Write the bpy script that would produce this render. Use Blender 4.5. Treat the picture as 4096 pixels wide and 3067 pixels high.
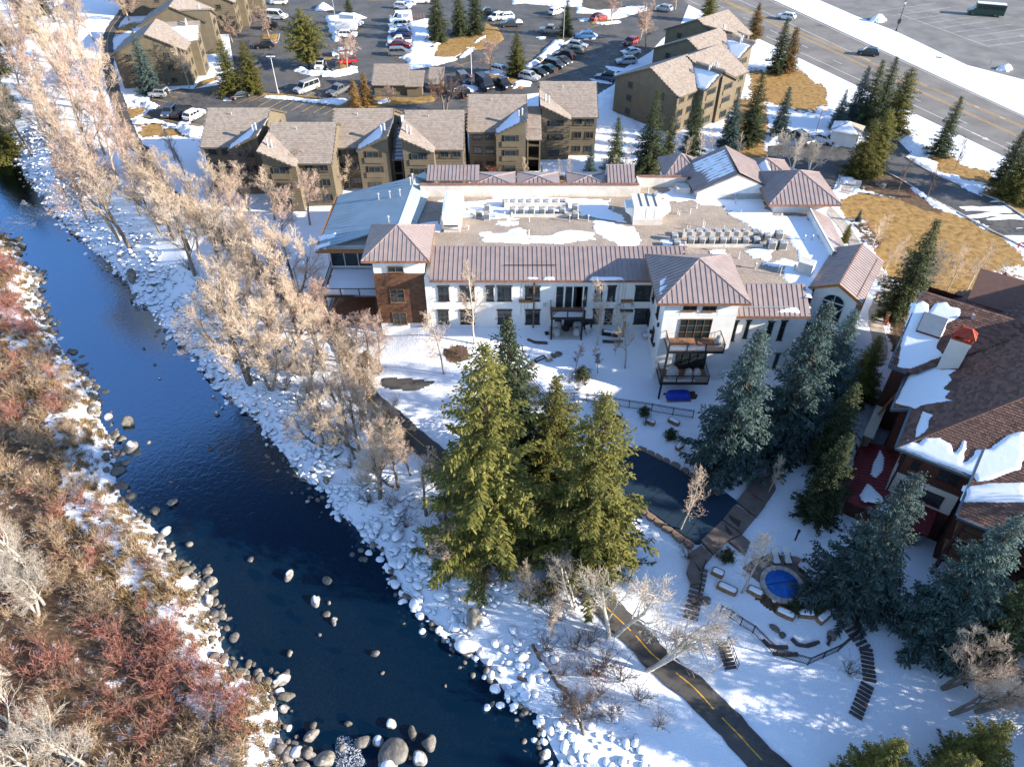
import bpy, math, random
import numpy as np
for o in list(bpy.data.objects): bpy.data.objects.remove(o)
SC = bpy.context.scene
COL = SC.collection
R = math.radians
# ------------------------------------------------------------------ camera
PITCH, FPX, CAMH, CX, CY = R(41.7), 2900.0, 55.0, 2048.0, 1533.5
cam_d = bpy.data.cameras.new('camera'); cam = bpy.data.objects.new('camera', cam_d); COL.objects.link(cam)
cam.location = (0, 0, CAMH); cam.rotation_euler = (R(90) - PITCH, 0, 0)
cam_d.sensor_width = 36; cam_d.lens = FPX / 4096 * 36; cam_d.clip_start = 0.5; cam_d.clip_end = 6000
SC.camera = cam
# ------------------------------------------------------------------ sky, sun, exposure
SUN_DIR = np.array([0.965, -0.26])            # horizontal direction towards the sun
SUN_DIR = SUN_DIR / np.linalg.norm(SUN_DIR)
SUN_EL = R(20)
world = bpy.data.worlds.new('World'); SC.world = world; world.use_nodes = True
wn = world.node_tree.nodes; wl = world.node_tree.links
sky = wn.new('ShaderNodeTexSky'); sky.sky_type = 'NISHITA'; sky.sun_disc = False
sky.sun_elevation = SUN_EL; sky.sun_rotation = math.atan2(SUN_DIR[0], SUN_DIR[1])
sky.altitude = 2400; sky.air_density = 1.0; sky.dust_density = 0.3; sky.ozone_density = 2.0
bg = wn['Background']; bg.inputs['Strength'].default_value = 0.15
wl.new(sky.outputs[0], bg.inputs[0])
sun_d = bpy.data.lights.new('sun', 'SUN'); sun_d.energy = 5.0; sun_d.angle = R(0.5); sun_d.color = (1.0, 0.90, 0.76)
sun = bpy.data.objects.new('sun', sun_d); COL.objects.link(sun)
sd = np.array([SUN_DIR[0]*math.cos(SUN_EL), SUN_DIR[1]*math.cos(SUN_EL), math.sin(SUN_EL)])
from mathutils import Vector
sun.rotation_euler = Vector((-sd[0], -sd[1], -sd[2])).to_track_quat('-Z', 'Y').to_euler()
sun.location = (60, -20, 80)
SC.view_settings.view_transform = 'Standard'; SC.view_settings.look = 'None'
SC.view_settings.gamma = 1; SC.view_settings.use_curve_mapping = False
SC.view_settings.exposure = 1.45
SC.render.resolution_x = 1024; SC.render.resolution_y = 766
# ------------------------------------------------------------------ pixel of the photograph -> point of the place
SP, CP = math.sin(PITCH), math.cos(PITCH)
def at(px, py, z=0.0):
    dx = (px-CX)/FPX; dy = (py-CY)/FPX
    X = dx; Y = CP - dy*SP; Z = -SP - dy*CP
    t = (z-CAMH)/Z
    return (X*t, Y*t, z)
def zat(px, py, Yw):
    dx = (px-CX)/FPX; dy = (py-CY)/FPX
    t = Yw/(CP - dy*SP)
    return (dx*t, Yw, CAMH + (-SP - dy*CP)*t)
def on_plane(px, py, p0, n):
    dx = (px-CX)/FPX; dy = (py-CY)/FPX
    d = np.array([dx, CP-dy*SP, -SP-dy*CP]); c = np.array([0, 0, CAMH])
    p0 = np.array(p0, float); n = np.array(n, float)
    t = np.dot(p0-c, n)/np.dot(d, n)
    return tuple(c+d*t)
# ------------------------------------------------------------------ materials
MATS = {}
def mat(name, col, rough=0.8, metal=0.0, noise=0.0, nscale=8.0, bump=0.0, bscale=30.0, spec=0.3, col2=None, detail=5, coat=0.0):
    """plain procedural material: base colour varied by noise, optional fine bump"""
    if name in MATS: return MATS[name]
    m = bpy.data.materials.new(name); m.use_nodes = True; MATS[name] = m
    nt = m.node_tree; b = nt.nodes['Principled BSDF']
    b.inputs['Roughness'].default_value = rough; b.inputs['Metallic'].default_value = metal
    b.inputs['Specular IOR Level'].default_value = spec
    if coat: b.inputs['Coat Weight'].default_value = coat
    if noise > 0 or col2 is not None:
        tc = nt.nodes.new('ShaderNodeTexCoord'); n = nt.nodes.new('ShaderNodeTexNoise')
        n.inputs['Scale'].default_value = nscale; n.inputs['Detail'].default_value = detail
        nt.links.new(tc.outputs['Object'], n.inputs['Vector'])
        cr = nt.nodes.new('ShaderNodeValToRGB')
        c2 = col2 if col2 is not None else tuple(c*(1-noise) for c in col)
        c1 = col if col2 is not None else tuple(min(1, c*(1+noise*0.6)) for c in col)
        cr.color_ramp.elements[0].position = 0.32; cr.color_ramp.elements[1].position = 0.68
        cr.color_ramp.elements[0].color = (*c2, 1); cr.color_ramp.elements[1].color = (*c1, 1)
        nt.links.new(n.outputs['Fac'], cr.inputs['Fac']); nt.links.new(cr.outputs['Color'], b.inputs['Base Color'])
    else:
        b.inputs['Base Color'].default_value = (*col, 1)
    if bump > 0:
        tc = nt.nodes.new('ShaderNodeTexCoord'); n = nt.nodes.new('ShaderNodeTexNoise')
        n.inputs['Scale'].default_value = bscale; n.inputs['Detail'].default_value = 4
        nt.links.new(tc.outputs['Object'], n.inputs['Vector'])
        bp = nt.nodes.new('ShaderNodeBump'); bp.inputs['Strength'].default_value = bump; bp.inputs['Distance'].default_value = 0.1
        nt.links.new(n.outputs['Fac'], bp.inputs['Height']); nt.links.new(bp.outputs['Normal'], b.inputs['Normal'])
    return m
def nodes_of(name):
    m = bpy.data.materials.new(name); m.use_nodes = True; MATS[name] = m
    return m, m.node_tree, m.node_tree.nodes, m.node_tree.links, m.node_tree.nodes['Principled BSDF']
def noise_node(nt, scale, detail=5, coord='Object', rough=0.55, dist=0.0):
    tc = nt.nodes.new('ShaderNodeTexCoord'); n = nt.nodes.new('ShaderNodeTexNoise')
    n.inputs['Scale'].default_value = scale; n.inputs['Detail'].default_value = detail
    n.inputs['Roughness'].default_value = rough; n.inputs['Distortion'].default_value = dist
    nt.links.new(tc.outputs[coord], n.inputs['Vector']); return n
def ramp(nt, src, stops):
    cr = nt.nodes.new('ShaderNodeValToRGB'); e = cr.color_ramp.elements
    while len(e) < len(stops): e.new(0.5)
    for i, (p, c) in enumerate(stops):
        e[i].position = p; e[i].color = (*c, 1) if len(c) == 3 else c
    nt.links.new(src, cr.inputs['Fac']); return cr
def mathn(nt, op, a, b=None, clamp=False):
    n = nt.nodes.new('ShaderNodeMath'); n.operation = op; n.use_clamp = clamp
    for i, v in enumerate((a, b)):
        if v is None: continue
        if isinstance(v, (int, float)): n.inputs[i].default_value = v
        else: nt.links.new(v, n.inputs[i])
    return n.outputs[0]
def mixc(nt, fac, a, b):
    n = nt.nodes.new('ShaderNodeMix'); n.data_type = 'RGBA'
    nt.links.new(fac, n.inputs[0])
    for i, v in ((6, a), (7, b)):
        if isinstance(v, tuple): n.inputs[i].default_value = (*v, 1)
        else: nt.links.new(v, n.inputs[i])
    return n.outputs[2]

SNOW = (0.80, 0.83, 0.88)
def make_snow():
    m, nt, N, L, b = nodes_of('snow')
    b.inputs['Base Color'].default_value = (*SNOW, 1); b.inputs['Roughness'].default_value = 0.65
    b.inputs['Specular IOR Level'].default_value = 0.25
    n = noise_node(nt, 3.0, 6); n2 = noise_node(nt, 0.6, 3)
    s = mathn(nt, 'ADD', n.outputs['Fac'], mathn(nt, 'MULTIPLY', n2.outputs['Fac'], 2.0))
    bp = N.new('ShaderNodeBump'); bp.inputs['Strength'].default_value = 0.5; bp.inputs['Distance'].default_value = 0.25
    L.new(s, bp.inputs['Height']); L.new(bp.outputs['Normal'], b.inputs['Normal'])
    return m
make_snow()
def make_roofsnow():
    m, nt, N, L, b = nodes_of('roof_snow')
    b.inputs['Base Color'].default_value = (*SNOW, 1); b.inputs['Roughness'].default_value = 0.65; b.inputs['Specular IOR Level'].default_value = 0.25
    n = noise_node(nt, 1.2, 4); bp = N.new('ShaderNodeBump'); bp.inputs['Strength'].default_value = 0.35; bp.inputs['Distance'].default_value = 0.06
    L.new(n.outputs['Fac'], bp.inputs['Height']); L.new(bp.outputs['Normal'], b.inputs['Normal'])
make_roofsnow()
def make_terrain():
    m, nt, N, L, b = nodes_of('terrain')
    a = N.new('ShaderNodeVertexColor'); a.layer_name = 'mask'
    sep = N.new('ShaderNodeSeparateColor'); L.new(a.outputs['Color'], sep.inputs[0])
    n1 = noise_node(nt, 1.1, 8, rough=0.62); n2 = noise_node(nt, 0.25, 4); n3 = noise_node(nt, 6.0, 5)
    grass = ramp(nt, n1.outputs['Fac'], [(0.3, (0.13, 0.075, 0.022)), (0.5, (0.30, 0.18, 0.062)), (0.7, (0.40, 0.255, 0.10))])
    soil = ramp(nt, n1.outputs['Fac'], [(0.3, (0.05, 0.032, 0.02)), (0.55, (0.14, 0.09, 0.055)), (0.75, (0.22, 0.15, 0.10))])
    gsel = mathn(nt, 'MULTIPLY', mathn(nt, 'ADD', sep.outputs['Green'], mathn(nt, 'MULTIPLY', mathn(nt, 'SUBTRACT', n2.outputs['Fac'], 0.5), 0.9)), 1.0, True)
    gsel = mathn(nt, 'MULTIPLY', mathn(nt, 'SUBTRACT', gsel, 0.35), 4.0, True)
    gc = mixc(nt, gsel, soil.outputs['Color'], grass.outputs['Color'])
    v = mathn(nt, 'ADD', sep.outputs['Red'], mathn(nt, 'MULTIPLY', mathn(nt, 'SUBTRACT', n1.outputs['Fac'], 0.5), 1.1))
    v = mathn(nt, 'ADD', v, mathn(nt, 'MULTIPLY', mathn(nt, 'SUBTRACT', n3.outputs['Fac'], 0.5), 0.35))
    sfac = mathn(nt, 'MULTIPLY', mathn(nt, 'SUBTRACT', v, 0.5), 9.0, True)
    col = mixc(nt, sfac, gc, SNOW)
    bed = ramp(nt, n3.outputs['Fac'], [(0.3, (0.05, 0.03, 0.015)), (0.5, (0.16, 0.10, 0.05)), (0.72, (0.30, 0.21, 0.12))])
    col = mixc(nt, sep.outputs['Blue'], col, bed.outputs['Color'])
    L.new(col, b.inputs['Base Color']); b.inputs['Roughness'].default_value = 0.8; b.inputs['Specular IOR Level'].default_value = 0.2
    h = mathn(nt, 'ADD', mathn(nt, 'MULTIPLY', sfac, 0.5), mathn(nt, 'ADD', n3.outputs['Fac'], mathn(nt, 'MULTIPLY', n1.outputs['Fac'], 1.0)))
    bp = N.new('ShaderNodeBump'); bp.inputs['Strength'].default_value = 0.5; bp.inputs['Distance'].default_value = 0.12
    L.new(h, bp.inputs['Height']); L.new(bp.outputs['Normal'], b.inputs['Normal'])
make_terrain()
def make_asphalt(name, c0, c1, wet=0.0):
    m, nt, N, L, b = nodes_of(name)
    n1 = noise_node(nt, 0.18, 5); n2 = noise_node(nt, 14, 4); n3 = noise_node(nt, 0.7, 6, dist=1.5)
    col = ramp(nt, n1.outputs['Fac'], [(0.35, c0), (0.65, c1)])
    g = ramp(nt, n2.outputs['Fac'], [(0.3, (0.72, 0.72, 0.72)), (0.7, (1.2, 1.2, 1.2))])
    mx = N.new('ShaderNodeMix'); mx.data_type = 'RGBA'; mx.blend_type = 'MULTIPLY'; mx.inputs[0].default_value = 1
    L.new(col.outputs['Color'], mx.inputs[6]); L.new(g.outputs['Color'], mx.inputs[7])
    w = mathn(nt, 'MULTIPLY', mathn(nt, 'SUBTRACT', n3.outputs['Fac'], 0.62-wet*0.1), 12, True)
    c2 = mixc(nt, mathn(nt, 'MULTIPLY', w, 0.55 if wet else 0.0), mx.outputs[2], tuple(x*0.45 for x in c0))
    L.new(c2, b.inputs['Base Color'])
    L.new(mathn(nt, 'SUBTRACT', 0.85, mathn(nt, 'MULTIPLY', w, 0.45*wet)), b.inputs['Roughness'])
    b.inputs['Specular IOR Level'].default_value = 0.3
make_asphalt('asphalt', (0.075, 0.073, 0.071), (0.12, 0.115, 0.11), 1.0)
make_asphalt('road_asphalt', (0.15, 0.14, 0.13), (0.22, 0.205, 0.19), 0.0)
make_asphalt('lot_asphalt', (0.14, 0.135, 0.132), (0.22, 0.21, 0.20), 0.0)
make_asphalt('path_asphalt', (0.06, 0.057, 0.055), (0.10, 0.093, 0.087), 0.6)
def make_rock(name, thr, c0, c1, c2, sc=2.2):
    """boulder: grey stone, snow lying wherever the surface faces up"""
    m, nt, N, L, b = nodes_of(name)
    n1 = noise_node(nt, sc, 6, rough=0.65)
    oi = N.new('ShaderNodeObjectInfo')
    st = ramp(nt, n1.outputs['Fac'], [(0.3, c0), (0.5, c1), (0.72, c2)])
    hs = N.new('ShaderNodeHueSaturation'); L.new(st.outputs['Color'], hs.inputs['Color'])
    L.new(mathn(nt, 'ADD', mathn(nt, 'MULTIPLY', oi.outputs['Random'], 0.7), 0.65), hs.inputs['Value'])
    ge = N.new('ShaderNodeNewGeometry'); sx = N.new('ShaderNodeSeparateXYZ'); L.new(ge.outputs['True Normal'] if False else ge.outputs['Normal'], sx.inputs[0])
    n2 = noise_node(nt, 1.3, 4)
    v = mathn(nt, 'ADD', sx.outputs['Z'], mathn(nt, 'MULTIPLY', mathn(nt, 'SUBTRACT', n2.outputs['Fac'], 0.5), 0.55))
    v = mathn(nt, 'ADD', v, mathn(nt, 'MULTIPLY', mathn(nt, 'SUBTRACT', oi.outputs['Random'], 0.5), 0.30))
    f = mathn(nt, 'MULTIPLY', mathn(nt, 'SUBTRACT', v, thr), 14, True)
    L.new(mixc(nt, f, hs.outputs['Color'], SNOW), b.inputs['Base Color'])
    b.inputs['Roughness'].default_value = 0.75; b.inputs['Specular IOR Level'].default_value = 0.25
    bp = N.new('ShaderNodeBump'); bp.inputs['Strength'].default_value = 0.5; bp.inputs['Distance'].default_value = 0.08
    n4 = noise_node(nt, 7, 5); L.new(n4.outputs['Fac'], bp.inputs['Height']); L.new(bp.outputs['Normal'], b.inputs['Normal'])
make_rock('rock_snowy', 0.40, (0.04, 0.04, 0.045), (0.11, 0.105, 0.10), (0.20, 0.185, 0.17))
make_rock('rock_half', 0.88, (0.09, 0.085, 0.08), (0.22, 0.20, 0.18), (0.36, 0.33, 0.29))
make_rock('rock_bare', 1.13, (0.07, 0.062, 0.055), (0.17, 0.15, 0.125), (0.30, 0.26, 0.21))
def make_water():
    m, nt, N, L, b = nodes_of('water')
    N.remove(b)
    out = N['Material Output']
    n1 = noise_node(nt, 1.6, 4, dist=0.8); n2 = noise_node(nt, 7.0, 3)
    h = mathn(nt, 'ADD', n1.outputs['Fac'], mathn(nt, 'MULTIPLY', n2.outputs['Fac'], 0.35))
    bp = N.new('ShaderNodeBump'); bp.inputs['Strength'].default_value = 0.22; bp.inputs['Distance'].default_value = 0.10
    L.new(h, bp.inputs['Height'])
    tr = N.new('ShaderNodeBsdfTransparent'); tr.inputs['Color'].default_value = (0.22, 0.30, 0.34, 1)
    di = N.new('ShaderNodeBsdfDiffuse'); di.inputs['Color'].default_value = (0.003, 0.026, 0.068, 1)
    mx0 = N.new('ShaderNodeMixShader'); mx0.inputs[0].default_value = 0.38
    L.new(tr.outputs[0], mx0.inputs[1]); L.new(di.outputs[0], mx0.inputs[2])
    gl = N.new('ShaderNodeBsdfGlossy'); gl.inputs['Roughness'].default_value = 0.10; gl.inputs['Color'].default_value = (.20, .30, .42, 1); L.new(bp.outputs['Normal'], gl.inputs['Normal'])
    fr = N.new('ShaderNodeFresnel'); fr.inputs['IOR'].default_value = 1.33; L.new(bp.outputs['Normal'], fr.inputs['Normal'])
    mx = N.new('ShaderNodeMixShader'); L.new(fr.outputs[0], mx.inputs[0]); L.new(mx0.outputs[0], mx.inputs[1]); L.new(gl.outputs[0], mx.inputs[2])
    L.new(mx.outputs[0], out.inputs['Surface'])
make_water()
# ------------------------------------------------------------------ mesh helpers
def link(o, parent=None):
    COL.objects.link(o)
    if parent is not None: o.parent = parent
    return o
def tag(o, label=None, cat=None, group=None, kind=None):
    if label: o['label'] = label
    if cat: o['category'] = cat
    if group: o['group'] = group
    if kind: o['kind'] = kind
    return o
def empty(name, loc=(0, 0, 0), rz=0.0, label=None, cat=None, group=None):
    o = bpy.data.objects.new(name, None); o.location = loc; o.rotation_euler = (0, 0, rz); o.empty_display_size = 0.2
    COL.objects.link(o); return tag(o, label, cat, group)
def np_mesh(name, V, F, mat_, smooth=False):
    V = np.asarray(V, np.float32); F = np.asarray(F, np.int32); k = F.shape[1]
    me = bpy.data.meshes.new(name); me.vertices.add(len(V)); me.vertices.foreach_set('co', V.ravel())
    me.loops.add(F.size); me.loops.foreach_set('vertex_index', F.ravel())
    me.polygons.add(len(F)); me.polygons.foreach_set('loop_start', np.arange(len(F), dtype=np.int32)*k)
    try: me.polygons.foreach_set('loop_total', np.full(len(F), k, np.int32))
    except Exception: pass
    me.polygons.foreach_set('use_smooth', np.full(len(F), smooth, bool))
    me.materials.append(MATS[mat_] if isinstance(mat_, str) else mat_)
    me.update(calc_edges=True); me.validate(); return me
class MB:
    """collects faces, builds ONE mesh object"""
    def __init__(s): s.v = []; s.f = []
    def add(s, vs, fs):
        n = len(s.v); s.v += [tuple(map(float, p)) for p in vs]; s.f += [tuple(i+n for i in f) for f in fs]; return s
    def poly(s, pts): return s.add(pts, [tuple(range(len(pts)))])
    def box(s, x0, x1, y0, y1, z0, z1):
        return s.add([(x0,y0,z0),(x1,y0,z0),(x1,y1,z0),(x0,y1,z0),(x0,y0,z1),(x1,y0,z1),(x1,y1,z1),(x0,y1,z1)],
                     [(3,2,1,0),(4,5,6,7),(0,1,5,4),(1,2,6,5),(2,3,7,6),(3,0,4,7)])
    def obox(s, c, u, v, w, hu, hv, hw):
        """oriented box: centre, three unit axes, half sizes"""
        c = np.array(c, float); u = np.array(u)*hu; v = np.array(v)*hv; w = np.array(w)*hw
        P = [c-u-v-w, c+u-v-w, c+u+v-w, c-u+v-w, c-u-v+w, c+u-v+w, c+u+v+w, c-u+v+w]
        return s.add(P, [(3,2,1,0),(4,5,6,7),(0,1,5,4),(1,2,6,5),(2,3,7,6),(3,0,4,7)])
    def bar(s, a, b, w, h=None):
        """square bar between two points"""
        a = np.array(a, float); b = np.array(b, float); d = b-a; l = np.linalg.norm(d)
        if l < 1e-6: return s
        d /= l; up = np.array([0, 0, 1.0]) if abs(d[2]) < 0.9 else np.array([0, 1.0, 0])
        x = np.cross(d, up); x /= np.linalg.norm(x); y = np.cross(x, d)
        return s.obox((a+b)/2, d, x, y, l/2, w/2, (h or w)/2)
    def prism(s, poly, z0, z1):
        n = len(poly); vs = [(p[0], p[1], z0) for p in poly]+[(p[0], p[1], z1) for p in poly]
        return s.add(vs, [tuple(range(n))[::-1], tuple(range(n, 2*n))]+[(i, (i+1) % n, n+(i+1) % n, n+i) for i in range(n)])
    def slab(s, pts, t):
        """planar 3-D polygon thickened downwards along its normal"""
        P = np.array(pts, float); n = np.cross(P[1]-P[0], P[2]-P[0]); n /= np.linalg.norm(n)
        if n[2] < 0: P = P[::-1]; n = -n
        k = len(P); Q = P-n*t
        return s.add(list(map(tuple, P))+list(map(tuple, Q)), [tuple(range(k)), tuple(range(k, 2*k))[::-1]]+[((i+1) % k, i, k+i, k+(i+1) % k) for i in range(k)])
    def tube(s, p0, p1, r0, r1=None, n=8, cap=True):
        r1 = r0 if r1 is None else r1
        a = np.array(p0, float); b = np.array(p1, float); d = b-a; l = np.linalg.norm(d); d /= l
        up = np.array([0, 0, 1.0]) if abs(d[2]) < 0.9 else np.array([1.0, 0, 0])
        x = np.cross(d, up); x /= np.linalg.norm(x); y = np.cross(d, x)
        A = [2*math.pi*i/n for i in range(n)]
        vs = [tuple(a+(x*math.cos(t)+y*math.sin(t))*r0) for t in A]+[tuple(b+(x*math.cos(t)+y*math.sin(t))*r1) for t in A]
        fs = [(i, (i+1) % n, n+(i+1) % n, n+i) for i in range(n)]
        if cap: fs += [tuple(range(n))[::-1], tuple(range(n, 2*n))]
        return s.add(vs, fs)
    def lathe(s, c, prof, n=12):
        """profile of (radius, z) turned about the vertical through c"""
        vs = []; k = len(prof)
        for r, z in prof:
            vs += [(c[0]+r*math.cos(2*math.pi*i/n), c[1]+r*math.sin(2*math.pi*i/n), c[2]+z) for i in range(n)]
        fs = [(j*n+i, j*n+(i+1) % n, (j+1)*n+(i+1) % n, (j+1)*n+i) for j in range(k-1) for i in range(n)]
        fs += [tuple(range(n))[::-1], tuple(range((k-1)*n, k*n))]
        return s.add(vs, fs)
    def mesh(s, name, m, smooth=False):
        me = bpy.data.meshes.new(name); me.from_pydata(s.v, [], s.f); me.materials.append(MATS[m] if isinstance(m, str) else m)
        me.update()
        if smooth: me.polygons.foreach_set('use_smooth', [True]*len(me.polygons))
        return me
    def build(s, name, m, parent=None, base=None, smooth=False):
        """base: world point to subtract (the thing's origin) when the points are world points"""
        if base is not None: s.v = [(p[0]-base[0], p[1]-base[1], p[2]-base[2]) for p in s.v]
        return link(bpy.data.objects.new(name, s.mesh(name, m, smooth)), parent)
def inst(name, me, parent=None, loc=(0, 0, 0), rot=(0, 0, 0), scale=(1, 1, 1)):
    o = bpy.data.objects.new(name, me); o.location = loc; o.rotation_euler = rot; o.scale = scale
    return link(o, parent)
def seg_dist(P, poly, closed=True):
    """distance of many points to a polyline"""
    P = np.asarray(P, float); Q = np.asarray(poly, float)[:, :2]; best = np.full(len(P), 1e18)
    n = len(Q)
    for i in range(n if closed else n-1):
        a = Q[i]; b = Q[(i+1) % n]; d = b-a; dd = d@d
        t = np.clip(((P-a)@d)/max(dd, 1e-9), 0, 1); w = P-(a+t[:, None]*d)
        best = np.minimum(best, (w*w).sum(1))
    return np.sqrt(best)
def inside(P, poly):
    P = np.asarray(P, float); Q = np.asarray(poly, float)[:, :2]; r = np.zeros(len(P), bool); n = len(Q); j = n-1
    for i in range(n):
        xi, yi = Q[i]; xj, yj = Q[j]
        c = ((yi > P[:, 1]) != (yj > P[:, 1])) & (P[:, 0] < (xj-xi)*(P[:, 1]-yi)/(yj-yi+1e-12)+xi)
        r ^= c; j = i
    return r
_rs = np.random.RandomState(5); _wv = [(_rs.randn(2)*f, _rs.rand()*6.28, a) for f, a in ((0.5, 1), (0.9, .8), (1.7, .6), (2.9, .45), (4.7, .3), (7.3, .2))]
def wav(P, s=1.0):
    """cheap smooth noise, about -1..1"""
    P = np.asarray(P, float); r = 0
    for k, ph, a in _wv: r = r+a*np.sin(P[:, :2]@k*s+ph)
    return r/1.6
# ================================================================== TERRAIN
ZW = -5.0                                      # river level
RIGHT_PX = [(-900,430),(-400,500),(0,588),(70,640),(150,760),(193,839),(314,959),(410,1032),(517,1148),(526,1210),(618,1259),(695,1365),(773,1428),(821,1500),(884,1582),(960,1640),(1024,1688),(1072,1756),(1140,1828),(1198,1925),(1294,1964),(1333,2050),(1410,2108),(1449,2171),(1526,2210),(1555,2290),(1637,2426),(1724,2499),(1835,2600),(1889,2624),(1971,2731),(2019,2803),(2048,2832),(2132,2872),(2174,2989),(2208,3065),(2300,3250),(2480,3600)]
LEFT_PX = [(1420,3600),(1290,3200),(1193,3040),(1150,2919),(1140,2813),(1111,2702),(1024,2692),(966,2644),(918,2581),(908,2499),(860,2412),(860,2330),(792,2267),(724,2224),(686,2152),(613,2079),(555,2021),(507,1983),(483,1910),(483,1848),(473,1766),(415,1669),(420,1611),(410,1573),(377,1515),(309,1452),(246,1365),(208,1293),(183,1244),(164,1177),(169,1114),(145,1070),(97,1051),(82,1003),(77,964),(0,940),(-400,850),(-1200,760)]
RIGHT_E = [at(x, y, ZW)[:2] for x, y in RIGHT_PX]; LEFT_E = [at(x, y, ZW)[:2] for x, y in LEFT_PX]
RIVER = RIGHT_E+LEFT_E
CTRL = [(1700,1310,0),(2000,1310,0),(2300,1310,0),(2560,1320,-.1),(1560,1340,-1.5),(1450,1400,-1.6),(1482,1463,-1.8),(1745,1826,-2.6),(2120,2123,-3.2),(2543,2544,-4),(3047,3040,-4.5),
 (2700,1950,-3),(2500,1850,-3),(2800,2150,-3.1),(3130,2343,-3.3),(2400,1640,-2.6),(2250,1450,-.8),(2640,1596,-3),(2900,1650,-3),(3100,1800,-3.1),(3400,1250,0),(3430,1480,-1.2),(3450,1700,-3),(3700,2200,-3.6),
 (4000,1900,-3.5),(4000,1200,0),(3800,2700,-4.1),(3400,2900,-4.5),(3900,3300,-4.6),(2300,2750,-4),(1900,2350,-3.6),(1500,1950,-3.1),(1150,1550,-2.4),(900,1250,-2),(700,1050,-1.6),(600,700,-.6),(500,400,0),(1000,900,-.6),(1200,1100,-1.2),
 (100,1500,-3.6),(300,2100,-3.7),(600,2700,-4),(100,2900,-3.6),(-200,1000,-3.2),(-700,2000,-3),(1000,400,0),(700,300,0),(2000,300,0),(3000,300,0),(3500,600,0),(3700,900,0),(4000,1000,0),(4300,1400,0),(2048,60,0),(300,100,0),(1000,60,0),(3000,40,0),(4000,200,0),(1500,650,0),(2000,720,0),(2600,680,0),(3100,650,0),(1200,700,-.1),(5200,1500,0),(5200,600,0),(3600,800,0),(3600,1050,0),(3420,1100,0),(-900,200,0),(5000,2600,-3.5),(2300,3600,-4.6),(2600,1250,0),(3300,1200,0),(3000,1150,-.5)]
CW = np.array([at(x, y, z) for x, y, z in CTRL])
def _phi(r): return r
_K = np.sqrt(((CW[:, None, :2]-CW[None, :, :2])**2).sum(-1)); _K = _phi(_K)+np.eye(len(CW))*-0.6
_A = np.block([[_K, np.ones((len(CW), 1))], [np.ones((1, len(CW))), np.zeros((1, 1))]])
_W = np.linalg.solve(_A, np.append(CW[:, 2], 0))
def base_h(P):
    r = np.sqrt(((P[:, None, :]-CW[None, :, :2])**2).sum(-1)); return np.clip(_phi(r)@_W[:-1]+_W[-1], -4.8, 0.0)
def _axis(a, b, st, lo, hi):
    c = list(np.arange(a, b+1e-6, st)); g = st
    while c[-1] < hi: g *= 1.17; c.append(c[-1]+g)
    g = st
    while c[0] > lo: g *= 1.17; c.insert(0, c[0]-g)
    return np.array(c)
GX = _axis(-62, 62, 0.55, -1500, 1500); GY = _axis(12, 112, 0.55, -400, 2600)
_gx, _gy = np.meshgrid(GX, GY); GP = np.stack([_gx.ravel(), _gy.ravel()], 1)
def terrain_h(P):
    z = np.concatenate([base_h(c) for c in np.array_split(P, 40)])
    far = np.clip((np.abs(P[:, 0])-170)/60, 0, 1); z = z*(1-far)-1.0*far
    ins = inside(P, RIVER); d = seg_dist(P, RIVER)
    dl = seg_dist(P, LEFT_E, False); dr = seg_dist(P, RIGHT_E, False)
    W = np.where(dr < dl, 8.5, 3.5); t = np.clip(d/W, 0, 1)
    t = np.where(dr < dl, t**0.75, t*t*(3-2*t))
    zo = (ZW-0.12)*(1-t)+np.maximum(z, ZW+0.5)*t
    zi = ZW-0.12-np.minimum(1.3, d*0.32)+wav(P, 1.3)*0.06
    return np.where(ins, zi, zo+np.where(P[:, 1] < 110, wav(P, 0.8)*0.05*t, 0)), ins, d, dr < dl
GZ, G_IN, G_D, G_RT = terrain_h(GP)
GZ2 = GZ.reshape(len(GY), len(GX))
def hz(x, y):
    i = int(np.clip(np.searchsorted(GX, x)-1, 0, len(GX)-2)); j = int(np.clip(np.searchsorted(GY, y)-1, 0, len(GY)-2))
    u = min(1, max(0, (x-GX[i])/(GX[i+1]-GX[i]))); v = min(1, max(0, (y-GY[j])/(GY[j+1]-GY[j])))
    return float(GZ2[j, i]*(1-u)*(1-v)+GZ2[j, i+1]*u*(1-v)+GZ2[j+1, i]*(1-u)*v+GZ2[j+1, i+1]*u*v)
def hzv(P):
    P = np.asarray(P, float); i = np.clip(np.searchsorted(GX, P[:, 0])-1, 0, len(GX)-2); j = np.clip(np.searchsorted(GY, P[:, 1])-1, 0, len(GY)-2)
    u = np.clip((P[:, 0]-GX[i])/(GX[i+1]-GX[i]), 0, 1); v = np.clip((P[:, 1]-GY[j])/(GY[j+1]-GY[j]), 0, 1)
    return GZ2[j, i]*(1-u)*(1-v)+GZ2[j, i+1]*u*(1-v)+GZ2[j+1, i]*(1-u)*v+GZ2[j+1, i+1]*u*v
def g(px, py, dz=0.0):
    """ground point seen at a pixel"""
    z = -2.0
    for _ in range(25):
        p = at(px, py, z); z = z*0.4+0.6*hz(p[0], p[1])
    p = at(px, py, z); return (p[0], p[1], hz(p[0], p[1])+dz)
def gp(pts): return [g(x, y) for x, y in pts]
T = {1: (0, 0, .483), 2: (1024, 0, .483), 3: (2048, 0, .483), 4: (3072, 0, .483), 5: (0, 800, .483), 6: (1024, 700, .483), 7: (2048, 700, .483), 8: (3072, 700, .483)}
def tp(k, pts): ox, oy, s = T[k]; return [(ox+x*s, oy+y*s) for x, y in pts]
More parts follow.
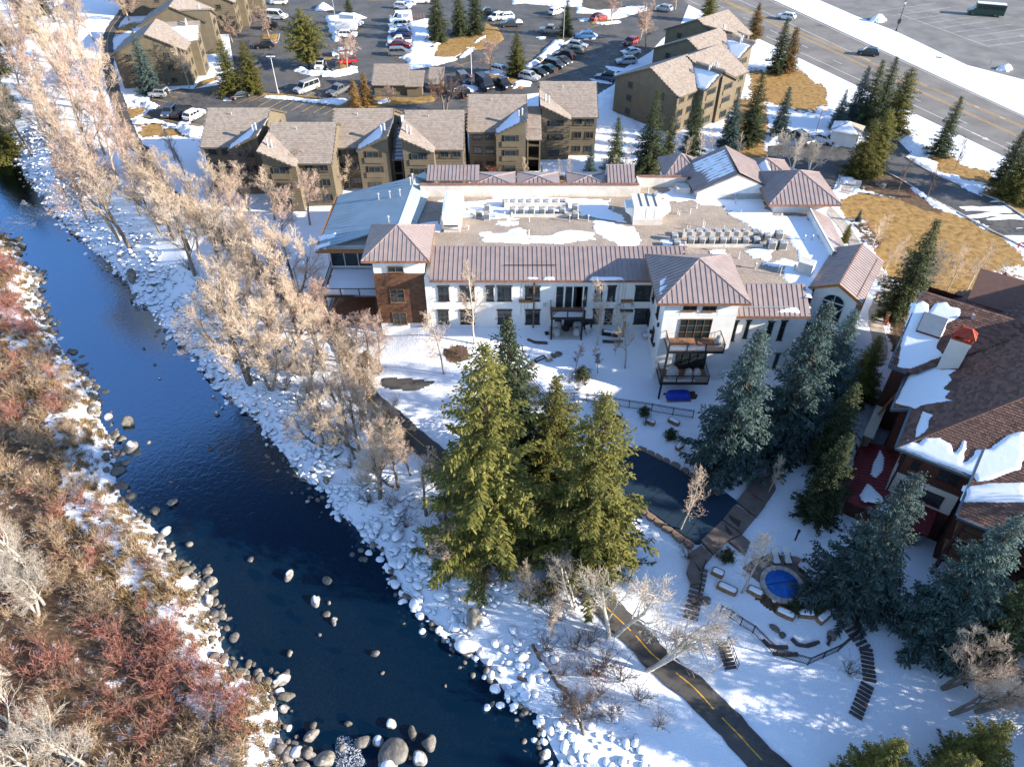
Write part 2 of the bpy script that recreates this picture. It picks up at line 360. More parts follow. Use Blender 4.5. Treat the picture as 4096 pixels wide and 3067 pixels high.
# ---- what lies on the ground: red = snow cover, green = dry grass (else soil), blue = river bed
snowm = np.full(len(GP), 1.12); grassm = np.zeros(len(GP))
leftbank = (~G_IN) & (~G_RT) & (G_D < 120) & (GP[:, 1] < 130) & (GP[:, 0] < 12)
snowm[leftbank] = np.where(G_D[leftbank] < 5.5, .66, .40); grassm[leftbank] = 0.30
def paint(poly_px, snow, grass, soft=1.2):
    Q = gp(poly_px); i = inside(GP, Q); d = seg_dist(GP, Q)
    w = np.clip(0.5+np.where(i, d, -d)/soft, 0, 1)
    snowm[:] = snowm*(1-w)+snow*w; grassm[:] = grassm*(1-w)+grass*w
MEADOW = tp(8, [(590,210),(760,140),(1080,200),(1180,240),(1500,310),(1640,360),(1850,470),(2010,560),(2130,640),(2130,1000),(1850,1010),(1500,1000),(1250,980),(1000,850),(950,760),(870,620),(860,500),(800,370),(640,360),(600,300)])
paint(MEADOW, 0.05, 1.0)
paint(tp(8, [(1850,760),(2000,720),(2130,760),(2130,1060),(1950,1060),(1780,860)]), 0.62, 0.8, 3)
paint(tp(8, [(780,60),(1000,20),(1300,150),(1480,320),(1300,300),(1100,200),(900,150)]), 0.1, 0.0)
paint(tp(4, [(600,1420),(900,1380),(1200,1530),(1420,1660),(1250,1660),(800,1580),(700,1480)]), 0.1, 0.0)
paint(tp(3, [(1960,590),(2120,600),(2120,1120),(1900,1200),(1960,800)]), 0.12, 1.0, 2)
paint(tp(4, [(0,540),(140,555),(290,600),(420,690),(540,775),(480,860),(250,850),(180,900),(0,920)]), 0.08, 1.0, 1.5)
paint(tp(4, [(200,880),(450,860),(430,960),(200,1000)]), 0.55, 0.5, 2)
paint(tp(4, [(1250,1290),(1350,1300),(1500,1290),(1800,1430),(1950,1500),(2120,1560),(2300,1640),(2300,1760),(2120,1690),(1740,1600),(1870,1560),(1500,1440),(1400,1430)]), 0.1, 1.0, 1.5)
paint(tp(8, [(1700,140),(1800,80),(2300,260),(2300,420),(2120,330)]), 0.1, 1.0, 1.5)
paint(tp(4, [(980,1000),(1060,1000),(1110,1090),(1040,1170),(960,1120)]), 0.1, 1.0)
paint(tp(1, [(985,850),(1180,865),(1240,915),(1130,1010),(1000,970)]), 0.05, 1.0)
paint(tp(1, [(1100,1020),(1340,1015),(1500,1060),(1690,1130),(1690,1165),(1260,1150),(1140,1100)]), 0.05, 1.0)
paint(tp(1, [(960,180),(1060,170),(1040,420),(925,430)]), 0.1, 0.9)
paint(tp(1, [(1180,735),(1260,740),(1240,790),(1170,785)]), 0.1, 0.9)
paint([(1600,640),(2100,690),(2500,690),(3000,610),(3060,600),(3060,640),(2600,760),(1700,740),(1500,720)], 0.42, 0.45, 3)
paint([(2880,470),(3060,480),(3080,640),(2900,620)], 0.3, 0.7, 3)
paint(tp(8, [(640,370),(760,350),(900,480),(960,620),(850,610),(760,560),(700,470)]), 0.5, 0.1, 1.5)
paint(tp(8, [(860,960),(1000,950),(1120,1020),(1200,1100),(1130,1400),(1040,1500),(960,1350),(1000,1250),(850,1080)]), 0.28, 0.05, 2)
paint([(880,1000),(1150,1150),(1500,1600),(1900,2100),(2250,2500),(2150,2550),(1700,2150),(1250,1650),(850,1150)], 0.86, 0.2, 4)
paint([(1380,1420),(1480,1380),(1560,1480),(1500,1520)], 0.35, 0.0, 2)
paint([(1760,1390),(1870,1370),(1900,1440),(1780,1460)], 0.2, 0.0, 1.5)
paint(tp(3, [(1750,760),(2150,720),(2150,900),(1850,1000)]), 0.4, 0.5, 2)
paint([(2100,2250),(2480,2420),(2620,2640),(2500,2760),(2250,2600),(2080,2380)], 0.78, 0.1, 3)
C = np.zeros((len(GP), 4), np.float32); C[:, 0] = np.clip(snowm, 0, 1.2)/1.0; C[:, 1] = grassm; C[:, 2] = G_IN; C[:, 3] = 1
nx, ny = len(GX), len(GY)
_i = np.arange(nx-1)[None, :]+np.arange(ny-1)[:, None]*nx
F = np.stack([_i, _i+1, _i+1+nx, _i+nx], -1).reshape(-1, 4)
me = np_mesh('ground', np.column_stack([GP, GZ]), F, 'terrain', True)
ca = me.color_attributes.new('mask', 'FLOAT_COLOR', 'POINT'); ca.data.foreach_set('color', C.ravel())
tag(link(bpy.data.objects.new('ground', me)), kind='structure')
# ---- river
wp = [at(x, y, ZW) for x, y in [(-1500,300),(300,500),(500,800),(800,1200),(1300,1700),(1750,2250),(2300,2750),(2900,3700),(1300,3700),(900,3300),(600,2700),(300,2200),(250,1700),(-50,1300),(-200,1000),(-1500,900)]]
tag(MB().poly(wp).build('river_water', 'water'), kind='structure')

# ================================================================== SHEETS AND MOUNDS
def sheet(name, poly, mat_, h=0.12, slope=1.0, cell=0.45, ragged=0.25, lump=0.0, parent=None, base=None, frame=None, zoff=0.0, smooth=True, hfun=None):
    """mound or thin layer over a polygon; frame=(origin,u,v,n) lays it on a plane, else it lies on the ground"""
    Q = np.array([p[:2] for p in poly]); lo = Q.min(0)-cell; hi = Q.max(0)+cell
    xs = np.arange(lo[0], hi[0]+cell, cell); ys = np.arange(lo[1], hi[1]+cell, cell)
    X, Y = np.meshgrid(xs, ys); P = np.stack([X.ravel(), Y.ravel()], 1)
    s = seg_dist(P, Q); s = np.where(inside(P, Q), s, -s)+wav(P, 1.6)*ragged
    z = np.clip(s*slope, -0.06, h)
    if lump: z = np.where(z > 0.02, z+np.clip(s, 0, 1)*lump*(0.5+0.5*wav(P, 0.9)), z)
    keep = s > -cell*1.5; n0, n1 = len(xs), len(ys)
    q = (np.arange(n0-1)[None, :]+np.arange(n1-1)[:, None]*n0); q = np.stack([q, q+1, q+1+n0, q+n0], -1).reshape(-1, 4)
    q = q[(s[q] > -0.02).any(1) & keep[q].all(1)]
    if not len(q): return None
    if frame is None:
        zz = hzv(P) if hfun is None else np.full(len(P), hfun)
        V = np.column_stack([P, zz+z+zoff])
    else:
        o, u, v, n = [np.array(a, float) for a in frame]
        V = o+P[:, :1]*u+P[:, 1:]*v+(z+zoff)[:, None]*n
    if base is not None: V = V-np.array(base)
    us, inv = np.unique(q, return_inverse=True); me = np_mesh(name, V[us], inv.reshape(q.shape), mat_, smooth)
    return link(bpy.data.objects.new(name, me), parent)
def flat(name, pts, mat_, z):
    tag(MB().prism([p[:2] for p in pts], -0.25, z).build(name, mat_), kind='structure')
def strip(name, pts_px, width, mat_, dz, step=0.8):
    """ribbon that follows the ground"""
    P = np.array([p[:2] for p in (gp(pts_px) if len(pts_px[0]) == 2 else pts_px)])
    # Catmull-Rom resample
    out = []
    for i in range(len(P)-1):
        p0 = P[max(i-1, 0)]; p1 = P[i]; p2 = P[i+1]; p3 = P[min(i+2, len(P)-1)]; n = max(2, int(np.linalg.norm(p2-p1)/step))
        for k in range(n):
            t = k/n; out.append(0.5*((2*p1)+(-p0+p2)*t+(2*p0-5*p1+4*p2-p3)*t*t+(-p0+3*p1-3*p2+p3)*t**3))
    out.append(P[-1]); C_ = np.array(out); d = np.gradient(C_, axis=0); d /= np.linalg.norm(d, axis=1)[:, None]+1e-9; nrm = np.stack([-d[:, 1], d[:, 0]], 1)
    return C_, nrm
def ribbon(name, C_, nrm, o0, o1, mat_, dz, thick=0.25, kind='structure', parent=None, cross=4, jag=0.0):
    rows = []
    for k in range(cross+1):
        o = o0+(o1-o0)*k/cross
        j = jag*wav(C_*1.0, 1.5)*(1 if k in (0, cross) else 0)
        q = C_+nrm*((o+j)[:, None] if jag else o); zc = hzv(q); rows.append(np.column_stack([q, zc]))
    zt = np.max([r_[:, 2] for r_ in rows], axis=0)*0.5+np.mean([r_[:, 2] for r_ in rows], axis=0)*0.5
    n = len(C_); m = MB()
    V = [(x, y, z_*0.5+t*0.5+dz) for r_ in rows for (x, y, z_), t in zip(r_, zt)]
    Fs = [(k*n+i, k*n+i+1, (k+1)*n+i+1, (k+1)*n+i) for k in range(cross) for i in range(n-1)]
    if o1 > o0: Fs = [f[::-1] for f in Fs]
    m.add(V, Fs)
    if thick:
        for k in (0, cross):
            b = [(x, y, z-thick) for x, y, z in V[k*n:(k+1)*n]]
            m.add(V[k*n:(k+1)*n]+b, [(i, i+1, n+i+1, n+i) for i in range(n-1)])
    o = m.build(name, mat_, parent)
    if kind: tag(o, kind=kind)
    return o
MATS_ = [mat('yellow_paint', (0.62, 0.36, 0.04), 0.7, noise=0.35, nscale=3), mat('white_paint', (0.62, 0.62, 0.60), 0.7, noise=0.4, nscale=3),
 mat('concrete', (0.42, 0.37, 0.32), 0.85, noise=0.25, nscale=1.5, bump=0.2), mat('kerb_concrete', (0.40, 0.38, 0.35), 0.85, noise=0.2, nscale=2),
 mat('grass_dry', (0.36, 0.22, 0.075), 0.9, nscale=1.2, col2=(0.20, 0.115, 0.035), bump=0.6, bscale=9, detail=8),
 mat('mulch', (0.13, 0.075, 0.045), 0.9, nscale=3, col2=(0.05, 0.03, 0.02), bump=0.6, bscale=9)]
# ---- bike path
PATH_PX = [(560,-60),(520,0),(478,72),(459,97),(435,140),(430,200),(440,300),(480,430),(531,565),(580,609),(588,662),(606,700),(642,744),(700,797),(900,955),(1060,1100),(1204,1222),(1350,1345),(1454,1560),(1560,1672),(1660,1755),(1745,1828),(1930,1990),(2120,2135),(2330,2340),(2543,2544),(2602,2611),(2770,2745),(2854,2838),(2955,2939),(3047,3040),(3160,3140),(3300,3300)]
PC, PN = strip('path', PATH_PX, 3, None, 0)
ribbon('bike_path', PC, PN, -1.25, 1.25, 'path_asphalt', 0.09, jag=0.14)
seg = 0
i = 0
ym = MB()
while i < len(PC)-6:
    a = PC[i:i+5]; nn = PN[i:i+5]
    for k in range(4):
        q = []
        for (c, n_, o) in ((a[k], nn[k], -.055), (a[k+1], nn[k+1], -.055), (a[k+1], nn[k+1], .055), (a[k], nn[k], .055)):
            p = c+n_*o; zs = [hz(*(c+n_*w)) for w in (-1.25, -.62, 0, .62, 1.25)]
            q.append((p[0], p[1], zs[2]*0.5+(max(zs)*.5+sum(zs)/5*.5)*0.5+0.098))
        ym.poly(q)
    i += 5 if i > 90 else 4
tag(ym.build('path_line', 'yellow_paint'), kind='structure')
# ---- highway
def ext(a, b, s, e):
    a = np.array(at(*a)[:2]); b = np.array(at(*b)[:2]); d = (b-a)/np.linalg.norm(b-a); return a-d*s, b+d*e
lo0, lo1 = ext((3164,217), (3990,613), 260, 160); up0, up1 = ext((3144,24), (4096,464), 200, 160)
flat('road', [lo0, lo1, up1, up0], 'road_asphalt', 0.03)
def line_px(a, b, w, m_, z, s=0, e=0, dash=None, name='lane_line'):
    A, B = ext(a, b, s, e); L_ = np.linalg.norm(B-A); d = (B-A)/L_; n_ = np.array([-d[1], d[0]])*w/2; mb = MB(); t = 0
    while t < L_:
        l = min(dash[0] if dash else L_, L_-t); p = A+d*t; q = p+d*l
        mb.poly([(*(p-n_), z), (*(q-n_), z), (*(q+n_), z), (*(p+n_), z)]); t += dash[1] if dash else L_+1
    return tag(mb.build(name, m_), kind='structure')
line_px((3164,193), (3941,555), .16, 'white_paint', .036, 200, 120)
line_px((3159,159), (3888,505), .16, 'white_paint', .036, 200, 120, (3, 12))
line_px((3120,111), (4077,551), .16, 'yellow_paint', .036, 200, 80); line_px((3118,106), (4077,545), .14, 'yellow_paint', .036, 200, 80)
line_px((3115,97), (4082,507), .16, 'yellow_paint', .036, 200, 80); line_px((3115,92), (4082,501), .14, 'yellow_paint', .036, 200, 80)
line_px((3072,55), (3470,240), .16, 'white_paint', .036, 200, 0); line_px((3470,240), (4096,510), .2, 'white_paint', .036, 0, 60, (1, 6))
line_px((3154,36), (4096,470), .16, 'white_paint', .036, 200, 100)
mb = MB(); a = np.array(at(3925,548)[:2]); d = np.array(lo1)-np.array(lo0); d /= np.linalg.norm(d); n_ = np.array([-d[1], d[0]])
for u0, u1, w0, w1 in ((-2.2, 0.6, .16, .16), (0.6, 2.0, .55, .03)):
    p = a+d*u0; q = a+d*u1
    mb.poly([(*(p-n_*w0), .037), (*(q-n_*w1), .037), (*(q+n_*w1), .037), (*(p+n_*w0), .037)])
tag(mb.build('turn_arrow', 'white_paint'), kind='structure')
# ---- wide car park beyond the highway
flat('far_car_park', [at(3230,-20)[:2], at(3275,0)[:2], at(3420,63)[:2], at(3584,126)[:2], at(3869,261)[:2], at(4096,320)[:2], at(4800,560)[:2], at(5600,560)[:2], at(5600,-160)[:2], at(3100,-160)[:2]], 'lot_asphalt', 0.03)
for k in range(9):
    line_px((3560+k*60, 40+k*17), (3700+k*60, 20+k*17), .1, 'white_paint', .036, 4, 4, name='parking_line')
line_px((3590,55), (3960,190), .14, 'white_paint', .036, 0, 0, name='parking_line'); line_px((3640,45), (4096,150), .1, 'white_paint', .036, 0, 0, (3, 4), name='parking_line'); line_px((3960,185), (4010,175), .12, 'white_paint', .036, 0, 0, name='parking_line')
# ---- car park round the flats, driveway of the hotel
lot = tp(1, [(1370,760),(1500,735),(1600,740),(1850,700),(1950,640),(1900,300),(2010,60)])+[(940,-40),(1700,-60),(2500,-60),(2700,-30),(2755,20)]+tp(3, [(1400,200),(1240,330),(1150,430),(1000,520),(850,620),(845,700),(720,780)])+[(2180,370),(2080,380),(1900,440),(1890,470),(1750,470),(1600,460),(1560,480),(1340,480),(1310,520),(1080,520),(835,500)]+tp(1, [(1480,1045),(1190,965),(1240,915),(1310,880),(1240,830),(1250,790)])
flat('car_park', [at(*p)[:2] for p in lot], 'asphalt', 0.035)
drive = tp(4, [(0,1210),(350,1195),(620,1200),(700,1190),(980,1165),(1070,1160),(1180,1270),(1140,1300),(1400,1450),(1900,1650)])+tp(8, [(2000,60+200),(2250,440),(2250,640),(1900,480),(1500,270),(1280,150),(1000,-10)])+tp(4, [(900,1400),(840,1385),(700,1390),(600,1420),(570,1500),(540,1580),(300,1420),(0,1330)])
flat('driveway', [at(*p)[:2] for p in drive], 'asphalt', 0.035)
# parking stripes
for a, b in [((700,370),(745,378)),((680,385),(710,392)),((610,397),(672,410)),((1280,820),(1395,850))][:3]+[((565,465),(830,507))]:
    line_px(a, b, .12, 'yellow_paint', .041, name='parking_line')
for x in range(7): line_px((1033+x*44, 428+x*5), (1090+x*44, 396+x*5), .12, 'yellow_paint', .041, name='parking_line')
for x in range(4): line_px((950+x*42, 414-x*6), (1030+x*42, 384-x*6), .12, 'yellow_paint', .041, name='parking_line')
for x in range(3): line_px((1228+x*45, 386+x*6), (1275+x*45, 358+x*6), .12, 'yellow_paint', .041, name='parking_line')
for y in range(6): line_px((1535, 90+y*27), (1565, 90+y*27), .12, 'yellow_paint', .041, name='parking_line')
for y in range(5): line_px((2105-y*3, 182+y*19), (2195-y*12, 189+y*19), .12, 'yellow_paint', .041, name='parking_line')
for x in range(6): line_px((2195+x*22, 318-x*25), (2270+x*22, 325-x*24), .12, 'yellow_paint', .041, name='parking_line')
for x in range(5): line_px((2345+x*25, 330-x*28), (2395+x*25, 335-x*28), .12, 'yellow_paint', .041, name='parking_line')
for a, b in [((755,485),(832,458)),((810,500),(870,478)),((1840,262),(1880,250)),((1805,245),(1855,268)),((2365,110),(2410,98)),((1470,5),(1590,0))]:
    line_px(a, b, .13, 'yellow_paint', .041, name='parking_line')
# islands: kerbed beds of dry grass, then heaps of ploughed snow
def island(px, mat_='grass_dry', h=.13):
    tag(sheet('planting_island', [at(*p) for p in px], mat_, h, 3, .4, .1, .08, hfun=0.03), kind='structure')
def snowheap(px, h=.35, slope=.6, lump=.25, cell=.4, ragged=.35):
    o = sheet('snow_bank', [at(*p) for p in px], 'snow', h, slope, cell, ragged, lump, hfun=0.04)
    if o: tag(o, kind='structure')
island(tp(2, [(1430,330),(1520,340),(1830,290),(1900,200),(2000,230),(2050,330),(1950,400),(1760,420),(1620,490),(1480,490)]))
island(tp(2, [(450-410,290),(190,285),(160,355),(45,345)])); island(tp(2, [(500,480),(640,470),(760,560),(700,620),(480,600)]))
island(tp(2, [(0,770),(300,790),(460,800),(740,840),(790,870),(1000,800),(1280,810),(1500,790),(1480,840),(1250,870),(1000,890),(760,900),(300,830),(0,790)]))
island(tp(3, [(370,300),(420,290),(520,320),(440,370),(370,345)])); island(tp(3, [(640,170),(830,165),(840,190),(650,200)])); island(tp(2, [(1880,610),(2120,640),(2250,690),(2200,740),(2010,690),(1900,650)]))
island(tp(1, [(1790,640),(1650,680),(1610,740),(1800,660)])); island(tp(1, [(1830,770),(2080,740),(2120,745),(2120,760),(1900,800)]))
snowheap(tp(2, [(1270,190),(1420,160),(1440,350),(1530,370),(1480,480),(1640,480),(1660,500),(1500,540),(1250,590),(1240,500),(1200,480),(1270,440),(1290,330)]), .3, .5, .2)
snowheap(tp(2, [(1700,450),(1790,400),(1770,450),(1700,480)])); snowheap(tp(2, [(1800,340),(1920,290),(1900,330),(1810,370)]))
snowheap(tp(2, [(290,590),(380,555),(480,600),(640,615),(820,560),(840,600),(660,640),(430,625)]), .6, .6, .4); snowheap(tp(2, [(0,785),(300,810),(480,830),(740,820),(740,860),(700,880),(480,860),(300,830),(100,815)]), .3)
snowheap(tp(2, [(1100,120),(1140,140),(1110,200),(1110,300),(1280,300),(1100,300),(1070,390),(1090,400),(1120,300)]), .15); snowheap(tp(2, [(560,140),(700,130),(820,120),(910,150),(830,165),(700,170),(690,350),(640,350),(620,280),(600,200)]), .4)
snowheap(tp(2, [(490,90),(560,40),(640,80),(560,95)]), .9, .7, .4); snowheap(tp(2, [(1220,0),(1300,0),(1330,40),(1260,60)]), .2); snowheap(tp(2, [(960,870),(1080,815),(1140,850),(1000,880)]), .3)
snowheap(tp(2, [(1600,760),(1720,700),(1840,730),(1800,760)]), .2); snowheap(tp(2, [(1880,610),(1960,590),(2100,640),(2100,660)]), .2); snowheap(tp(3, [(290,400),(350,340),(430,345),(410,380),(330,440),(260,500),(150,560),(120,550),(210,490)]), .4)
snowheap(tp(3, [(0,690),(60,670),(170,680),(160,720),(0,740)]), .3); snowheap(tp(3, [(430,370),(500,310),(520,320),(470,360)]), .25); snowheap(tp(3, [(630,250),(700,290),(690,330),(560,330),(680,315)]), .15)
snowheap(tp(3, [(540,60),(700,90),(980,60),(1110,60),(1120,90),(900,150),(790,170),(700,120),(540,110)]), .25); snowheap(tp(3, [(540,160),(650,150),(640,180),(560,185)]), .15); snowheap(tp(3, [(640,185),(760,195),(880,175),(890,190),(760,210)]), .12)
snowheap(tp(3, [(0,-20),(430,-10),(580,0),(570,50),(520,55),(380,60),(100,30),(0,40)]), .25); snowheap(tp(3, [(200,310),(280,305),(290,330),(220,330)]), .08); snowheap(tp(3, [(650,655),(760,660),(840,690),(835,710),(720,690)]), .12)
snowheap(tp(3, [(780,550),(950,570),(960,600),(860,600),(790,570)]), .12); snowheap(tp(3, [(720,770),(820,725),(840,730),(830,920),(1050,1010),(1060,1150),(900,1160),(700,1060),(710,900)]), .15, .5, .1)
snowheap(tp(1, [(1110,985),(1250,1000),(1300,985),(1360,1010),(1480,1045),(1700,1070),(1690,1130),(1590,1130),(1500,1080),(1340,1020),(1130,1020)]), .45, .6, .35); snowheap(tp(1, [(1080,850),(1190,810),(1250,800),(1230,840),(1310,880),(1260,915),(1190,880),(1180,860)]), .4, .6, .3)
snowheap(tp(1, [(1840,800),(1920,790),(1930,840),(1840,840)]), .2); snowheap(tp(1, [(1480,1010),(1550,1000),(1580,1020),(1480,1030)]), .1)
snowheap(tp(4, [(0,1130),(130,1100),(350,1110),(560,1090),(680,1200),(560,1215),(400,1170),(180,1150),(0,1200)]), .5, .6, .3); snowheap(tp(4, [(1070,1160),(1130,1130),(1250,1150),(1330,1260),(1300,1285),(1180,1260)]), .7, .6, .5)
snowheap(tp(4, [(1150,1310),(1280,1310),(1380,1350),(1400,1440),(1870,1560),(1750,1590),(1780,1640),(1500,1500)]), .18)
snowheap(tp(8, [(1200,110),(1340,190),(1500,270),(1860,460),(1640,350),(1400,280)]), .12); snowheap(tp(8, [(600,20),(720,20),(700,60),(640,90),(600,130),(540,130),(610,80)]), .15); snowheap(tp(8, [(720,110),(800,110),(690,170),(620,215),(590,205),(700,150)]), .1)
snowheap(tp(4, [(830,180),(900,140),(970,170),(930,195)]), .9, .7, .6); snowheap(tp(4, [(1900,580),(1960,550),(2020,570),(1990,600)]), .8, .7, .5)
# kerbs of the driveway and of the car park
KP, KN = strip('k', [at(*p)[:2]+(0,) for p in tp(8, [(560,130),(600,90),(590,20)])+tp(4, [(600,1430),(700,1395),(840,1392),(980,1430),(1200,1550)])+tp(8, [(1280,155),(1500,275),(1900,490),(2200,640)])], 1, None, 0)
ribbon('kerb', KP, KN, -.12, .12, 'kerb_concrete', .16, .3)
KP, KN = strip('k', [at(*p)[:2]+(0,) for p in tp(4, [(1140,1305),(1400,1455),(1900,1660)])+tp(8, [(2000,270),(2250,440)])], 1, None, 0)
ribbon('kerb', KP, KN, -.12, .12, 'kerb_concrete', .16, .3)
for pts in ([(1640,480),(1760,425),(1900,400)], [(45,350),(165,360),(195,285)]):
    KP, KN = strip('k', [at(*p)[:2]+(0,) for p in tp(2, pts)], 1, None, 0); ribbon('kerb', KP, KN, -.1, .1, 'kerb_concrete', .16, .3)
# concrete walks
WP, WN = strip('w', tp(8, [(620,150),(640,110),(660,60),(640,30)]), 1, None, 0); ribbon('entrance_walk', WP, WN, -1.0, 1.0, 'concrete', .05)
WP, WN = strip('w', tp(8, [(480,270),(560,350),(640,440),(700,540),(760,640),(900,800),(1000,930),(940,1060),(890,1130),(900,1250),(920,1350),(930,1450),(900,1530)]), 1, None, 0); ribbon('garden_walk', WP, WN, -.85, .85, 'concrete', .06)
# ================================================================== BUILDING HELPERS
for nm, kw in {
 'stucco': dict(col=(0.74, 0.73, 0.70), rough=.9, noise=.08, nscale=.8, bump=.15, bscale=25),
 'stucco_grey': dict(col=(0.50, 0.48, 0.44), rough=.9, noise=.12, nscale=1),
 'wood_siding': dict(col=(0.16, 0.075, 0.04), rough=.7, col2=(0.09, 0.042, 0.024), nscale=2),
 'brick_dark': dict(col=(0.11, 0.075, 0.06), rough=.85, col2=(0.06, 0.042, 0.036), nscale=5),
 'copper_roof': dict(col=(0.33, 0.262, 0.245), rough=.45, metal=.25, noise=.12, nscale=.9, spec=.4),
 'copper_edge': dict(col=(0.33, 0.165, 0.105), rough=.45, metal=.4, noise=.3, nscale=2),
 'grey_roof': dict(col=(0.20, 0.27, 0.33), rough=.38, metal=.35, noise=.10, nscale=.5, spec=.4),
 'sage_roof': dict(col=(0.36, 0.41, 0.40), rough=.45, metal=.2, noise=.08, nscale=1),
 'membrane': dict(col=(0.60, 0.55, 0.49), rough=.8, noise=.14, nscale=.7, bump=.3, bscale=2),
 'fascia_wood': dict(col=(0.30, 0.13, 0.045), rough=.7, noise=.2, nscale=3),
 'frame_dark': dict(col=(0.05, 0.038, 0.03), rough=.5), 'frame_wood': dict(col=(0.17, 0.105, 0.06), rough=.6), 'frame_white': dict(col=(.6, .6, .58), rough=.6),
 'steel_black': dict(col=(0.025, 0.025, 0.028), rough=.45, metal=.3), 'deck_wood': dict(col=(0.28, 0.15, 0.085), rough=.8, noise=.3, nscale=4),
 'galv': dict(col=(0.50, 0.50, 0.50), rough=.45, metal=.5, noise=.15, nscale=4), 'unit_white': dict(col=(0.68, 0.66, 0.62), rough=.6, noise=.08, nscale=1.5),
 'ac_grey': dict(col=(0.42, 0.42, 0.40), rough=.6, noise=.1, nscale=3), 'ac_dark': dict(col=(0.07, 0.075, 0.08), rough=.6), 'curtain': dict(col=(.5, .5, .48), rough=.9),
 'mesh_panel': dict(col=(.34, .35, .37), rough=.6, metal=.4), 'stone_a': dict(col=(0.30, 0.20, 0.12), rough=.85, noise=.35, nscale=4), 'stone_b': dict(col=(0.42, 0.31, 0.21), rough=.85, noise=.3, nscale=4),
 'stone_c': dict(col=(0.20, 0.15, 0.11), rough=.85, noise=.35, nscale=4), 'stone_cap': dict(col=(.55, .47, .38), rough=.8, noise=.1, nscale=2), 'tarp_cover': dict(col=(.42, .41, .40), rough=.8, noise=.15, nscale=3),
 'blue_tarp': dict(col=(.02, .06, .45), rough=.45, noise=.3, nscale=4, bump=.5, bscale=6), 'red_copper': dict(col=(.38, .065, .035), rough=.4, metal=.4, noise=.25, nscale=3),
 'red_metal': dict(col=(.17, .022, .028), rough=.42, metal=.2, noise=.15, nscale=2), 'gutter': dict(col=(.10, .13, .16), rough=.4, metal=.3)}.items(): mat(nm, **kw)
def make_glass():
    m, nt, N, L, b = nodes_of('glass')
    b.inputs['Base Color'].default_value = (0.018, 0.028, 0.032, 1); b.inputs['Roughness'].default_value = 0.06; b.inputs['Specular IOR Level'].default_value = 0.6
    n = noise_node(nt, 0.7, 2); bp = N.new('ShaderNodeBump'); bp.inputs['Strength'].default_value = 0.04; L.new(n.outputs['Fac'], bp.inputs['Height']); L.new(bp.outputs['Normal'], b.inputs['Normal'])
make_glass()
def make_gravel():
    m, nt, N, L, b = nodes_of('roof_gravel')
    n = noise_node(nt, 9, 6, rough=.75); n2 = noise_node(nt, .5, 4)
    c = ramp(nt, n.outputs['Fac'], [(.32, (.12, .095, .075)), (.5, (.30, .25, .205)), (.68, (.50, .44, .38))])
    c2 = ramp(nt, n2.outputs['Fac'], [(.3, (.85, .82, .8)), (.7, (1.1, 1.08, 1.05))])
    mx = N.new('ShaderNodeMix'); mx.data_type = 'RGBA'; mx.blend_type = 'MULTIPLY'; mx.inputs[0].default_value = 1
    L.new(c.outputs['Color'], mx.inputs[6]); L.new(c2.outputs['Color'], mx.inputs[7]); L.new(mx.outputs[2], b.inputs['Base Color']); b.inputs['Roughness'].default_value = .9
    bp = N.new('ShaderNodeBump'); bp.inputs['Strength'].default_value = .7; bp.inputs['Distance'].default_value = .05; L.new(n.outputs['Fac'], bp.inputs['Height']); L.new(bp.outputs['Normal'], b.inputs['Normal'])
make_gravel()
def clip_s(poly, s0, s1):
    """keep the part of a 2-D polygon with s0 <= x <= s1"""
    for lim, sg in ((s0, 1), (s1, -1)):
        out = []
        for i in range(len(poly)):
            a = poly[i]; b = poly[(i+1) % len(poly)]; da = sg*(a[0]-lim); db = sg*(b[0]-lim)
            if da >= 0: out.append(a)
            if (da > 0 > db) or (da < 0 < db): t = da/(da-db); out.append((a[0]+(b[0]-a[0])*t, a[1]+(b[1]-a[1])*t))
        poly = out
        if len(poly) < 3: return []
    return poly
def face_frame(pts, along=None):
    """origin, horizontal axis, upslope axis, normal of a roof face"""
    P = np.array(pts, float); n = np.cross(P[1]-P[0], P[2]-P[0]); n /= np.linalg.norm(n)
    if n[2] < 0: n = -n
    u = np.cross([0, 0, 1.0], n)
    if np.linalg.norm(u) < 1e-4: u = np.array([1.0, 0, 0]) if along is None else np.array(along, float)
    u /= np.linalg.norm(u); v = np.cross(n, u)
    return P[0], u, v, n
def seam_face(parent, pts, sp, m, base, slab=0.12, panels=True, rib=0.055, name='roof'):
    """roof slab with separate standing-seam panels as its children"""
    s = MB().slab(pts, slab).build(name, m, parent, base)
    if not panels: return s
    o, u, v, n = face_frame(pts); Q = [(float(np.dot(np.array(p)-o, u)), float(np.dot(np.array(p)-o, v))) for p in pts]
    lo = min(q[0] for q in Q); hi = max(q[0] for q in Q); k = max(1, round((hi-lo)/sp)); w = (hi-lo)/k
    for i in range(k):
        c = clip_s(Q, lo+i*w+0.02, lo+(i+1)*w-0.02)
        if len(c) < 3: continue
        mb = MB(); top = [tuple(o+u*a+v*b+n*0.03) for a, b in c]; mb.slab(top, 0.028)
        if i > 0:
            x = lo+i*w; cc = clip_s(Q, x-0.01, x+0.01)
            if len(cc) >= 3:
                t0 = min(q[1] for q in cc); t1 = max(q[1] for q in cc)
                mb.obox(o+u*x+v*(t0+t1)/2+n*0.035, u, v, n, 0.022, (t1-t0)/2, rib)
        mb.build('roof_panel', m, s, base)
    return s
def roof_snow(px, pts, parent, base, h=.08, cell=.16, ragged=.14, slope=.5, wavy=0):
    """snow lying on a roof face, outline given in pixels"""
    o, u, v, n = face_frame(pts); W = [np.array(on_plane(x, y, o, n)) for x, y in px]
    Q = [(np.dot(w-o, u), np.dot(w-o, v)) for w in W]
    s = sheet('snow_patch', Q, 'roof_snow', h, slope, cell, ragged, 0, parent, base, (o, u, v, n), 0.03)
    return s
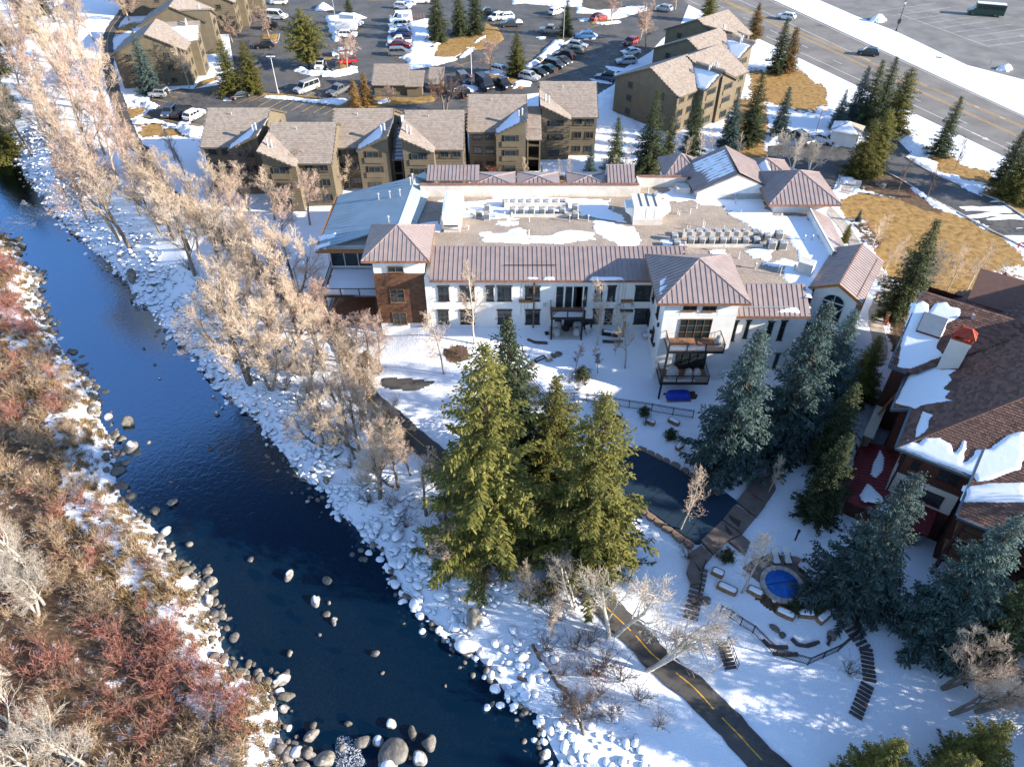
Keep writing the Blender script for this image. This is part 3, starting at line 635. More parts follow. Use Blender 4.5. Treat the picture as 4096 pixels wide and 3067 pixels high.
def window(parent, base, o, u, w, h, cols=2, rows=3, fm='frame_dark', nrm=None, fw=.07, each=True, sill=True, gm='glass', name='window'):
    """window on a wall: o = lower left corner, u = unit vector along the wall, n = outwards"""
    o = np.array(o, float); u = np.array(u, float); n = np.array(nrm, float); z = np.array([0, 0, 1.0])
    mb = MB(); d = .09
    for a, b in ((0, fw), (w-fw, w)): mb.obox(o+u*(a+b)/2+z*h/2+n*d/2, u, z, n, (b-a)/2, h/2, d/2)
    for a, b in ((0, fw), (h-fw, h)): mb.obox(o+u*w/2+z*(a+b)/2+n*d/2, u, z, n, w/2-fw, (b-a)/2, d/2)
    for i in range(1, cols): mb.obox(o+u*w*i/cols+z*h/2+n*d/2, u, z, n, fw*.4, h/2-fw, d/2*.9)
    for j in range(1, rows): mb.obox(o+u*w/2+z*h*j/rows+n*d/2, u, z, n, w/2-fw, .022, d/2*.7)
    if sill: mb.obox(o+u*w/2+z*(-.05)+n*.08, u, z, n, w/2+.08, .05, .08)
    f = mb.build(name, fm, parent, base)
    if each:
        for i in range(cols):
            for j in range(rows):
                a0 = w*i/cols; b0 = h*j/rows
                MB().obox(o+u*(a0+w/cols/2)+z*(b0+h/rows/2)+n*.02, u, z, n, w/cols/2-.03, h/rows/2-.02, .012).build('pane', gm, f, base)
    else: MB().obox(o+u*w/2+z*h/2+n*.02, u, z, n, w/2-.03, h/2-.03, .012).build('pane', gm, f, base)
    return f
def hip_roof(parent, base, x0, x1, y0, y1, ze, za, m, sp=.5, faces='SWE', edge='copper_edge', fascia=.28, name='hip_roof'):
    """pyramid roof, seam panels on the faces that can be seen; copper ridges and fascia board"""
    cx, cy = (x0+x1)/2, (y0+y1)/2; A = (cx, cy, za); c = {'SW': (x0, y0, ze), 'SE': (x1, y0, ze), 'NE': (x1, y1, ze), 'NW': (x0, y1, ze)}
    for k, (a, b) in {'S': ('SW', 'SE'), 'E': ('SE', 'NE'), 'N': ('NE', 'NW'), 'W': ('NW', 'SW')}.items():
        seam_face(parent, [c[a], c[b], A], sp, m, base, .1, k in faces, name=name)
    e = MB()
    for k in c: e.bar(np.array(c[k])+[0, 0, .06], np.array(A)+[0, 0, .06], .13, .09)
    e.build('ridge_cap', 'copper_roof', parent, base)
    f = MB(); t = .06
    f.box(x0-t, x1+t, y0-t, y0, ze-fascia, ze); f.box(x0-t, x1+t, y1, y1+t, ze-fascia, ze); f.box(x0-t, x0, y0, y1, ze-fascia, ze); f.box(x1, x1+t, y0, y1, ze-fascia, ze)
    f.build('fascia', edge, parent, base)
    MB().box(x0, x1, y0, y1, ze-.2, ze-.12).build('soffit', 'fascia_wood', parent, base)
# ================================================================== THE HOTEL
HB = (5, 73, 0)
hotel = empty('hotel_building', HB, 0, 'white stucco hotel with a flat gravel roof and copper hipped corner towers', 'building')
H_ = hotel
S_ = np.array([0, -1.0, 0]); XU = np.array([1.0, 0, 0])
# walls
MB().box(-10.4, 16.8, 72.3, 90, -1.2, 7.35).build('wall', 'stucco', H_, HB)
MB().box(-12.6, 40, 79.2, 90.4, -.8, 8.1).build('wall', 'stucco', H_, HB)
MB().box(17, 39, 90.4, 93.3, -.5, 8.1).build('wall', 'stucco', H_, HB)
MB().box(24.8, 33.6, 66.4, 79.2, -3.4, 7.2).build('wall', 'stucco', H_, HB)
MB().box(33.6, 36.2, 74, 79.2, -2, 8.1).build('wall', 'stucco', H_, HB)
# flat roof deck
DZ = 8.3
deck = [(-12.6, 76.2), (21, 76.2), (21, 73.6), (25.2, 73.6), (25.2, 68.4), (33.2, 68.4), (36.5, 73.0), (39.2, 77.2), (39.2, 90.4), (30.5, 93.4), (17.1, 93.4), (17.1, 90.6), (-12.6, 90.6)]
MB().prism(deck, 8.05, DZ).build('flat_roof', 'roof_gravel', H_, HB)
import itertools
_zi = itertools.count(0, 0.0037)
def deck_snow(k, pts, h=.05, cell=.2, ragged=.3):
    sheet('snow_patch', [at(*p, DZ) for p in tp(k, pts)], 'roof_snow', h, .25, cell, ragged, 0, H_, HB, ((0, 0, DZ), (1, 0, 0), (0, 1, 0), (0, 0, 1)), 0.005+next(_zi))
deck_snow(7, [(-280,220),(-100,190),(300,180),(700,200),(800,220),(780,260),(640,300),(580,330),(560,280),(440,300),(60,330),(-20,380),(-120,330),(-300,300)], ragged=.4)
deck_snow(7, [(560,280),(780,270),(800,310),(900,330),(960,400),(850,380),(720,360),(640,330)]); deck_snow(7, [(680,370),(760,380),(880,410),(1000,430),(1090,540),(1060,590),(880,590),(760,520),(690,450)])
deck_snow(7, [(-260,470),(-60,480),(30,430),(60,400),(140,520),(330,510),(480,470),(660,500),(680,540),(520,550),(380,560),(200,560),(60,580),(-260,570)], ragged=.5); deck_snow(7, [(-160,370),(60,360),(110,400),(0,430),(-120,440)], ragged=.5)
deck_snow(6, [(1480,220),(1560,205),(1700,210),(1700,290),(1780,340),(1720,350),(1600,250)]); deck_snow(6, [(1700,225),(1900,225),(2120,210),(2120,350),(1900,370),(1820,320)]); deck_snow(6, [(1360,400),(1420,395),(1500,390),(1540,440),(1500,470),(1350,420)], ragged=.2)
deck_snow(7, [(1210,170),(1320,140),(1640,110),(1750,120),(2060,120),(2080,280),(1960,300),(1800,290),(1750,250),(1560,250),(1500,220),(1280,230)]); deck_snow(7, [(1310,110),(1370,105),(1390,150),(1320,150)])
deck_snow(7, [(1800,320),(1900,300),(2100,295),(2160,320),(2160,500),(2060,470),(1950,400)], ragged=.3); deck_snow(8, [(-20,335),(330,340),(510,690),(400,840),(330,1010),(300,920),(150,880),(140,760),(20,760),(-20,740),(60,700),(130,690),(250,720),(260,630),(180,560),(160,500),(-20,480)], ragged=.25)
deck_snow(7, [(1220,530),(1320,525),(1420,560),(1430,600),(1250,590)], ragged=.2); deck_snow(7, [(1650,640),(1740,630),(1760,660),(1680,660)]); deck_snow(7, [(1940,640),(2000,610),(2150,600),(2150,760),(2050,740),(2080,720),(2000,690)], ragged=.35)
# north parapet with its copper slopes and little hipped dormers
MB().box(-12.4, 17.1, 90.6, 90.95, 8.0, 10.0).build('parapet', 'membrane', H_, HB); MB().box(-12.5, 17.15, 90.5, 91.05, 10.0, 10.1).build('coping', 'copper_edge', H_, HB)
MB().box(17.1, 17.4, 90.6, 93.5, 8.0, 9.9).build('parapet', 'membrane', H_, HB); MB().box(17.4, 30.8, 93.4, 93.75, 8.0, 9.8).build('parapet', 'membrane', H_, HB); MB().box(17.3, 30.8, 93.3, 93.85, 9.8, 9.9).build('coping', 'copper_edge', H_, HB)
seam_face(H_, [(-12, 91.0, 10.0), (17.1, 91.0, 10.0), (17.1, 94.6, 8.3), (-12, 94.6, 8.3)], .55, 'copper_roof', HB, panels=False, name='north_slope')
for cxp, cyp, hw in ((1974, 707, 3.0), (2153, 707, 2.9), (2352, 707, 2.9)):
    q = zat(cxp, cyp, 93.2); hip_roof(H_, HB, q[0]-hw, q[0]+hw, 91.2, 95.4, 9.6, q[2], 'copper_roof', .6, 'SW', fascia=.2, name='dormer_roof')
q = zat(2470, 714, 93.5); seam_face(H_, [(zat(2426, 750, 92)[0], 91.3, 9.9), (zat(2533, 750, 92)[0], 91.3, 9.9), (zat(2533, 713, 94)[0], 94.3, 11.2), (zat(2426, 713, 94)[0], 94.3, 11.2)], .5, 'copper_roof', HB, name='dormer_roof')
MB().box(zat(2426, 750, 92)[0], zat(2533, 750, 92)[0], 94.3, 94.5, 7, 11.15).build('wall', 'stucco', H_, HB)
seam_face(H_, [(-11.6, 91.6, 10.2), (-4.5, 91.6, 10.2), (-4.5, 94.6, 11.0), (-11.6, 94.6, 11.0)], .5, 'copper_roof', HB, name='dormer_roof')
# middle front roof
seam_face(H_, [(-9.7, 71.6, 7.42), (16.9, 71.6, 7.42), (21.4, 76.5, 9.0), (-9.7, 76.5, 9.0)], .56, 'copper_roof', HB, name='front_roof')
MB().box(-9.7, 16.9, 71.5, 71.6, 7.14, 7.42).build('gutter', 'copper_edge', H_, HB); MB().box(-9.7, 16.9, 71.6, 72.3, 7.1, 7.22).build('soffit', 'fascia_wood', H_, HB)
MB().box(-9.7, 21.2, 76.45, 76.6, 8.3, 9.06).build('ridge_wall', 'copper_roof', H_, HB)
mb = MB()
for x0, x1 in ((-1, 5.2),): mb.bar((x0, 73.6, 8.22), (x1, 73.6, 8.22), .07)
mb.build('snow_rail', 'steel_black', H_, HB)
for x0, x1, px_ in ((1.6, 3.2, 0), (3.6, 5.0, 0), (9.2, 13.2, 0)):
    P_ = [(-9.7, 71.6, 7.42), (16.9, 71.6, 7.42), (21.4, 76.5, 9.0)]; o, u, v, n = face_frame(P_)
    sheet('snow_patch', [((x0-o[0]), .05), (x1-o[0], .05), (x1-o[0]-.2, .45), (x0-o[0]+.2, .5)], 'roof_snow', .14, 1, .12, .1, 0, H_, HB, (o, u, v, n), .03)
# main facade: windows (x, z, w, h, cols)
for px, zb, w, h, c, r in [(2130,4.05,1.75,1.95,2,3),(2130,.55,1.75,2.05,2,3),(2393,4.05,.95,2.05,1,3),(2445,4.05,.95,2.05,1,3),(2570,4.05,1.9,2.05,2,3),(2385,.6,.95,2.1,1,3),(2432,.6,.95,2.1,1,3),(2562,.6,1.7,2.1,2,3),(2018,4.05,1.7,2,2,3),(2018,.6,1.7,2,2,3),(1870,4.05,1.7,2,2,3),(1870,.6,1.7,2,2,3),(1960,4.05,.9,2,1,3),(1775,4.05,1.3,2,2,3),(1775,.6,1.3,2,2,3)]:
    x = zat(px, 1180 if zb > 2 else 1280, 72.3)[0]
    f = window(H_, HB, (x-w/2, 72.3, zb), XU, w, h, c, r, 'frame_dark', S_)
    MB().box(x-w/2-.1, x+w/2+.1, 72.14, 72.3, zb+h+.005, zb+h+.16).build('lintel', 'frame_dark', f, HB)
def balcony(parent, base, x0, x1, yw, depth, zf, posts, rail=1.05, zbase=0, bays=2, deckm='deck_wood', mesh='mesh_panel', nm='balcony'):
    """timber deck on black steel posts with wire-mesh railing"""
    y0 = yw-depth
    b = MB().box(x0, x1, y0, yw, zf-.12, zf).build(nm, deckm, parent, base)
    mb = MB(); mb.box(x0, x1, y0-.06, y0, zf-.3, zf+.02); mb.box(x0-.06, x0, y0-.06, yw, zf-.3, zf+.02); mb.box(x1, x1+.06, y0-.06, yw, zf-.3, zf+.02); mb.build('beam', 'steel_black', b, base)
    if rail:
        r_ = MB(); r_.box(x0-.05, x1+.05, y0-.08, y0+.02, zf+rail-.08, zf+rail); r_.box(x0-.05, x0+.03, y0, yw, zf+rail-.08, zf+rail); r_.box(x1-.03, x1+.05, y0, yw, zf+rail-.08, zf+rail)
        for i in range(bays+1):
            x = x0+(x1-x0)*i/bays; r_.box(x-.06, x+.06, y0-.07, y0+.03, zf+.02, zf+rail-.08)
        r_.build('railing', 'steel_black', b, base)
        m_ = MB()
        for i in range(bays):
            a = x0+(x1-x0)*i/bays+.06; c = x0+(x1-x0)*(i+1)/bays-.06; k = int((c-a)/.09)
            for j in range(1, k): m_.box(a+(c-a)*j/k-.008, a+(c-a)*j/k+.008, y0-.03, y0-.01, zf+.1, zf+rail-.12)
            for j in range(1, 9): m_.box(a, c, y0-.028, y0-.012, zf+.1+(rail-.22)*j/9-.008, zf+.1+(rail-.22)*j/9+.008)
        for j in range(1, int(depth/.1)): m_.box(x0-.02, x0, y0+j*.1-.008, y0+j*.1+.008, zf+.1, zf+rail-.1); m_.box(x1, x1+.02, y0+j*.1-.008, y0+j*.1+.008, zf+.1, zf+rail-.1)
        tag(m_.build('wire_mesh', 'mesh_panel', b, base), kind='stuff')
    for x in posts: MB().box(x-.1, x+.1, y0-.02, y0+.18, zbase-.4, zf-.1).build('post', 'steel_black', parent, base)
    return b
bx0 = zat(2208, 1200, 70.2)[0]; bx1 = zat(2340, 1200, 70.2)[0]
b1 = balcony(H_, HB, bx0, bx1, 72.3, 2.2, 3.1, [bx0+.1, bx1-.1], zbase=-.2)
sheet('snow_patch', [(bx0+.1, 70.2), (bx1-.1, 70.2), (bx1-.1, 71.1), (bx0+1, 71.3)], 'roof_snow', .06, .5, .15, .1, 0, H_, HB, ((0, 0, 3.1), (1, 0, 0), (0, 1, 0), (0, 0, 1)), 0)
MB().box(bx0, bx1, 70.1, 72.3, -.1, .12).build('patio', 'concrete', H_, HB)
for zb, hh in ((3.15, 2.9), (.15, 2.45)):
    for a, w, c, r in ((bx0+.6, .85, 1, 3), (bx0+1.75, 2.6, 2, 3), (bx1-1.0, .85, 1, 3)):
        window(H_, HB, (a, 72.3, zb), XU, w, hh, c, r, 'frame_dark', S_, sill=False, name='french_door' if w > 2 else 'window')
mb = MB()
for a in (bx0+.45, bx0+1.5, bx1-1.35, bx1-.1): mb.box(a, a+.16, 72.16, 72.3, 3.1, 6.2)
mb.build('trim', 'stucco', H_, HB)
mb = MB(); mb.box(2.55, 2.75, 72.1, 72.3, 0, 7.1)
mb.build('downpipe', 'frame_wood', H_, HB)
for px in (2178, 2480, 2530): x = zat(px, 1205, 72.3)[0]; MB().box(x-.15, x+.15, 72.02, 72.3, 3.3, 3.65).build('wall_lamp', 'galv', H_, HB)
for px, w in ((2102, 1.6), (2510, 1.4)): x = zat(px, 1175, 72.3)[0]; MB().box(x-w/2, x+w/2, 72.0, 72.3, 3.9, 4.2).build('window_box', 'fascia_wood', H_, HB)
x = zat(2507, 1250, 72.3)[0]; MB().box(x-.9, x+.7, 71.9, 72.3, 2.55, 2.75).build('ledge', 'frame_dark', H_, HB)
# climbing wires on the facade
mb = MB()
for px in (2085, 2100, 2112, 2475, 2490, 2500): x = zat(px, 1170, 72.3)[0]; mb.box(x-.012, x+.012, 72.26, 72.28, 2, 6.8)
mb.build('climbing_wire', 'frame_wood', H_, HB)
# ---- west tower
wx0, wx1 = -16.4, -10.4; wy = 72.95
MB().box(wx0, wx1, wy, 80, -2.4, 9.5).build('tower_wall', 'stucco', H_, HB)
MB().box(wx0-.06, wx1+.06, wy-.06, 79, .2, 7.5).build('tower_siding', 'wood_siding', H_, HB)
for j in range(29):
    z = .26+j*.25; mb = MB(); mb.box(wx0-.09, wx1+.09, wy-.10, wy-.061, z, z+.22); mb.box(wx0-.1, wx0-.061, wy-.061, 79, z, z+.22); mb.build('siding_board', 'wood_siding', H_, HB)
hip_roof(H_, HB, -17.5, -9.6, 72.2, 80.5, 9.65, 12.0, 'copper_roof', .52, 'SWE')
for px, py, w, h, c, r in ((1582, 1075, 1.9, .75, 2, 1), (1590, 1180, 1.75, 1.95, 2, 3), (1600, 1270, 1.75, 1.8, 2, 3)):
    q = zat(px, py, wy); window(H_, HB, (q[0]-w/2, wy-.11, q[2]-h/2), XU, w, h, c, r, 'frame_wood', S_)
# west glazed room under the blue roof with its two decks
seam_face(H_, [(-24.5, 79.2, 6.95), (-24.3, 93.6, 7.0), (-13.3, 93.6, 9.8), (-14.2, 80.4, 9.7)], .85, 'grey_roof', HB, .15, True, .03, 'west_roof')
seam_face(H_, [(-13.3, 93.6, 9.8), (-14.2, 80.4, 9.7), (-12.5, 80.6, 8.45), (-10.9, 92.8, 8.75)], .75, 'sage_roof', HB, .1, name='west_roof')
seam_face(H_, [(-13.3, 93.6, 9.8), (-10.9, 92.8, 8.75), (-10.4, 91.4, 10.2), (-12.2, 94.6, 10)], .75, 'sage_roof', HB, .1, False, name='west_roof')
MB().box(-24.6, -14, 79.05, 79.2, 6.5, 7.0).build('fascia', 'fascia_wood', H_, HB); MB().box(-24.75, -24.5, 79.1, 93.6, 6.5, 6.95).build('fascia', 'fascia_wood', H_, HB)
MB().box(-23.6, -12.6, 80.2, 93, -1.5, 6.9).build('wall', 'stucco', H_, HB)
for a in range(4): window(H_, HB, (-23.2+a*1.75, 80.2, 4.0), XU, 1.6, 2.3, 1, 2, 'frame_dark', S_, sill=False)
for a in range(4): window(H_, HB, (-23.2+a*1.75, 80.2, .2), XU, 1.6, 2.4, 1, 2, 'frame_dark', S_, sill=False)
b2 = balcony(H_, HB, -23.3, -16.5, 80.2, 6.2, 3.6, [-23.1, -16.9], zbase=-2, bays=3)
sheet('snow_patch', [(-23.2, 74.3), (-16.6, 74.1), (-16.6, 80), (-23.2, 80)], 'roof_snow', .12, .6, .2, .1, .04, H_, HB, ((0, 0, 3.6), (1, 0, 0), (0, 1, 0), (0, 0, 1)), 0)
b3 = balcony(H_, HB, -23.3, -16.5, 80.2, 6.2, -.2, [], zbase=-2, bays=3, rail=.95)
roofP = [(-24.5, 79.2, 6.95), (-24.3, 93.6, 7.0), (-13.3, 93.6, 9.8)]
roof_snow([(1275,945),(1345,932),(1340,950),(1278,965)], roofP, H_, HB); roof_snow([(1262,985),(1320,968),(1318,980),(1262,1000)], roofP, H_, HB)
def vent(px, py, h, r, z, m='galv', cap=True, nm='vent_pipe'):
    p = at(px, py, z) if not isinstance(z, tuple) else z
    mb = MB(); mb.tube((p[0], p[1], p[2]-.1), (p[0], p[1], p[2]+h), r, r, 8)
    if cap: mb.lathe((p[0], p[1], p[2]+h), [(r*1.1, 0), (r*1.9, .06), (r*1.9, .16), (r*.6, .26)], 8)
    mb.lathe((p[0], p[1], p[2]-.02), [(r*2.2, 0), (r*2.2, .03), (r*1.1, .06)], 8)
    return mb.build(nm, m, H_, HB)
oB, uB, vB, nB = face_frame(roofP)
for px, py, h in ((1515,800,.75),(1560,792,.8),(1600,785,.8),(1555,893,.8),(1642,740,.9),(1651,728,1.0)): vent(px, py, h, .1, on_plane(px, py, oB, nB))
# ---- south-east block
sx0, sx1, sy = 16.75, 24.85, 64.85
MB().box(sx0, sx1, sy, 73.2, -4, 9.2).build('block_wall', 'stucco', H_, HB)
hip_roof(H_, HB, 15.7, 25.75, 64.0, 73.9, 9.5, 12.0, 'copper_roof', .55, 'SWE')
P_ = [(15.7, 73.9, 9.5), (15.7, 64.0, 9.5), (20.72, 68.95, 12.0)]
for px in ([(2640,1125),(2668,1105),(2660,1130),(2640,1150)], [(2638,1150),(2672,1138),(2665,1150),(2636,1172)], [(2635,1175),(2655,1165),(2645,1180)]): roof_snow(px, P_, H_, HB, cell=.12, ragged=.04)
MB().box(15.9, 25.6, 64.85, 64.95, 9.72, 9.79).build('snow_rail', 'galv', H_, HB)
for px0, px1, py0, py1, c, r in ((2730,2790,1222,1242,2,1),(2807,2868,1224,1244,2,1),(2708,2852,1275,1352,4,3),(2692,2830,1408,1478,4,3)):
    a = zat(px0, py1, sy); b = zat(px1, py0, sy); window(H_, HB, (a[0], sy, a[2]), XU, b[0]-a[0], b[2]-a[2], c, r, 'frame_wood' if py0 < 1400 else 'frame_dark', S_, name='french_door' if c == 4 else 'window', sill=c < 4)
mb = MB(); zt = zat(2700, 1262, sy)[2]
for z in (zt, zt+1.05, 4.8): mb.box(sx0, sx1, sy-.012, sy-.002, z, z+.03)
for x in (zat(2720, 1250, sy)[0], zat(2795, 1250, sy)[0], zat(2870, 1250, sy)[0]): mb.box(x, x+.025, sy-.012, sy-.002, zt, 9.1)
mb.build('wall_joint', 'stucco_grey', H_, HB)
dz1 = zat(2750, 1405, 62.4)[2]; dz2 = zat(2750, 1530, 62.4)[2]
dx0 = zat(2675, 1400, 62.4)[0]; dx1 = zat(2895, 1400, 62.4)[0]
balcony(H_, HB, dx0, dx1, sy, 2.45, dz1, [], bays=3); balcony(H_, HB, dx0-.3, dx1-.9, sy, 2.45, dz2, [], bays=3)
MB().bar((dx0-.05, 62.35, dz1), (dx0-.2, 62.3, -3.5), .2).build('post', 'steel_black', H_, HB); None
sheet('snow_patch', [(dx0+.1, 62.5), (dx1-1.8, 62.5), (dx1-1.8, 63.3), (dx0+.1, 63.2)], 'roof_snow', .06, .5, .15, .1, 0, H_, HB, ((0, 0, dz1), (1, 0, 0), (0, 1, 0), (0, 0, 1)), 0)
sheet('snow_patch', [(dx0, 62.5), (dx1-2.2, 62.5), (dx1-2.2, 63.0), (dx0, 63.0)], 'roof_snow', .05, .5, .15, .1, 0, H_, HB, ((0, 0, dz2), (1, 0, 0), (0, 1, 0), (0, 0, 1)), 0)
for y, z in ((67, 5.2), (70.2, 5.2), (67.5, 1.2), (71, 1.2)): window(H_, HB, (sx0, y+1, z), (0, -1, 0), 1.0, 1.9, 1, 3, 'frame_dark', (-1, 0, 0))
for y, z in ((66, 4.9), (66.5, 1.6), (69, 1.6)): MB().box(sx0-.25, sx0, y-.12, y+.12, z, z+.45).build('wall_lamp', 'frame_dark', H_, HB)
# right part of the south front, with its lower roof
seam_face(H_, [(24.2, 65.1, 7.0), (33.2, 65.1, 7.0), (33.0, 68.4, 9.0), (25.6, 68.4, 9.0)], .55, 'copper_roof', HB, name='front_roof')
MB().box(24.2, 33.2, 65.0, 65.1, 6.75, 7.0).build('gutter', 'copper_edge', H_, HB); MB().box(24.85, 33.2, 65.1, 66.4, 6.7, 6.8).build('soffit', 'stucco', H_, HB)
MB().box(25.0, 31, 65.9, 66.0, 7.62, 7.69).build('snow_rail', 'galv', H_, HB); MB().box(25.6, 33.0, 68.38, 68.55, 8.3, 9.05).build('ridge_wall', 'copper_roof', H_, HB)
roof_snow([(3095,1252),(3130,1238),(3180,1228),(3200,1236),(3205,1258)], [(24.2, 65.1, 7.0), (33.2, 65.1, 7.0), (33.0, 68.4, 9.0)], H_, HB)
for px0, px1, py0, py1 in ((2918,2953,1285,1360),(2970,3003,1283,1350),(3055,3098,1287,1358),(3105,3148,1285,1358),(3022,3065,1410,1478),(3085,3120,1415,1478)):
    a = zat(px0, py1, 66.4); b = zat(px1, py0, 66.4); w = b[0]-a[0]; hh = b[2]-a[2]
    f = window(H_, HB, (a[0], 66.4, a[2]), XU, w, hh, 1, 3, 'frame_dark', S_); MB().box(a[0]-.1, b[0]+.1, 66.25, 66.4, b[2]+.005, b[2]+.16).build('lintel', 'frame_dark', f, HB)
# ---- chapel-like corner tower, turned 34 degrees
cu = np.array([0.832, -0.555, 0]); cv = np.array([0.555, 0.832, 0]); CO = np.array([33.7, 68.6, 0.0])   # u: across the gable, v: along the ridge
def cp(u, v, z): return tuple(CO+cu*u+cv*v+np.array([0, 0, z]))
W_ = 5.75; Lr = 10.25; ze, zr = 8.5, 10.0
seam_face(H_, [cp(0, 0, ze), cp(0, Lr, ze), cp(W_/2, Lr, zr), cp(W_/2, 0, zr)], .5, 'copper_roof', HB, name='gable_roof'); seam_face(H_, [cp(W_, 0, ze), cp(W_/2, 0, zr), cp(W_/2, Lr, zr), cp(W_, Lr, ze)], .5, 'copper_roof', HB, name='gable_roof')
mb = MB(); mb.bar(cp(W_/2, 0, zr+.07), cp(W_/2, Lr, zr+.07), .16, .08); mb.bar(cp(W_-.7, .3, ze+.45), cp(W_-.7, Lr-.6, ze+.45), .07); mb.build('ridge_cap', 'copper_edge', H_, HB)
mb = MB(); mb.bar(cp(-.05, -.05, ze-.12), cp(W_/2, -.05, zr-.12), .1, .34); mb.bar(cp(W_/2, -.05, zr-.12), cp(W_+.05, -.05, ze-.12), .1, .34); mb.bar(cp(W_, 0, ze-.1), cp(W_, Lr, ze-.1), .08, .25); mb.build('fascia', 'fascia_wood', H_, HB)
i0, i1 = .55, W_-.55; slope = (zr-ze)/(W_/2)
prof = [cp(i0, .6, 3.9), cp(i1, .6, 3.9), cp(i1, .6, ze+slope*.55-.14), cp(W_/2, .6, zr-.14), cp(i0, .6, ze+slope*.55-.14)]; back = [cp(*q) for q in [(i0, Lr-.6, 3.9), (i1, Lr-.6, 3.9), (i1, Lr-.6, ze+slope*.55-.14), (W_/2, Lr-.6, zr-.14), (i0, Lr-.6, ze+slope*.55-.14)]]
MB().add(prof+back, [(4, 3, 2, 1, 0), (5, 6, 7, 8, 9)]+[((i+1) % 5, i, 5+i, 5+(i+1) % 5)[::-1] for i in range(5)]).build('tower_wall', 'stucco', H_, HB)
low = [cp(i0+.1, .75, 0)[:2], cp(i1-.1, .75, 0)[:2], cp(i1-.1, Lr-.6, 0)[:2], cp(i0+.1, Lr-.6, 0)[:2]]
MB().prism(low, -3.5, 3.9).build('tower_base', 'brick_dark', H_, HB)
MB().obox(cp(W_/2, .55, 3.85), cu, cv, (0, 0, 1), (i1-i0)/2+.06, .1, .09).build('belt_course', 'stucco', H_, HB)
nf = -cv
window(H_, HB, cp(1.75, .6, 4.7), cu, 2.3, 2.35, 2, 2, 'frame_dark', nf, sill=True, name='arched_window')
ap = [(2.9+1.15*math.cos(math.pi*k/12), 7.2+1.0*math.sin(math.pi*k/12)) for k in range(13)]
arch = MB().add([cp(a, .56, b) for a, b in ap]+[cp(a, .6, b) for a, b in ap], [tuple(range(13)), tuple(range(13, 26))[::-1]]+[(i, (i+1) % 13, 13+(i+1) % 13, 13+i) for i in range(13)]).build('fanlight', 'glass', H_, HB)
mb = MB(); [mb.bar(cp(ap[k][0], .53, ap[k][1]), cp(ap[k+1][0], .53, ap[k+1][1]), .07, .07) for k in range(12)]; mb.bar(cp(2.9, .53, 7.2), cp(2.9, .53, 8.2), .07); mb.bar(cp(1.75, .53, 7.2), cp(4.05, .53, 7.2), .12)
cc = [(2.9+1.1*math.cos(math.pi+math.pi*k/12), 6.9+.95*math.sin(math.pi+math.pi*k/12)) for k in range(13)]; [mb.bar(cp(cc[k][0], .48, cc[k][1]), cp(cc[k+1][0], .48, cc[k+1][1]), .08) for k in range(12)]; mb.build('tracery', 'frame_white', arch, HB)
window(H_, HB, cp(1.9, .75, -1.0), cu, 1.3, 2.9, 2, 4, 'frame_dark', nf, sill=False, name='glazed_door')
MB().obox(cp(1.25, .66, 1.9), cu, cv, (0, 0, 1), .08, .06, .3).build('wall_lamp', 'frame_white', H_, HB)
rnd = random.Random(4)
def stones(u0, u1, v, z0, z1, axis, name='stone'):
    z = z0
    while z < z1-.05:
        hh = min(rnd.uniform(.22, .42), z1-z); u = u0
        while u < u1-.04:
            w = min(rnd.uniform(.3, .7), u1-u)
            c = cp(u+w/2, v, z+hh/2) if axis == 'u' else cp(v, u+w/2, z+hh/2)
            a, b = (cu, cv) if axis == 'u' else (cv, cu)
            MB().obox(c, a, b, (0, 0, 1), w/2-.015, .09+rnd.uniform(0, .05), hh/2-.015).build(name, rnd.choice(['stone_a', 'stone_b', 'stone_c', 'stone_a']), H_, HB); u += w
        z += hh
stones(i1-1.0, i1+.2, .72, -3.2, 3.3, 'u'); stones(.7, 4.2, i1-.02, -3.2, 3.3, 'v'); stones(i0, i0+.5, .72, -2.5, 3.0, 'u')
MB().obox(cp(i1-.35, .9, 3.45), cu, cv, (0, 0, 1), .75, .5, .14).build('stone_cap', 'stone_cap', H_, HB)
for k in range(5): mb = MB(); mb.obox(cp(i1-.02, 1.8+k*1.75, 3.3), cv, cu, (0, 0, 1), .3, .3, 3.9); mb.build('pilaster', 'stone_b' if k % 2 else 'stone_a', H_, HB)
for k in range(4): window(H_, HB, cp(i1+.01, 2.3+k*1.75, 4.4), cv, 1.0, 2.6, 1, 3, 'frame_dark', cu, sill=False)
# strip roof between the flat roof and the lawn, entrance hip roofs to the north
qa = [at(*p, z) for p, z in zip(tp(8, [(340,270),(470,260),(650,580),(540,630)]), (9.4, 7.8, 7.4, 9.3))]
qa[1] = tuple(np.array(qa[0])+[3.2, .2, -1.6]); qa[2] = tuple(np.array(qa[3])+[3.0, 1.2, -1.6])
seam_face(H_, qa, .6, 'copper_roof', HB, name='side_roof')
MB().add([(qa[0][0], qa[0][1], 8.0), (qa[3][0], qa[3][1], 8.0), qa[3], qa[0]]+[(qa[0][0]+.2, qa[0][1], 8.0), (qa[3][0]+.2, qa[3][1], 8.0), (qa[3][0]+.2, qa[3][1], qa[3][2]), (qa[0][0]+.2, qa[0][1], qa[0][2])], [(0, 1, 2, 3), (7, 6, 5, 4), (3, 2, 6, 7)]).build('parapet', 'stucco', H_, HB)
MB().prism([(qa[0][0]+.2, qa[0][1]), (qa[3][0]+.2, qa[3][1]), (qa[2][0]-.6, qa[2][1]), (qa[1][0]-.6, qa[1][1])], -.3, 7.4).build('wall', 'stucco', H_, HB)
hip_roof(H_, HB, 33.2, 42.55, 85.15, 94.4, 10.0, 12.5, 'copper_roof', .55, 'SWE')
MB().box(34.3, 41.4, 86.2, 93.4, -.3, 9.85).build('wall', 'stucco', H_, HB)
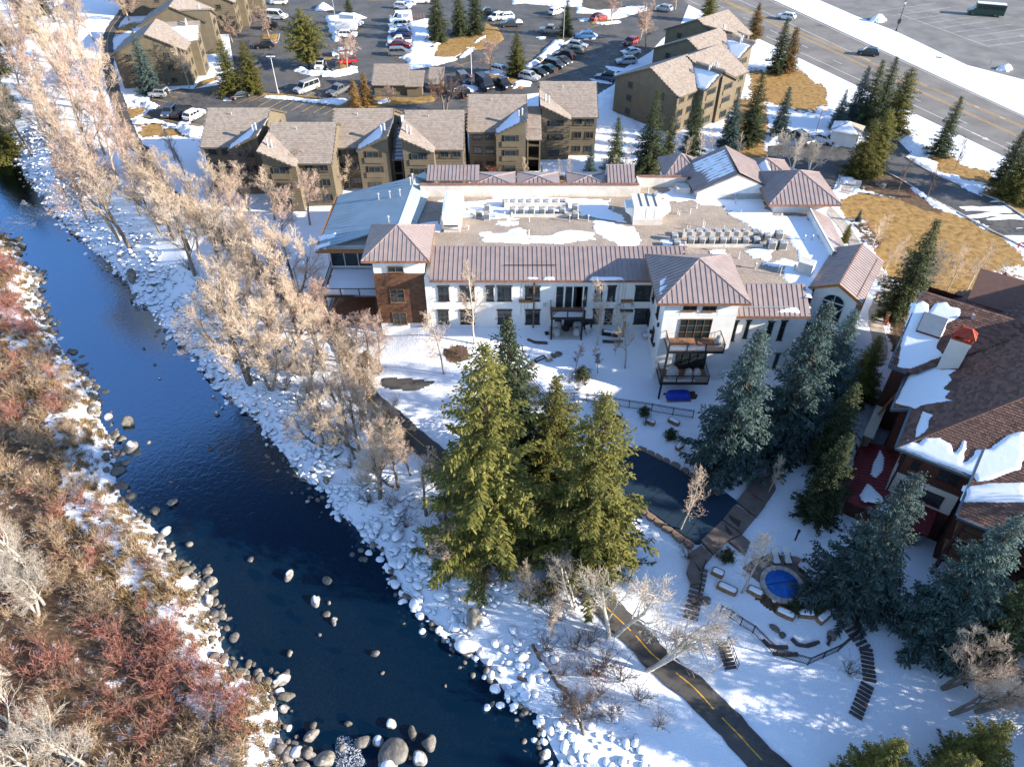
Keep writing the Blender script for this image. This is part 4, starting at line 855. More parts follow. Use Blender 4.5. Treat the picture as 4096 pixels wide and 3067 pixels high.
def gable(parent, base, ridge_px, eaveL_px, eaveR_px, zr_, ze_, wall_d=.7):
    """gabled roof from pixels of its ridge and eaves (back, front)"""
    rb, rf = [np.array(at(*p, zr_)) for p in ridge_px]; lb, lf = [np.array(at(*p, ze_)) for p in eaveL_px]; rb2, rf2 = [np.array(at(*p, ze_)) for p in eaveR_px]
    seam_face(parent, [tuple(lf), tuple(lb), tuple(rb), tuple(rf)][:3], .5, 'copper_roof', base, .1, True, name='gable_roof')
    return rb, rf, lb, lf, rb2, rf2
# main entrance gable: ridge runs towards the flat roof
rb = np.array(at(2900, 583, 12.6)); rf = np.array(at(2950, 708, 11.6))
ax = (rf-rb)[:2]; ax = ax/np.linalg.norm(ax); nn_ = np.array([ax[1], -ax[0]]); nn_ = nn_ if nn_[0] < 0 else -nn_
hw = 6.2
def q3(p, s, z): return (p[0]+nn_[0]*s, p[1]+nn_[1]*s, z)
rf = np.array([rf[0], rf[1], 12.6])
A_, B_ = (rb[0], rb[1], 12.6), (rf[0], rf[1], 11.9)
seam_face(H_, [q3(rb, hw, 9.6), q3(rf, hw*.85, 9.4), B_, A_], .5, 'copper_roof', HB, name='gable_roof'); seam_face(H_, [q3(rf, -hw, 9.3), q3(rb, -hw, 9.6), A_, B_], .5, 'copper_roof', HB, name='gable_roof')
MB().add([(*q3(rf, hw*.8, 0)[:2], 8.0), (*q3(rf, -hw*.95, 0)[:2], 8.0), q3(rf, -hw*.95, 9.3), (B_[0], B_[1], 11.75), q3(rf, hw*.8, 9.4)]+[(p[0]-ax[0]*.3, p[1]-ax[1]*.3, p[2]) for p in [(*q3(rf, hw*.8, 0)[:2], 8.0), (*q3(rf, -hw*.95, 0)[:2], 8.0), q3(rf, -hw*.95, 9.3), (B_[0], B_[1], 11.75), q3(rf, hw*.8, 9.4)]], [(0, 1, 2, 3, 4), (9, 8, 7, 6, 5)]).build('gable_wall', 'stucco', H_, HB)
MB().prism([q3(rf, hw*.75, 0)[:2], q3(rf, -hw*.9, 0)[:2], q3(rb, -hw*.9, 0)[:2], q3(rb, hw*.9, 0)[:2]], -.3, 9.2).build('wall', 'stucco', H_, HB)
PL = [q3(rb, hw, 9.6), q3(rf, hw*.85, 9.4), B_]
for k in range(9):
    t = .12+k*.085; p0 = np.array(A_)*(1-t)+np.array(B_)*t; e0 = np.array(q3(rb, hw, 9.6))*(1-t)+np.array(q3(rf, hw*.85, 9.4))*t
    o, u, v, n = face_frame(PL); c = [(np.dot(x-o, u), np.dot(x-o, v)) for x in (p0*.97+e0*.03, p0*.97+e0*.03+(np.array(B_)-A_)*.06, p0*.3+e0*.7+(np.array(B_)-A_)*.06, p0*(.25 if k < 4 else .5)+e0*(.75 if k < 4 else .5))]
    sheet('snow_patch', c, 'roof_snow', .1, 1.2, .14, .05, 0, H_, HB, (o, u, v, n), .03)
# smaller hips beside it
x = at(2700, 640, 9.6); hip_roof(H_, HB, at(2655, 700, 9.4)[0], at(2800, 700, 9.4)[0], 94.2, 100.5, 9.4, 11.4, 'copper_roof', .5, 'SWE', name='hip_roof')
MB().box(at(2655, 700, 9.4)[0]+.6, at(2800, 700, 9.4)[0]-.6, 95, 100, -.3, 9.3).build('wall', 'stucco', H_, HB)
px_ = at(3070, 637, 10.8); hip_roof(H_, HB, px_[0]-4, px_[0]+4, px_[1]-3.5, px_[1]+4, 8.8, 10.8, 'copper_roof', .5, 'SWE')
MB().box(px_[0]-3.4, px_[0]+3.4, px_[1]-3, px_[1]+3.5, -.3, 8.7).build('wall', 'stucco', H_, HB)
sp_ = [(px_[0]-4, px_[1]+4, 8.8), (px_[0]-4, px_[1]-3.5, 8.8), (px_[0], px_[1]+.25, 10.8)]; roof_snow([(3026,665),(3060,645),(3075,682),(3030,685)], sp_, H_, HB)
# copper valley between the two roofs
cvp = [np.array(at(*p, z)) for p, z in (((2808,640), 10.6), ((2860,650), 9.6), ((2868,740), 8.6), ((2840,740), 8.9), ((2815,690), 9.8))]
seam_face(H_, [tuple(cvp[0]), tuple(cvp[1]), tuple(cvp[2])], .5, 'copper_edge', HB, .06, False, name='valley_sheet'); seam_face(H_, [tuple(cvp[0]), tuple(cvp[2]), tuple(cvp[3])], .5, 'copper_edge', HB, .06, False, name='valley_sheet')
# vents of the flat roof
for k, x, y, h, r in [(7,50,505,.95,.06),(7,140,510,.95,.06),(7,143,385,.55,.05),(7,475,385,.7,.07),(7,630,385,.7,.07),(7,835,310,.5,.09),(7,810,215,.4,.05),(7,1578,430,1.0,.06),(7,1588,450,1.0,.06),(7,1748,465,.8,.06),(7,1370,325,.6,.05),(7,1385,330,.6,.05),(7,1475,315,.6,.06),(7,1527,275,.6,.06),(7,1822,165,.7,.08),(7,1838,210,.7,.08),(7,1850,240,.6,.08),(7,1655,190,.5,.05),(7,1672,225,.5,.05),(7,1895,318,.6,.06),(7,1928,385,.6,.05),(7,850,455,.5,.06),(7,1127,155,.8,.06),(7,1750,635,.7,.07),(7,1875,690,.9,.06),(7,2010,775,.55,.09),(7,1470,455,.6,.04),(7,1448,455,.6,.04),(6,1815,365,.6,.07),(6,1730,290,.6,.05),(8,295,545,.6,.08),(8,358,545,.6,.08),(8,85,800,1.1,.05),(8,97,830,1.1,.05),(8,215,790,.55,.09),(6,1755,450,.3,.1),(8,105,345,.25,.1)]:
    p = tp(k, [(x, y)])[0]; vent(p[0], p[1], h, r, DZ, 'unit_white' if r < .07 else 'galv', r >= .07)
# pipe screens round the two rows of condensers
SCR = []
def screen(k, x0, x1, y, h=.45):
    a = at(*tp(k, [(x0, y)])[0], DZ); b = at(*tp(k, [(x1, y)])[0], DZ)
    mb = MB(); mb.box(a[0], b[0], a[1]-.05, a[1]+.05, DZ-.05, DZ+h); mb.box(a[0]-.1, a[0]+.1, a[1]-.1, a[1]+.1, DZ, DZ+h+.35); mb.box(b[0]-.1, b[0]+.1, a[1]-.1, a[1]+.1, DZ, DZ+h+.35)
    mb.build('low_screen', 'membrane', H_, HB)
screen(7, 1430, 2065, 600); screen(7, 1415, 2050, 520, .8); screen(6, 1985, 2120, 355); screen(7, -60, 450, 350); screen(7, -60, 460, 275, .8)
# a covered opening and the cubic flue box
p = at(*tp(7, [(1412,155)])[0], DZ); MB().box(p[0]-.9, p[0]+.9, p[1]-.3, p[1]+1.4, DZ-.05, DZ+.9).build('roof_hatch', 'membrane', H_, HB)
mb = MB(); p2 = at(*tp(7, [(1465,110)])[0], DZ); mb.tube((p2[0], p2[1], DZ), (p2[0], p2[1], DZ+1.4), .12); mb.tube((p2[0], p2[1], DZ+1.4), (p2[0]-.35, p2[1], DZ+1.5), .13); mb.build('flue_pipe', 'steel_black', H_, HB)
p = at(*tp(8, [(318,840)])[0], DZ); MB().obox((p[0], p[1]+.8, DZ+.75), cu, cv, (0, 0, 1), .85, .7, .8).build('flue_box', 'stucco_grey', H_, HB)
# ---- condensers (things standing on the roof)
def ac_mesh():
    mb = MB(); r = .4; c = [(-r, -r+.12), (-r+.12, -r), (r-.12, -r), (r, -r+.12), (r, r-.12), (r-.12, r), (-r+.12, r), (-r, r-.12)]
    mb.prism(c, 0.06, .86)
    a = mb.mesh('body', 'ac_grey')
    f = MB(); f.lathe((0, 0, .86), [(.36, 0), (.37, .03), (.30, .05), (.29, .02)], 14)
    for k in range(7): f.tube((-.32, -.24+k*.08, .9), (.32, -.24+k*.08, .9), .008, n=4)
    f.lathe((0, 0, .87), [(.1, 0), (.1, .05)], 8)
    fm = f.mesh('fan_grille', 'galv')
    l = MB()
    for k in range(8):
        z = .14+k*.085; l.box(-.3, .3, -.415, -.39, z, z+.05); l.box(-.415, -.39, -.3, .3, z, z+.05); l.box(.39, .415, -.3, .3, z, z+.05)
    lm = l.mesh('louvre', 'ac_dark'); s = MB().box(-.45, .45, -.45, .45, -.04, .06).mesh('base_pad', 'galv')
    return a, fm, lm, s
ACM = ac_mesh()
def condenser(k, x, y, where, sc=1.0):
    p = at(*tp(k, [(x, y)])[0], DZ+.0); o = empty('air_condenser', (p[0], p[1], DZ+.04), 0, 'grey air condenser '+where, 'air conditioner', 'air condensers on the flat roof'); o.scale = (sc, sc, sc)
    for n_, m_ in zip(('body', 'fan_grille', 'louvre', 'base_pad'), ACM): inst(n_, m_, o)
for x in (1475, 1565, 1645, 1738, 1830, 1925, 2015): condenser(7, x, 572, 'in the front row of the roof screen nearest the gabled tower')
for x in (1460, 1538, 1610, 1695, 1768, 1845, 1923, 2005): condenser(7, x, 508, 'in the rear row of the roof screen nearest the gabled tower')
for x, y, s in ((1340, 540, 1), (1358, 595, 1)): condenser(7, x, y, 'standing alone beside the copper front roof', s)
for x, y, s in ((2105, 540, 1), (2120+20, 610, 1.25)): condenser(7, x, y, 'at the end of the long screened row', s)
for x, y in ((80, 530), (112, 610)): condenser(8, x, y, 'at the end of the long screened row', 1.2)
for x in (5, 78, 163, 250, 325, 415): condenser(7, x, 322, 'in the front row between the two white roof units')
for x in (-55, 8, 75, 140, 210, 282, 358, 420): condenser(7, x, 258, 'in the rear row between the two white roof units')
for x, y in ((522, 295), (524, 358)): condenser(7, x, y, 'of a stacked pair right of the screened row')
for x, y in ((1917, 295), (1845, 345), (1915, 365)): condenser(6, x, y, 'of three beside the long white roof unit')
# ---- the two big air handlers
p0 = at(*tp(6, [(1555,480)])[0], DZ); p1 = at(*tp(6, [(1690,485)])[0], DZ)
o = empty('roof_air_handler', ((p0[0]+p1[0])/2, p0[1], DZ), 0, 'long white rooftop air handler beside the blue metal roof', 'air handler'); w = (p1[0]-p0[0])/2+.15; L8 = 7.2
MB().box(-w, w, 0, L8, .55, 2.1).build('casing', 'unit_white', o); MB().box(-w+.15, w-.15, .15, L8-.2, 0, .55).build('base', 'membrane', o)
mb = MB(); mb.box(-w+.2, w-.3, -.35, 0, 1.0, 1.75); mb.build('hood', 'unit_white', o); MB().box(-w+.25, w-.35, -.37, -.351, 1.05, 1.3).build('intake_grille', 'ac_dark', o); MB().box(-w-.25, -w, .2, 1.4, .8, 1.7).build('junction_box', 'galv', o)
sheet('snow_cover', [(-w+.1, 1.2), (w-.1, 1.2), (w-.1, L8-.1), (-w+.1, L8-.1)], 'roof_snow', .06, .4, .2, .05, 0, o, None, ((0, 0, 2.1), (1, 0, 0), (0, 1, 0), (0, 0, 1)), .003)
p0 = at(*tp(7, [(995,418)])[0], DZ); p1 = at(*tp(7, [(1238,420)])[0], DZ)
o = empty('roof_air_handler', ((p0[0]+p1[0])/2, p0[1], DZ), 0, 'boxy white rooftop air handler with angled side hoods amid the gravel', 'air handler'); w = (p1[0]-p0[0])/2
MB().box(-w, w, 0, 3.6, .75, 2.6).build('casing', 'unit_white', o); MB().box(-w+.05, w-.05, .05, 3.5, 0, .75).build('base', 'membrane', o)
for s in (-1, 1): MB().add([(s*w, .3, 1.0), (s*w, 2.6, 1.0), (s*w, 2.6, 2.3), (s*w, .3, 2.3), (s*(w+.95), .4, 1.7), (s*(w+.95), 2.5, 1.7), (s*(w+.95), 2.5, 2.25), (s*(w+.95), .4, 2.25)], [(0, 1, 5, 4), (3, 7, 6, 2), (4, 5, 6, 7), (0, 4, 7, 3), (1, 2, 6, 5)]).build('hood', 'unit_white', o)
for x in (-.9, 0, .95): MB().box(x-.08, x+.08, .1, 3.5, 2.6, 2.66).build('roof_seam', 'ac_dark', o)
mb = MB()
for x in (-1.35, .2, 1.3): mb.box(x-.5, x+.5, -.03, 0, 1.0, 2.4)
mb.build('access_door', 'unit_white', o); MB().tube((w-.6, 3.0, 2.6), (w-.6, 3.0, 3.0), .35, .35, 12).build('exhaust_cap', 'galv', o)
# ================================================================== SHINGLE LAYER
def make_tilemat(name, c0, c1):
    m, nt, N, L, b = nodes_of(name)
    ge = N.new('ShaderNodeNewGeometry'); n = noise_node(nt, 2.0, 5)
    r_ = mathn(nt, 'ADD', mathn(nt, 'MULTIPLY', ge.outputs['Random Per Island'], .7), mathn(nt, 'MULTIPLY', n.outputs['Fac'], .5))
    c = ramp(nt, r_, [(.2, c0), (.95, c1)]); L.new(c.outputs['Color'], b.inputs['Base Color']); b.inputs['Roughness'].default_value = .85
make_tilemat('condo_tile', (.235, .19, .155), (.33, .275, .23)); make_tilemat('lodge_shingle', (.075, .038, .028), (.20, .105, .075))
for nm, kw in {'condo_siding': dict(col=(.155, .125, .082), rough=.85, noise=.12, nscale=.8), 'condo_trim': dict(col=(.10, .08, .055), rough=.8), 'lodge_brown': dict(col=(.085, .032, .022), rough=.8, noise=.25, nscale=2), 'lodge_white': dict(col=(.62, .56, .50), rough=.9, noise=.06, nscale=1),
  'recess_shade': dict(col=(.035, .03, .026), rough=.9), 'flue': dict(col=(.52, .52, .52), rough=.5, metal=.3, noise=.2, nscale=5), 'skylight': dict(col=(.22, .26, .30), rough=.25, metal=.2, noise=.1, nscale=2), 'lodge_frame': dict(col=(.10, .025, .02), rough=.6)}.items(): mat(nm, **kw)  # the recess colour is near-black: shade painted into the material
def tiles(parent, pts, tw, th, m, base=None, lift=.03, jit=.0, name='shingles', seed=1, parts=0, keep=None):
    """overlapping tiles as real wedges over a roof face; the first few can be separate parts"""
    o, u, v, n = face_frame(pts); Q = np.array([(np.dot(np.array(p)-o, u), np.dot(np.array(p)-o, v)) for p in pts]); rs = np.random.RandomState(seed)
    lo = Q.min(0); hi = Q.max(0); rows = int((hi[1]-lo[1])/th)+1; cols = int((hi[0]-lo[0])/tw)+2
    r_, c_ = np.mgrid[0:rows, 0:cols]; r_ = r_.ravel(); c_ = c_.ravel()
    s = lo[0]+(c_-.5*(r_ % 2)+.02)*tw; t = lo[1]+r_*th
    cen = np.stack([s+tw/2, t+th*.6], 1); ok = inside(cen, Q) & (s > lo[0]-tw*.6) & (s < hi[0]-tw*.4)
    s = s[ok]; t = t[ok]; k = len(s); d = lift*(.7+.6*rs.rand(k)); gp_ = tw*.04
    def P(a, b, h): return o+a[:, None]*u+b[:, None]*v+h[:, None]*n
    f0 = P(s+gp_, t, d); f1 = P(s+tw-gp_, t, d); b1 = P(s+tw-gp_, t+th*1.12, d*.15); b0 = P(s+gp_, t+th*1.12, d*.15); g0 = P(s+gp_, t, d*0-.01); g1 = P(s+tw-gp_, t, d*0-.01)
    V = np.stack([f0, f1, b1, b0, g0, g1], 1)
    if base is not None: V = V-np.array(base)
    if parts:
        dist = np.linalg.norm((V+(np.array(base) if base is not None else 0)).mean(1)-np.array([0, 0, CAMH]), axis=1); od = np.argsort(dist)
        for i in od[:parts]:
            me = bpy.data.meshes.new('shingle'); me.from_pydata([tuple(x) for x in V[i]], [], [(0, 1, 2, 3), (4, 5, 1, 0), (4, 0, 3), (5, 2, 1)]); me.materials.append(MATS[m]); link(bpy.data.objects.new('shingle', me), parent)
        V = V[od[parts:]]; k = len(V)
    ix = np.arange(k)[:, None]*6
    T3 = np.concatenate([ix+np.array(a) for a in ([0, 1, 2], [0, 2, 3], [4, 5, 1], [4, 1, 0], [4, 0, 3], [5, 2, 1])])
    return tag(link(bpy.data.objects.new(name, np_mesh(name, V.reshape(-1, 3), T3, m)), parent), kind='stuff')
# ================================================================== THE BROWN LODGE (turned 34 degrees)
LO = np.array([35.26, 45.71, 0.0]); LU = np.array([.827, -.562, 0]); LV = np.array([.562, .827, 0])
LB = tuple(LO+LU*6+LV*8+np.array([0, 0, -3.5]))
lodge = empty('lodge_building', LB, 0, 'brown shingled lodge with a white chimney and snow sliding off its roof', 'building')
def lp(u, v, z): return tuple(LO+LU*u+LV*v+np.array([0, 0, z]))
K = .577; ZE = 6.5
def wz(u): return ZE+K*u
PW = [lp(0, 0, ZE), lp(0, 6.05, ZE), lp(-1.5, 6.05, wz(-1.5)), lp(-1.5, 12.1, wz(-1.5)), lp(-3.2, 12.1, wz(-3.2)), lp(-3.2, 14, wz(-3.2)), lp(12.5, 26, wz(12.5)), lp(12.5, 12.5, wz(12.5))]
S0 = MB().slab([lp(0, 0, ZE), lp(0, 6.05, ZE), lp(-1.5, 6.05, wz(-1.5)), lp(-1.5, 12.1, wz(-1.5)), lp(0, 30, ZE), lp(12.5, 30, wz(12.5)), lp(12.5, 12.5, wz(12.5))], .2).build('west_slope', 'lodge_shingle', lodge, LB)
tiles(S0, [lp(0, 0, ZE), lp(0, 6.05, ZE), lp(-1.5, 6.05, wz(-1.5)), lp(-1.5, 12.1, wz(-1.5)), lp(0, 30, ZE), lp(12.5, 30, wz(12.5)), lp(12.5, 12.5, wz(12.5))], .42, .26, 'lodge_shingle', LB, .035)
PS = [lp(0, 0, ZE), lp(12.5, 12.5, wz(12.5)), lp(25, 0, ZE)]
S1 = MB().slab(PS, .2).build('south_slope', 'lodge_shingle', lodge, LB); tiles(S1, PS, .42, .26, 'lodge_shingle', LB, .04, parts=300)
MB().slab([lp(25, 0, ZE), lp(12.5, 12.5, wz(12.5)), lp(12.5, 30, wz(12.5)), lp(25, 30, ZE)], .2).build('east_slope', 'lodge_shingle', lodge, LB)
mb = MB(); mb.bar(lp(0, 0, ZE+.05), lp(12.5, 12.5, wz(12.5)+.05), .28, .08); mb.build('hip_cap', 'lodge_shingle', lodge, LB)
# upper cross gable
ZG = 11.0; vg = 20.0; sl = (ZG-6.45)/(vg-11.8)
G1 = [lp(-3.3, 11.8, 6.45), lp(-3.3, vg, ZG), lp(5.2, vg, ZG), lp(-1.2, 11.8, 6.45)]
G1 = [lp(-3.3, 11.8, 6.45), lp(-1.0, 11.8, 6.45), lp(8.0, vg, ZG), lp(-3.3, vg, ZG)]
S2 = MB().slab(G1, .2).build('upper_slope', 'lodge_shingle', lodge, LB); tiles(S2, G1, .42, .26, 'lodge_shingle', LB, .04)
G2 = [lp(-3.3, vg, ZG), lp(8.0, vg, ZG), lp(8, 30, ZG-sl*10), lp(-3.3, 30, ZG-sl*10)]
MB().slab(G2, .2).build('upper_slope', 'lodge_shingle', lodge, LB)
MB().add([lp(-2.9, 12.2, -2), lp(-2.9, 28.5, -2), lp(-2.9, 28.5, 7), lp(-2.9, vg, ZG-.2), lp(-2.9, 12.2, 6.4)]+[lp(6, 12.2, -2), lp(6, 28.5, -2), lp(6, 28.5, 7), lp(6, vg, ZG-.2), lp(6, 12.2, 6.4)], [(0, 1, 2, 3, 4), (9, 8, 7, 6, 5), (0, 4, 9, 5), (1, 6, 7, 2)]).build('gable_wall', 'lodge_brown', lodge, LB)
# far wing with a small dark gable behind the ridge
for nm, pts in (('rear_slope', [lp(1, 24, 9.2), lp(14, 24, 9.2), lp(14, 28, 11.2), lp(1, 28, 11.2)]), ('rear_slope', [lp(1.5, 27.5, 8.6), lp(5.5, 27.5, 8.6), lp(3.5, 30, 10.6)]), ('rear_slope', [lp(5.5, 27.5, 8.6), lp(7, 31, 8.6), lp(3.5, 30, 10.6)])): MB().slab(pts, .15).build(nm, 'lodge_shingle', lodge, LB)
# walls of the main body
MB().prism([lp(.9, .9, 0)[:2], lp(24, .9, 0)[:2], lp(24, 29, 0)[:2], lp(.9, 29, 0)[:2]], -4.5, 6.4).build('wall', 'lodge_brown', lodge, LB)
MB().prism([lp(-.6, 6.8, 0)[:2], lp(.9, 6.8, 0)[:2], lp(.9, 11.5, 0)[:2], lp(-.6, 11.5, 0)[:2]], -4.2, 5.7).build('wall', 'lodge_brown', lodge, LB)
MB().prism([lp(.8, .8, 0)[:2], lp(6.6, .8, 0)[:2], lp(6.6, 2, 0)[:2], lp(.8, 2, 0)[:2]], .3, 2.9).build('stucco_band', 'lodge_white', lodge, LB)
MB().prism([lp(.8, .8, 0)[:2], lp(2, .8, 0)[:2], lp(2, 6.6, 0)[:2], lp(.8, 6.6, 0)[:2]], .28, 2.88).build('stucco_band', 'lodge_white', lodge, LB)
nS, nW = -LV, -LU
for u, z, w, h, c in ((1.7, 3.9, .85, 1.25, 1), (4.0, 3.9, 1.9, 1.4, 2), (1.6, .85, 1.0, 1.4, 1), (3.6, .8, 1.9, 1.45, 2)): window(lodge, LB, lp(u, .8 if z < 3 else .9, z), LU, w, h, c, 2, 'lodge_frame', nS)
window(lodge, LB, lp(1.4, .9, -2.9), LU, 1.9, 1.7, 2, 2, 'lodge_frame', nS); window(lodge, LB, lp(4.2, .9, -2.9), LU, 1.6, 1.7, 2, 2, 'lodge_frame', nS)
for v, z, w, h in ((4.9, .8, 1.2, 1.7), (2.6, 3.7, 1.2, 1.6), (5.2, 3.7, 1.0, 1.6), (10.4, 3.2, 1.1, 1.6), (8.4, 3.2, 1.1, 1.6)): window(lodge, LB, lp(-.6 if v > 7 else (.8 if z < 3 else .9), v, z), -LV, w, h, 1, 2, 'lodge_frame', nW)
# gutters
mb = MB(); mb.bar(lp(-.1, -.1, ZE-.12), lp(6.5, -.1, ZE-.12), .2, .28); mb.build('gutter', 'gutter', lodge, LB)
mb = MB(); mb.bar(lp(-.1, 0, ZE-.12), lp(-.1, 6.1, ZE-.12), .2, .28); mb.build('gutter', 'gutter', lodge, LB)
mb = MB(); mb.bar(lp(-1.6, 6.0, wz(-1.5)-.1), lp(-1.6, 12.1, wz(-1.5)-.1), .2, .28); mb.bar(lp(-1.6, 5.98, wz(-1.5)-.1), lp(-.1, 5.98, ZE-.12), .12, .28); mb.build('gutter', 'gutter', lodge, LB)
mb = MB(); mb.bar(lp(-3.4, 11.7, 6.3), lp(-1.6, 11.7, 6.3), .2, .28); mb.bar(lp(-3.4, 11.7, 6.4), lp(-3.4, vg, ZG-.05), .14, .26); mb.build('gutter', 'gutter', lodge, LB)
MB().bar(lp(.95, .7, 6), lp(.95, .7, .4), .1).build('downpipe', 'steel_black', lodge, LB); MB().bar(lp(6.4, .7, 6), lp(6.7, .7, -3), .1).build('downpipe', 'steel_black', lodge, LB)
# red metal skirt roof
seam_face(lodge, [lp(-2.6, -1.6, -.9), lp(5.6, -1.6, -.9), lp(5.6, .9, .25), lp(.9, .9, .25)], .45, 'red_metal', LB, .1, name='skirt_roof'); seam_face(lodge, [lp(-2.6, 7.5, -.9), lp(-2.6, -1.6, -.9), lp(.9, .9, .25), lp(.9, 7.5, .25)], .45, 'red_metal', LB, .1, name='skirt_roof')
MB().prism([lp(-1.9, -.9, 0)[:2], lp(.9, -.9, 0)[:2], lp(.9, 7.2, 0)[:2], lp(-1.9, 7.2, 0)[:2]], -4.4, -.75).build('wall', 'lodge_brown', lodge, LB)
MB().prism([lp(.9, -.9, 0)[:2], lp(5.2, -.9, 0)[:2], lp(5.2, .9, 0)[:2], lp(.9, .9, 0)[:2]], -4.4, -.75).build('wall', 'lodge_brown', lodge, LB)
# lower south wing with its porch
PP = [lp(6.4, -3.4, 4.6), lp(18, -3.4, 4.6), lp(18, 2.6, 8.0), lp(6.4, 2.6, 8.0)]
S3 = MB().slab(PP, .25).build('porch_roof', 'lodge_shingle', lodge, LB); tiles(S3, PP, .42, .26, 'lodge_shingle', LB, .04)
mb = MB(); mb.bar(lp(6.35, -3.5, 4.5), lp(18, -3.5, 4.5), .2, .28); mb.bar(lp(6.3, -3.4, 4.55), lp(6.3, 2.4, 7.9), .2, .28); mb.build('gutter', 'gutter', lodge, LB)
MB().prism([lp(6.9, -1.2, 0)[:2], lp(18, -1.2, 0)[:2], lp(18, .9, 0)[:2], lp(6.9, .9, 0)[:2]], -4.5, 5.4).build('wall', 'lodge_brown', lodge, LB)
for u in (7.2, 9.6, 12.2, 15): MB().bar(lp(u, -3.1, -4.5), lp(u, -3.1, 4.5), .28).build('post', 'lodge_brown', lodge, LB)
for z in (-.6, 2.0):
    MB().prism([lp(7, -3.2, 0)[:2], lp(18, -3.2, 0)[:2], lp(18, -1.2, 0)[:2], lp(7, -1.2, 0)[:2]], z-.2, z).build('porch_floor', 'deck_wood', lodge, LB)
    r_ = MB(); r_.bar(lp(7, -3.15, z+1), lp(18, -3.15, z+1), .1); [r_.bar(lp(7+.16*k, -3.15, z), lp(7+.16*k, -3.15, z+1), .035) for k in range(68)]; r_.build('railing', 'lodge_brown', lodge, LB)
for u in (8, 10.6, 13.2): window(lodge, LB, lp(u, -1.2, 2.3), LU, 1.8, 1.9, 2, 2, 'lodge_frame', nS); window(lodge, LB, lp(u, -1.2, -.4), LU, 1.8, 1.9, 2, 2, 'lodge_frame', nS)
# stone pier between the lodge and the walk
mb = MB(); z = -3.6; rnd = random.Random(9)
for k in range(14):
    for v in np.arange(6.8, 11.6, .5):
        MB().obox(lp(-2.4+rnd.uniform(-.03, .03), v+.25+.2*(k % 2), -3.5+k*.3+.15), LV, LU, (0, 0, 1), .235, .35+rnd.uniform(0, .06), .135).build('stone', rnd.choice(['stone_a', 'stone_b', 'stone_c', 'stone_c']), lodge, LB)
MB().prism([lp(-2.7, 6.8, 0)[:2], lp(-2.1, 6.8, 0)[:2], lp(-2.1, 11.9, 0)[:2], lp(-2.7, 11.9, 0)[:2]], -4.2, .6).build('stone_pier', 'stone_c', lodge, LB)
MB().obox(lp(-2.4, 9.4, .72), LV, LU, (0, 0, 1), 2.7, .5, .09).build('pier_cap', 'stone_cap', lodge, LB)
mb = MB(); mb.bar(lp(-1.3, 11.4, 5), lp(-2.4, 10.6, .7), .16); mb.build('brace', 'fascia_wood', lodge, LB)
# chimney
def lodge_pt(px, py): return np.array(on_plane(px, py, lp(0, 0, ZE), np.cross(np.array(lp(0, 1, ZE))-lp(0, 0, ZE), np.array(lp(1, 0, wz(1)))-lp(0, 0, ZE))))
cb0 = lodge_pt(3743, 1478); cb1 = lodge_pt(3838, 1470)
cu_, cv_ = [(np.dot(q-LO, LU), np.dot(q-LO, LV)) for q in (cb0, cb1)]
c0u, c0v = cu_; wv_ = 1.05; ww_ = 1.75
zc1 = zat(3800, 1352, lp(c0u, c0v, 0)[1])[2]; zc1 = min(max(zc1, 11.0), 14.5)
MB().prism([lp(c0u, c0v-.1, 0)[:2], lp(c0u+ww_, c0v-.1, 0)[:2], lp(c0u+ww_, c0v+wv_, 0)[:2], lp(c0u, c0v+wv_, 0)[:2]], 7, zc1).build('chimney', 'lodge_white', lodge, LB)
ch = lodge.children[-1]; cm_u = c0u+ww_/2; cm_v = c0v+wv_/2-.05
MB().obox(lp(cm_u, cm_v, zc1-.25), LU, LV, (0, 0, 1), ww_/2+.06, wv_/2+.12, .22).build('chimney_band', 'lodge_white', ch, LB)
MB().obox(lp(cm_u, cm_v, zc1+.1), LU, LV, (0, 0, 1), ww_/2+.1, wv_/2+.14, .1).build('chimney_cap_base', 'red_copper', ch, LB)
for a in (-1, 1):
    for b in (-1, 1): MB().obox(lp(cm_u+a*(ww_/2-.1), cm_v+b*(wv_/2-.02), zc1+.38), LU, LV, (0, 0, 1), .12, .08, .2).build('cap_post', 'red_copper', ch, LB)
for k in range(2): MB().tube(lp(cm_u-.45+.9*k, cm_v, zc1), lp(cm_u-.45+.9*k, cm_v, zc1+.45), .22, n=10).build('flue_pipe', 'red_copper', ch, LB)
hw_, hv_ = ww_/2+.2, wv_/2+.25; z0, z1 = zc1+.58, zc1+1.35
E_ = [lp(cm_u-hw_, cm_v-hv_, z0), lp(cm_u+hw_, cm_v-hv_, z0), lp(cm_u+hw_, cm_v+hv_, z0), lp(cm_u-hw_, cm_v+hv_, z0)]; T_ = [lp(cm_u-.4, cm_v-.12, z1), lp(cm_u+.4, cm_v-.12, z1), lp(cm_u+.4, cm_v+.12, z1), lp(cm_u-.4, cm_v+.12, z1)]
for i in range(4): seam_face(ch, [E_[i], E_[(i+1) % 4], T_[(i+1) % 4], T_[i]], .42, 'red_copper', LB, .04, False, name='chimney_hood')
mb = MB(); mb.poly(T_)
for i in range(4):
    for t in (0, .33, .66): mb.bar(np.array(E_[i])*(1-t)+np.array(E_[(i+1) % 4])*t+[0, 0, .02], np.array(T_[i])*(1-t)+np.array(T_[(i+1) % 4])*t+[0, 0, .02], .04)
mb.build('hood_seam', 'red_copper', ch, LB)
_s = np.array(lp(1, 0, wz(1)))-np.array(lp(0, 0, wz(0))); _s /= np.linalg.norm(_s)
MB().obox(np.array(lp(cm_u, cm_v, wz(cm_u)))+np.array([0, 0, .03]), _s, LV, np.cross(_s, LV), ww_/2+.35, wv_/2+.25, .04).build('flashing', 'red_metal', lodge, LB)
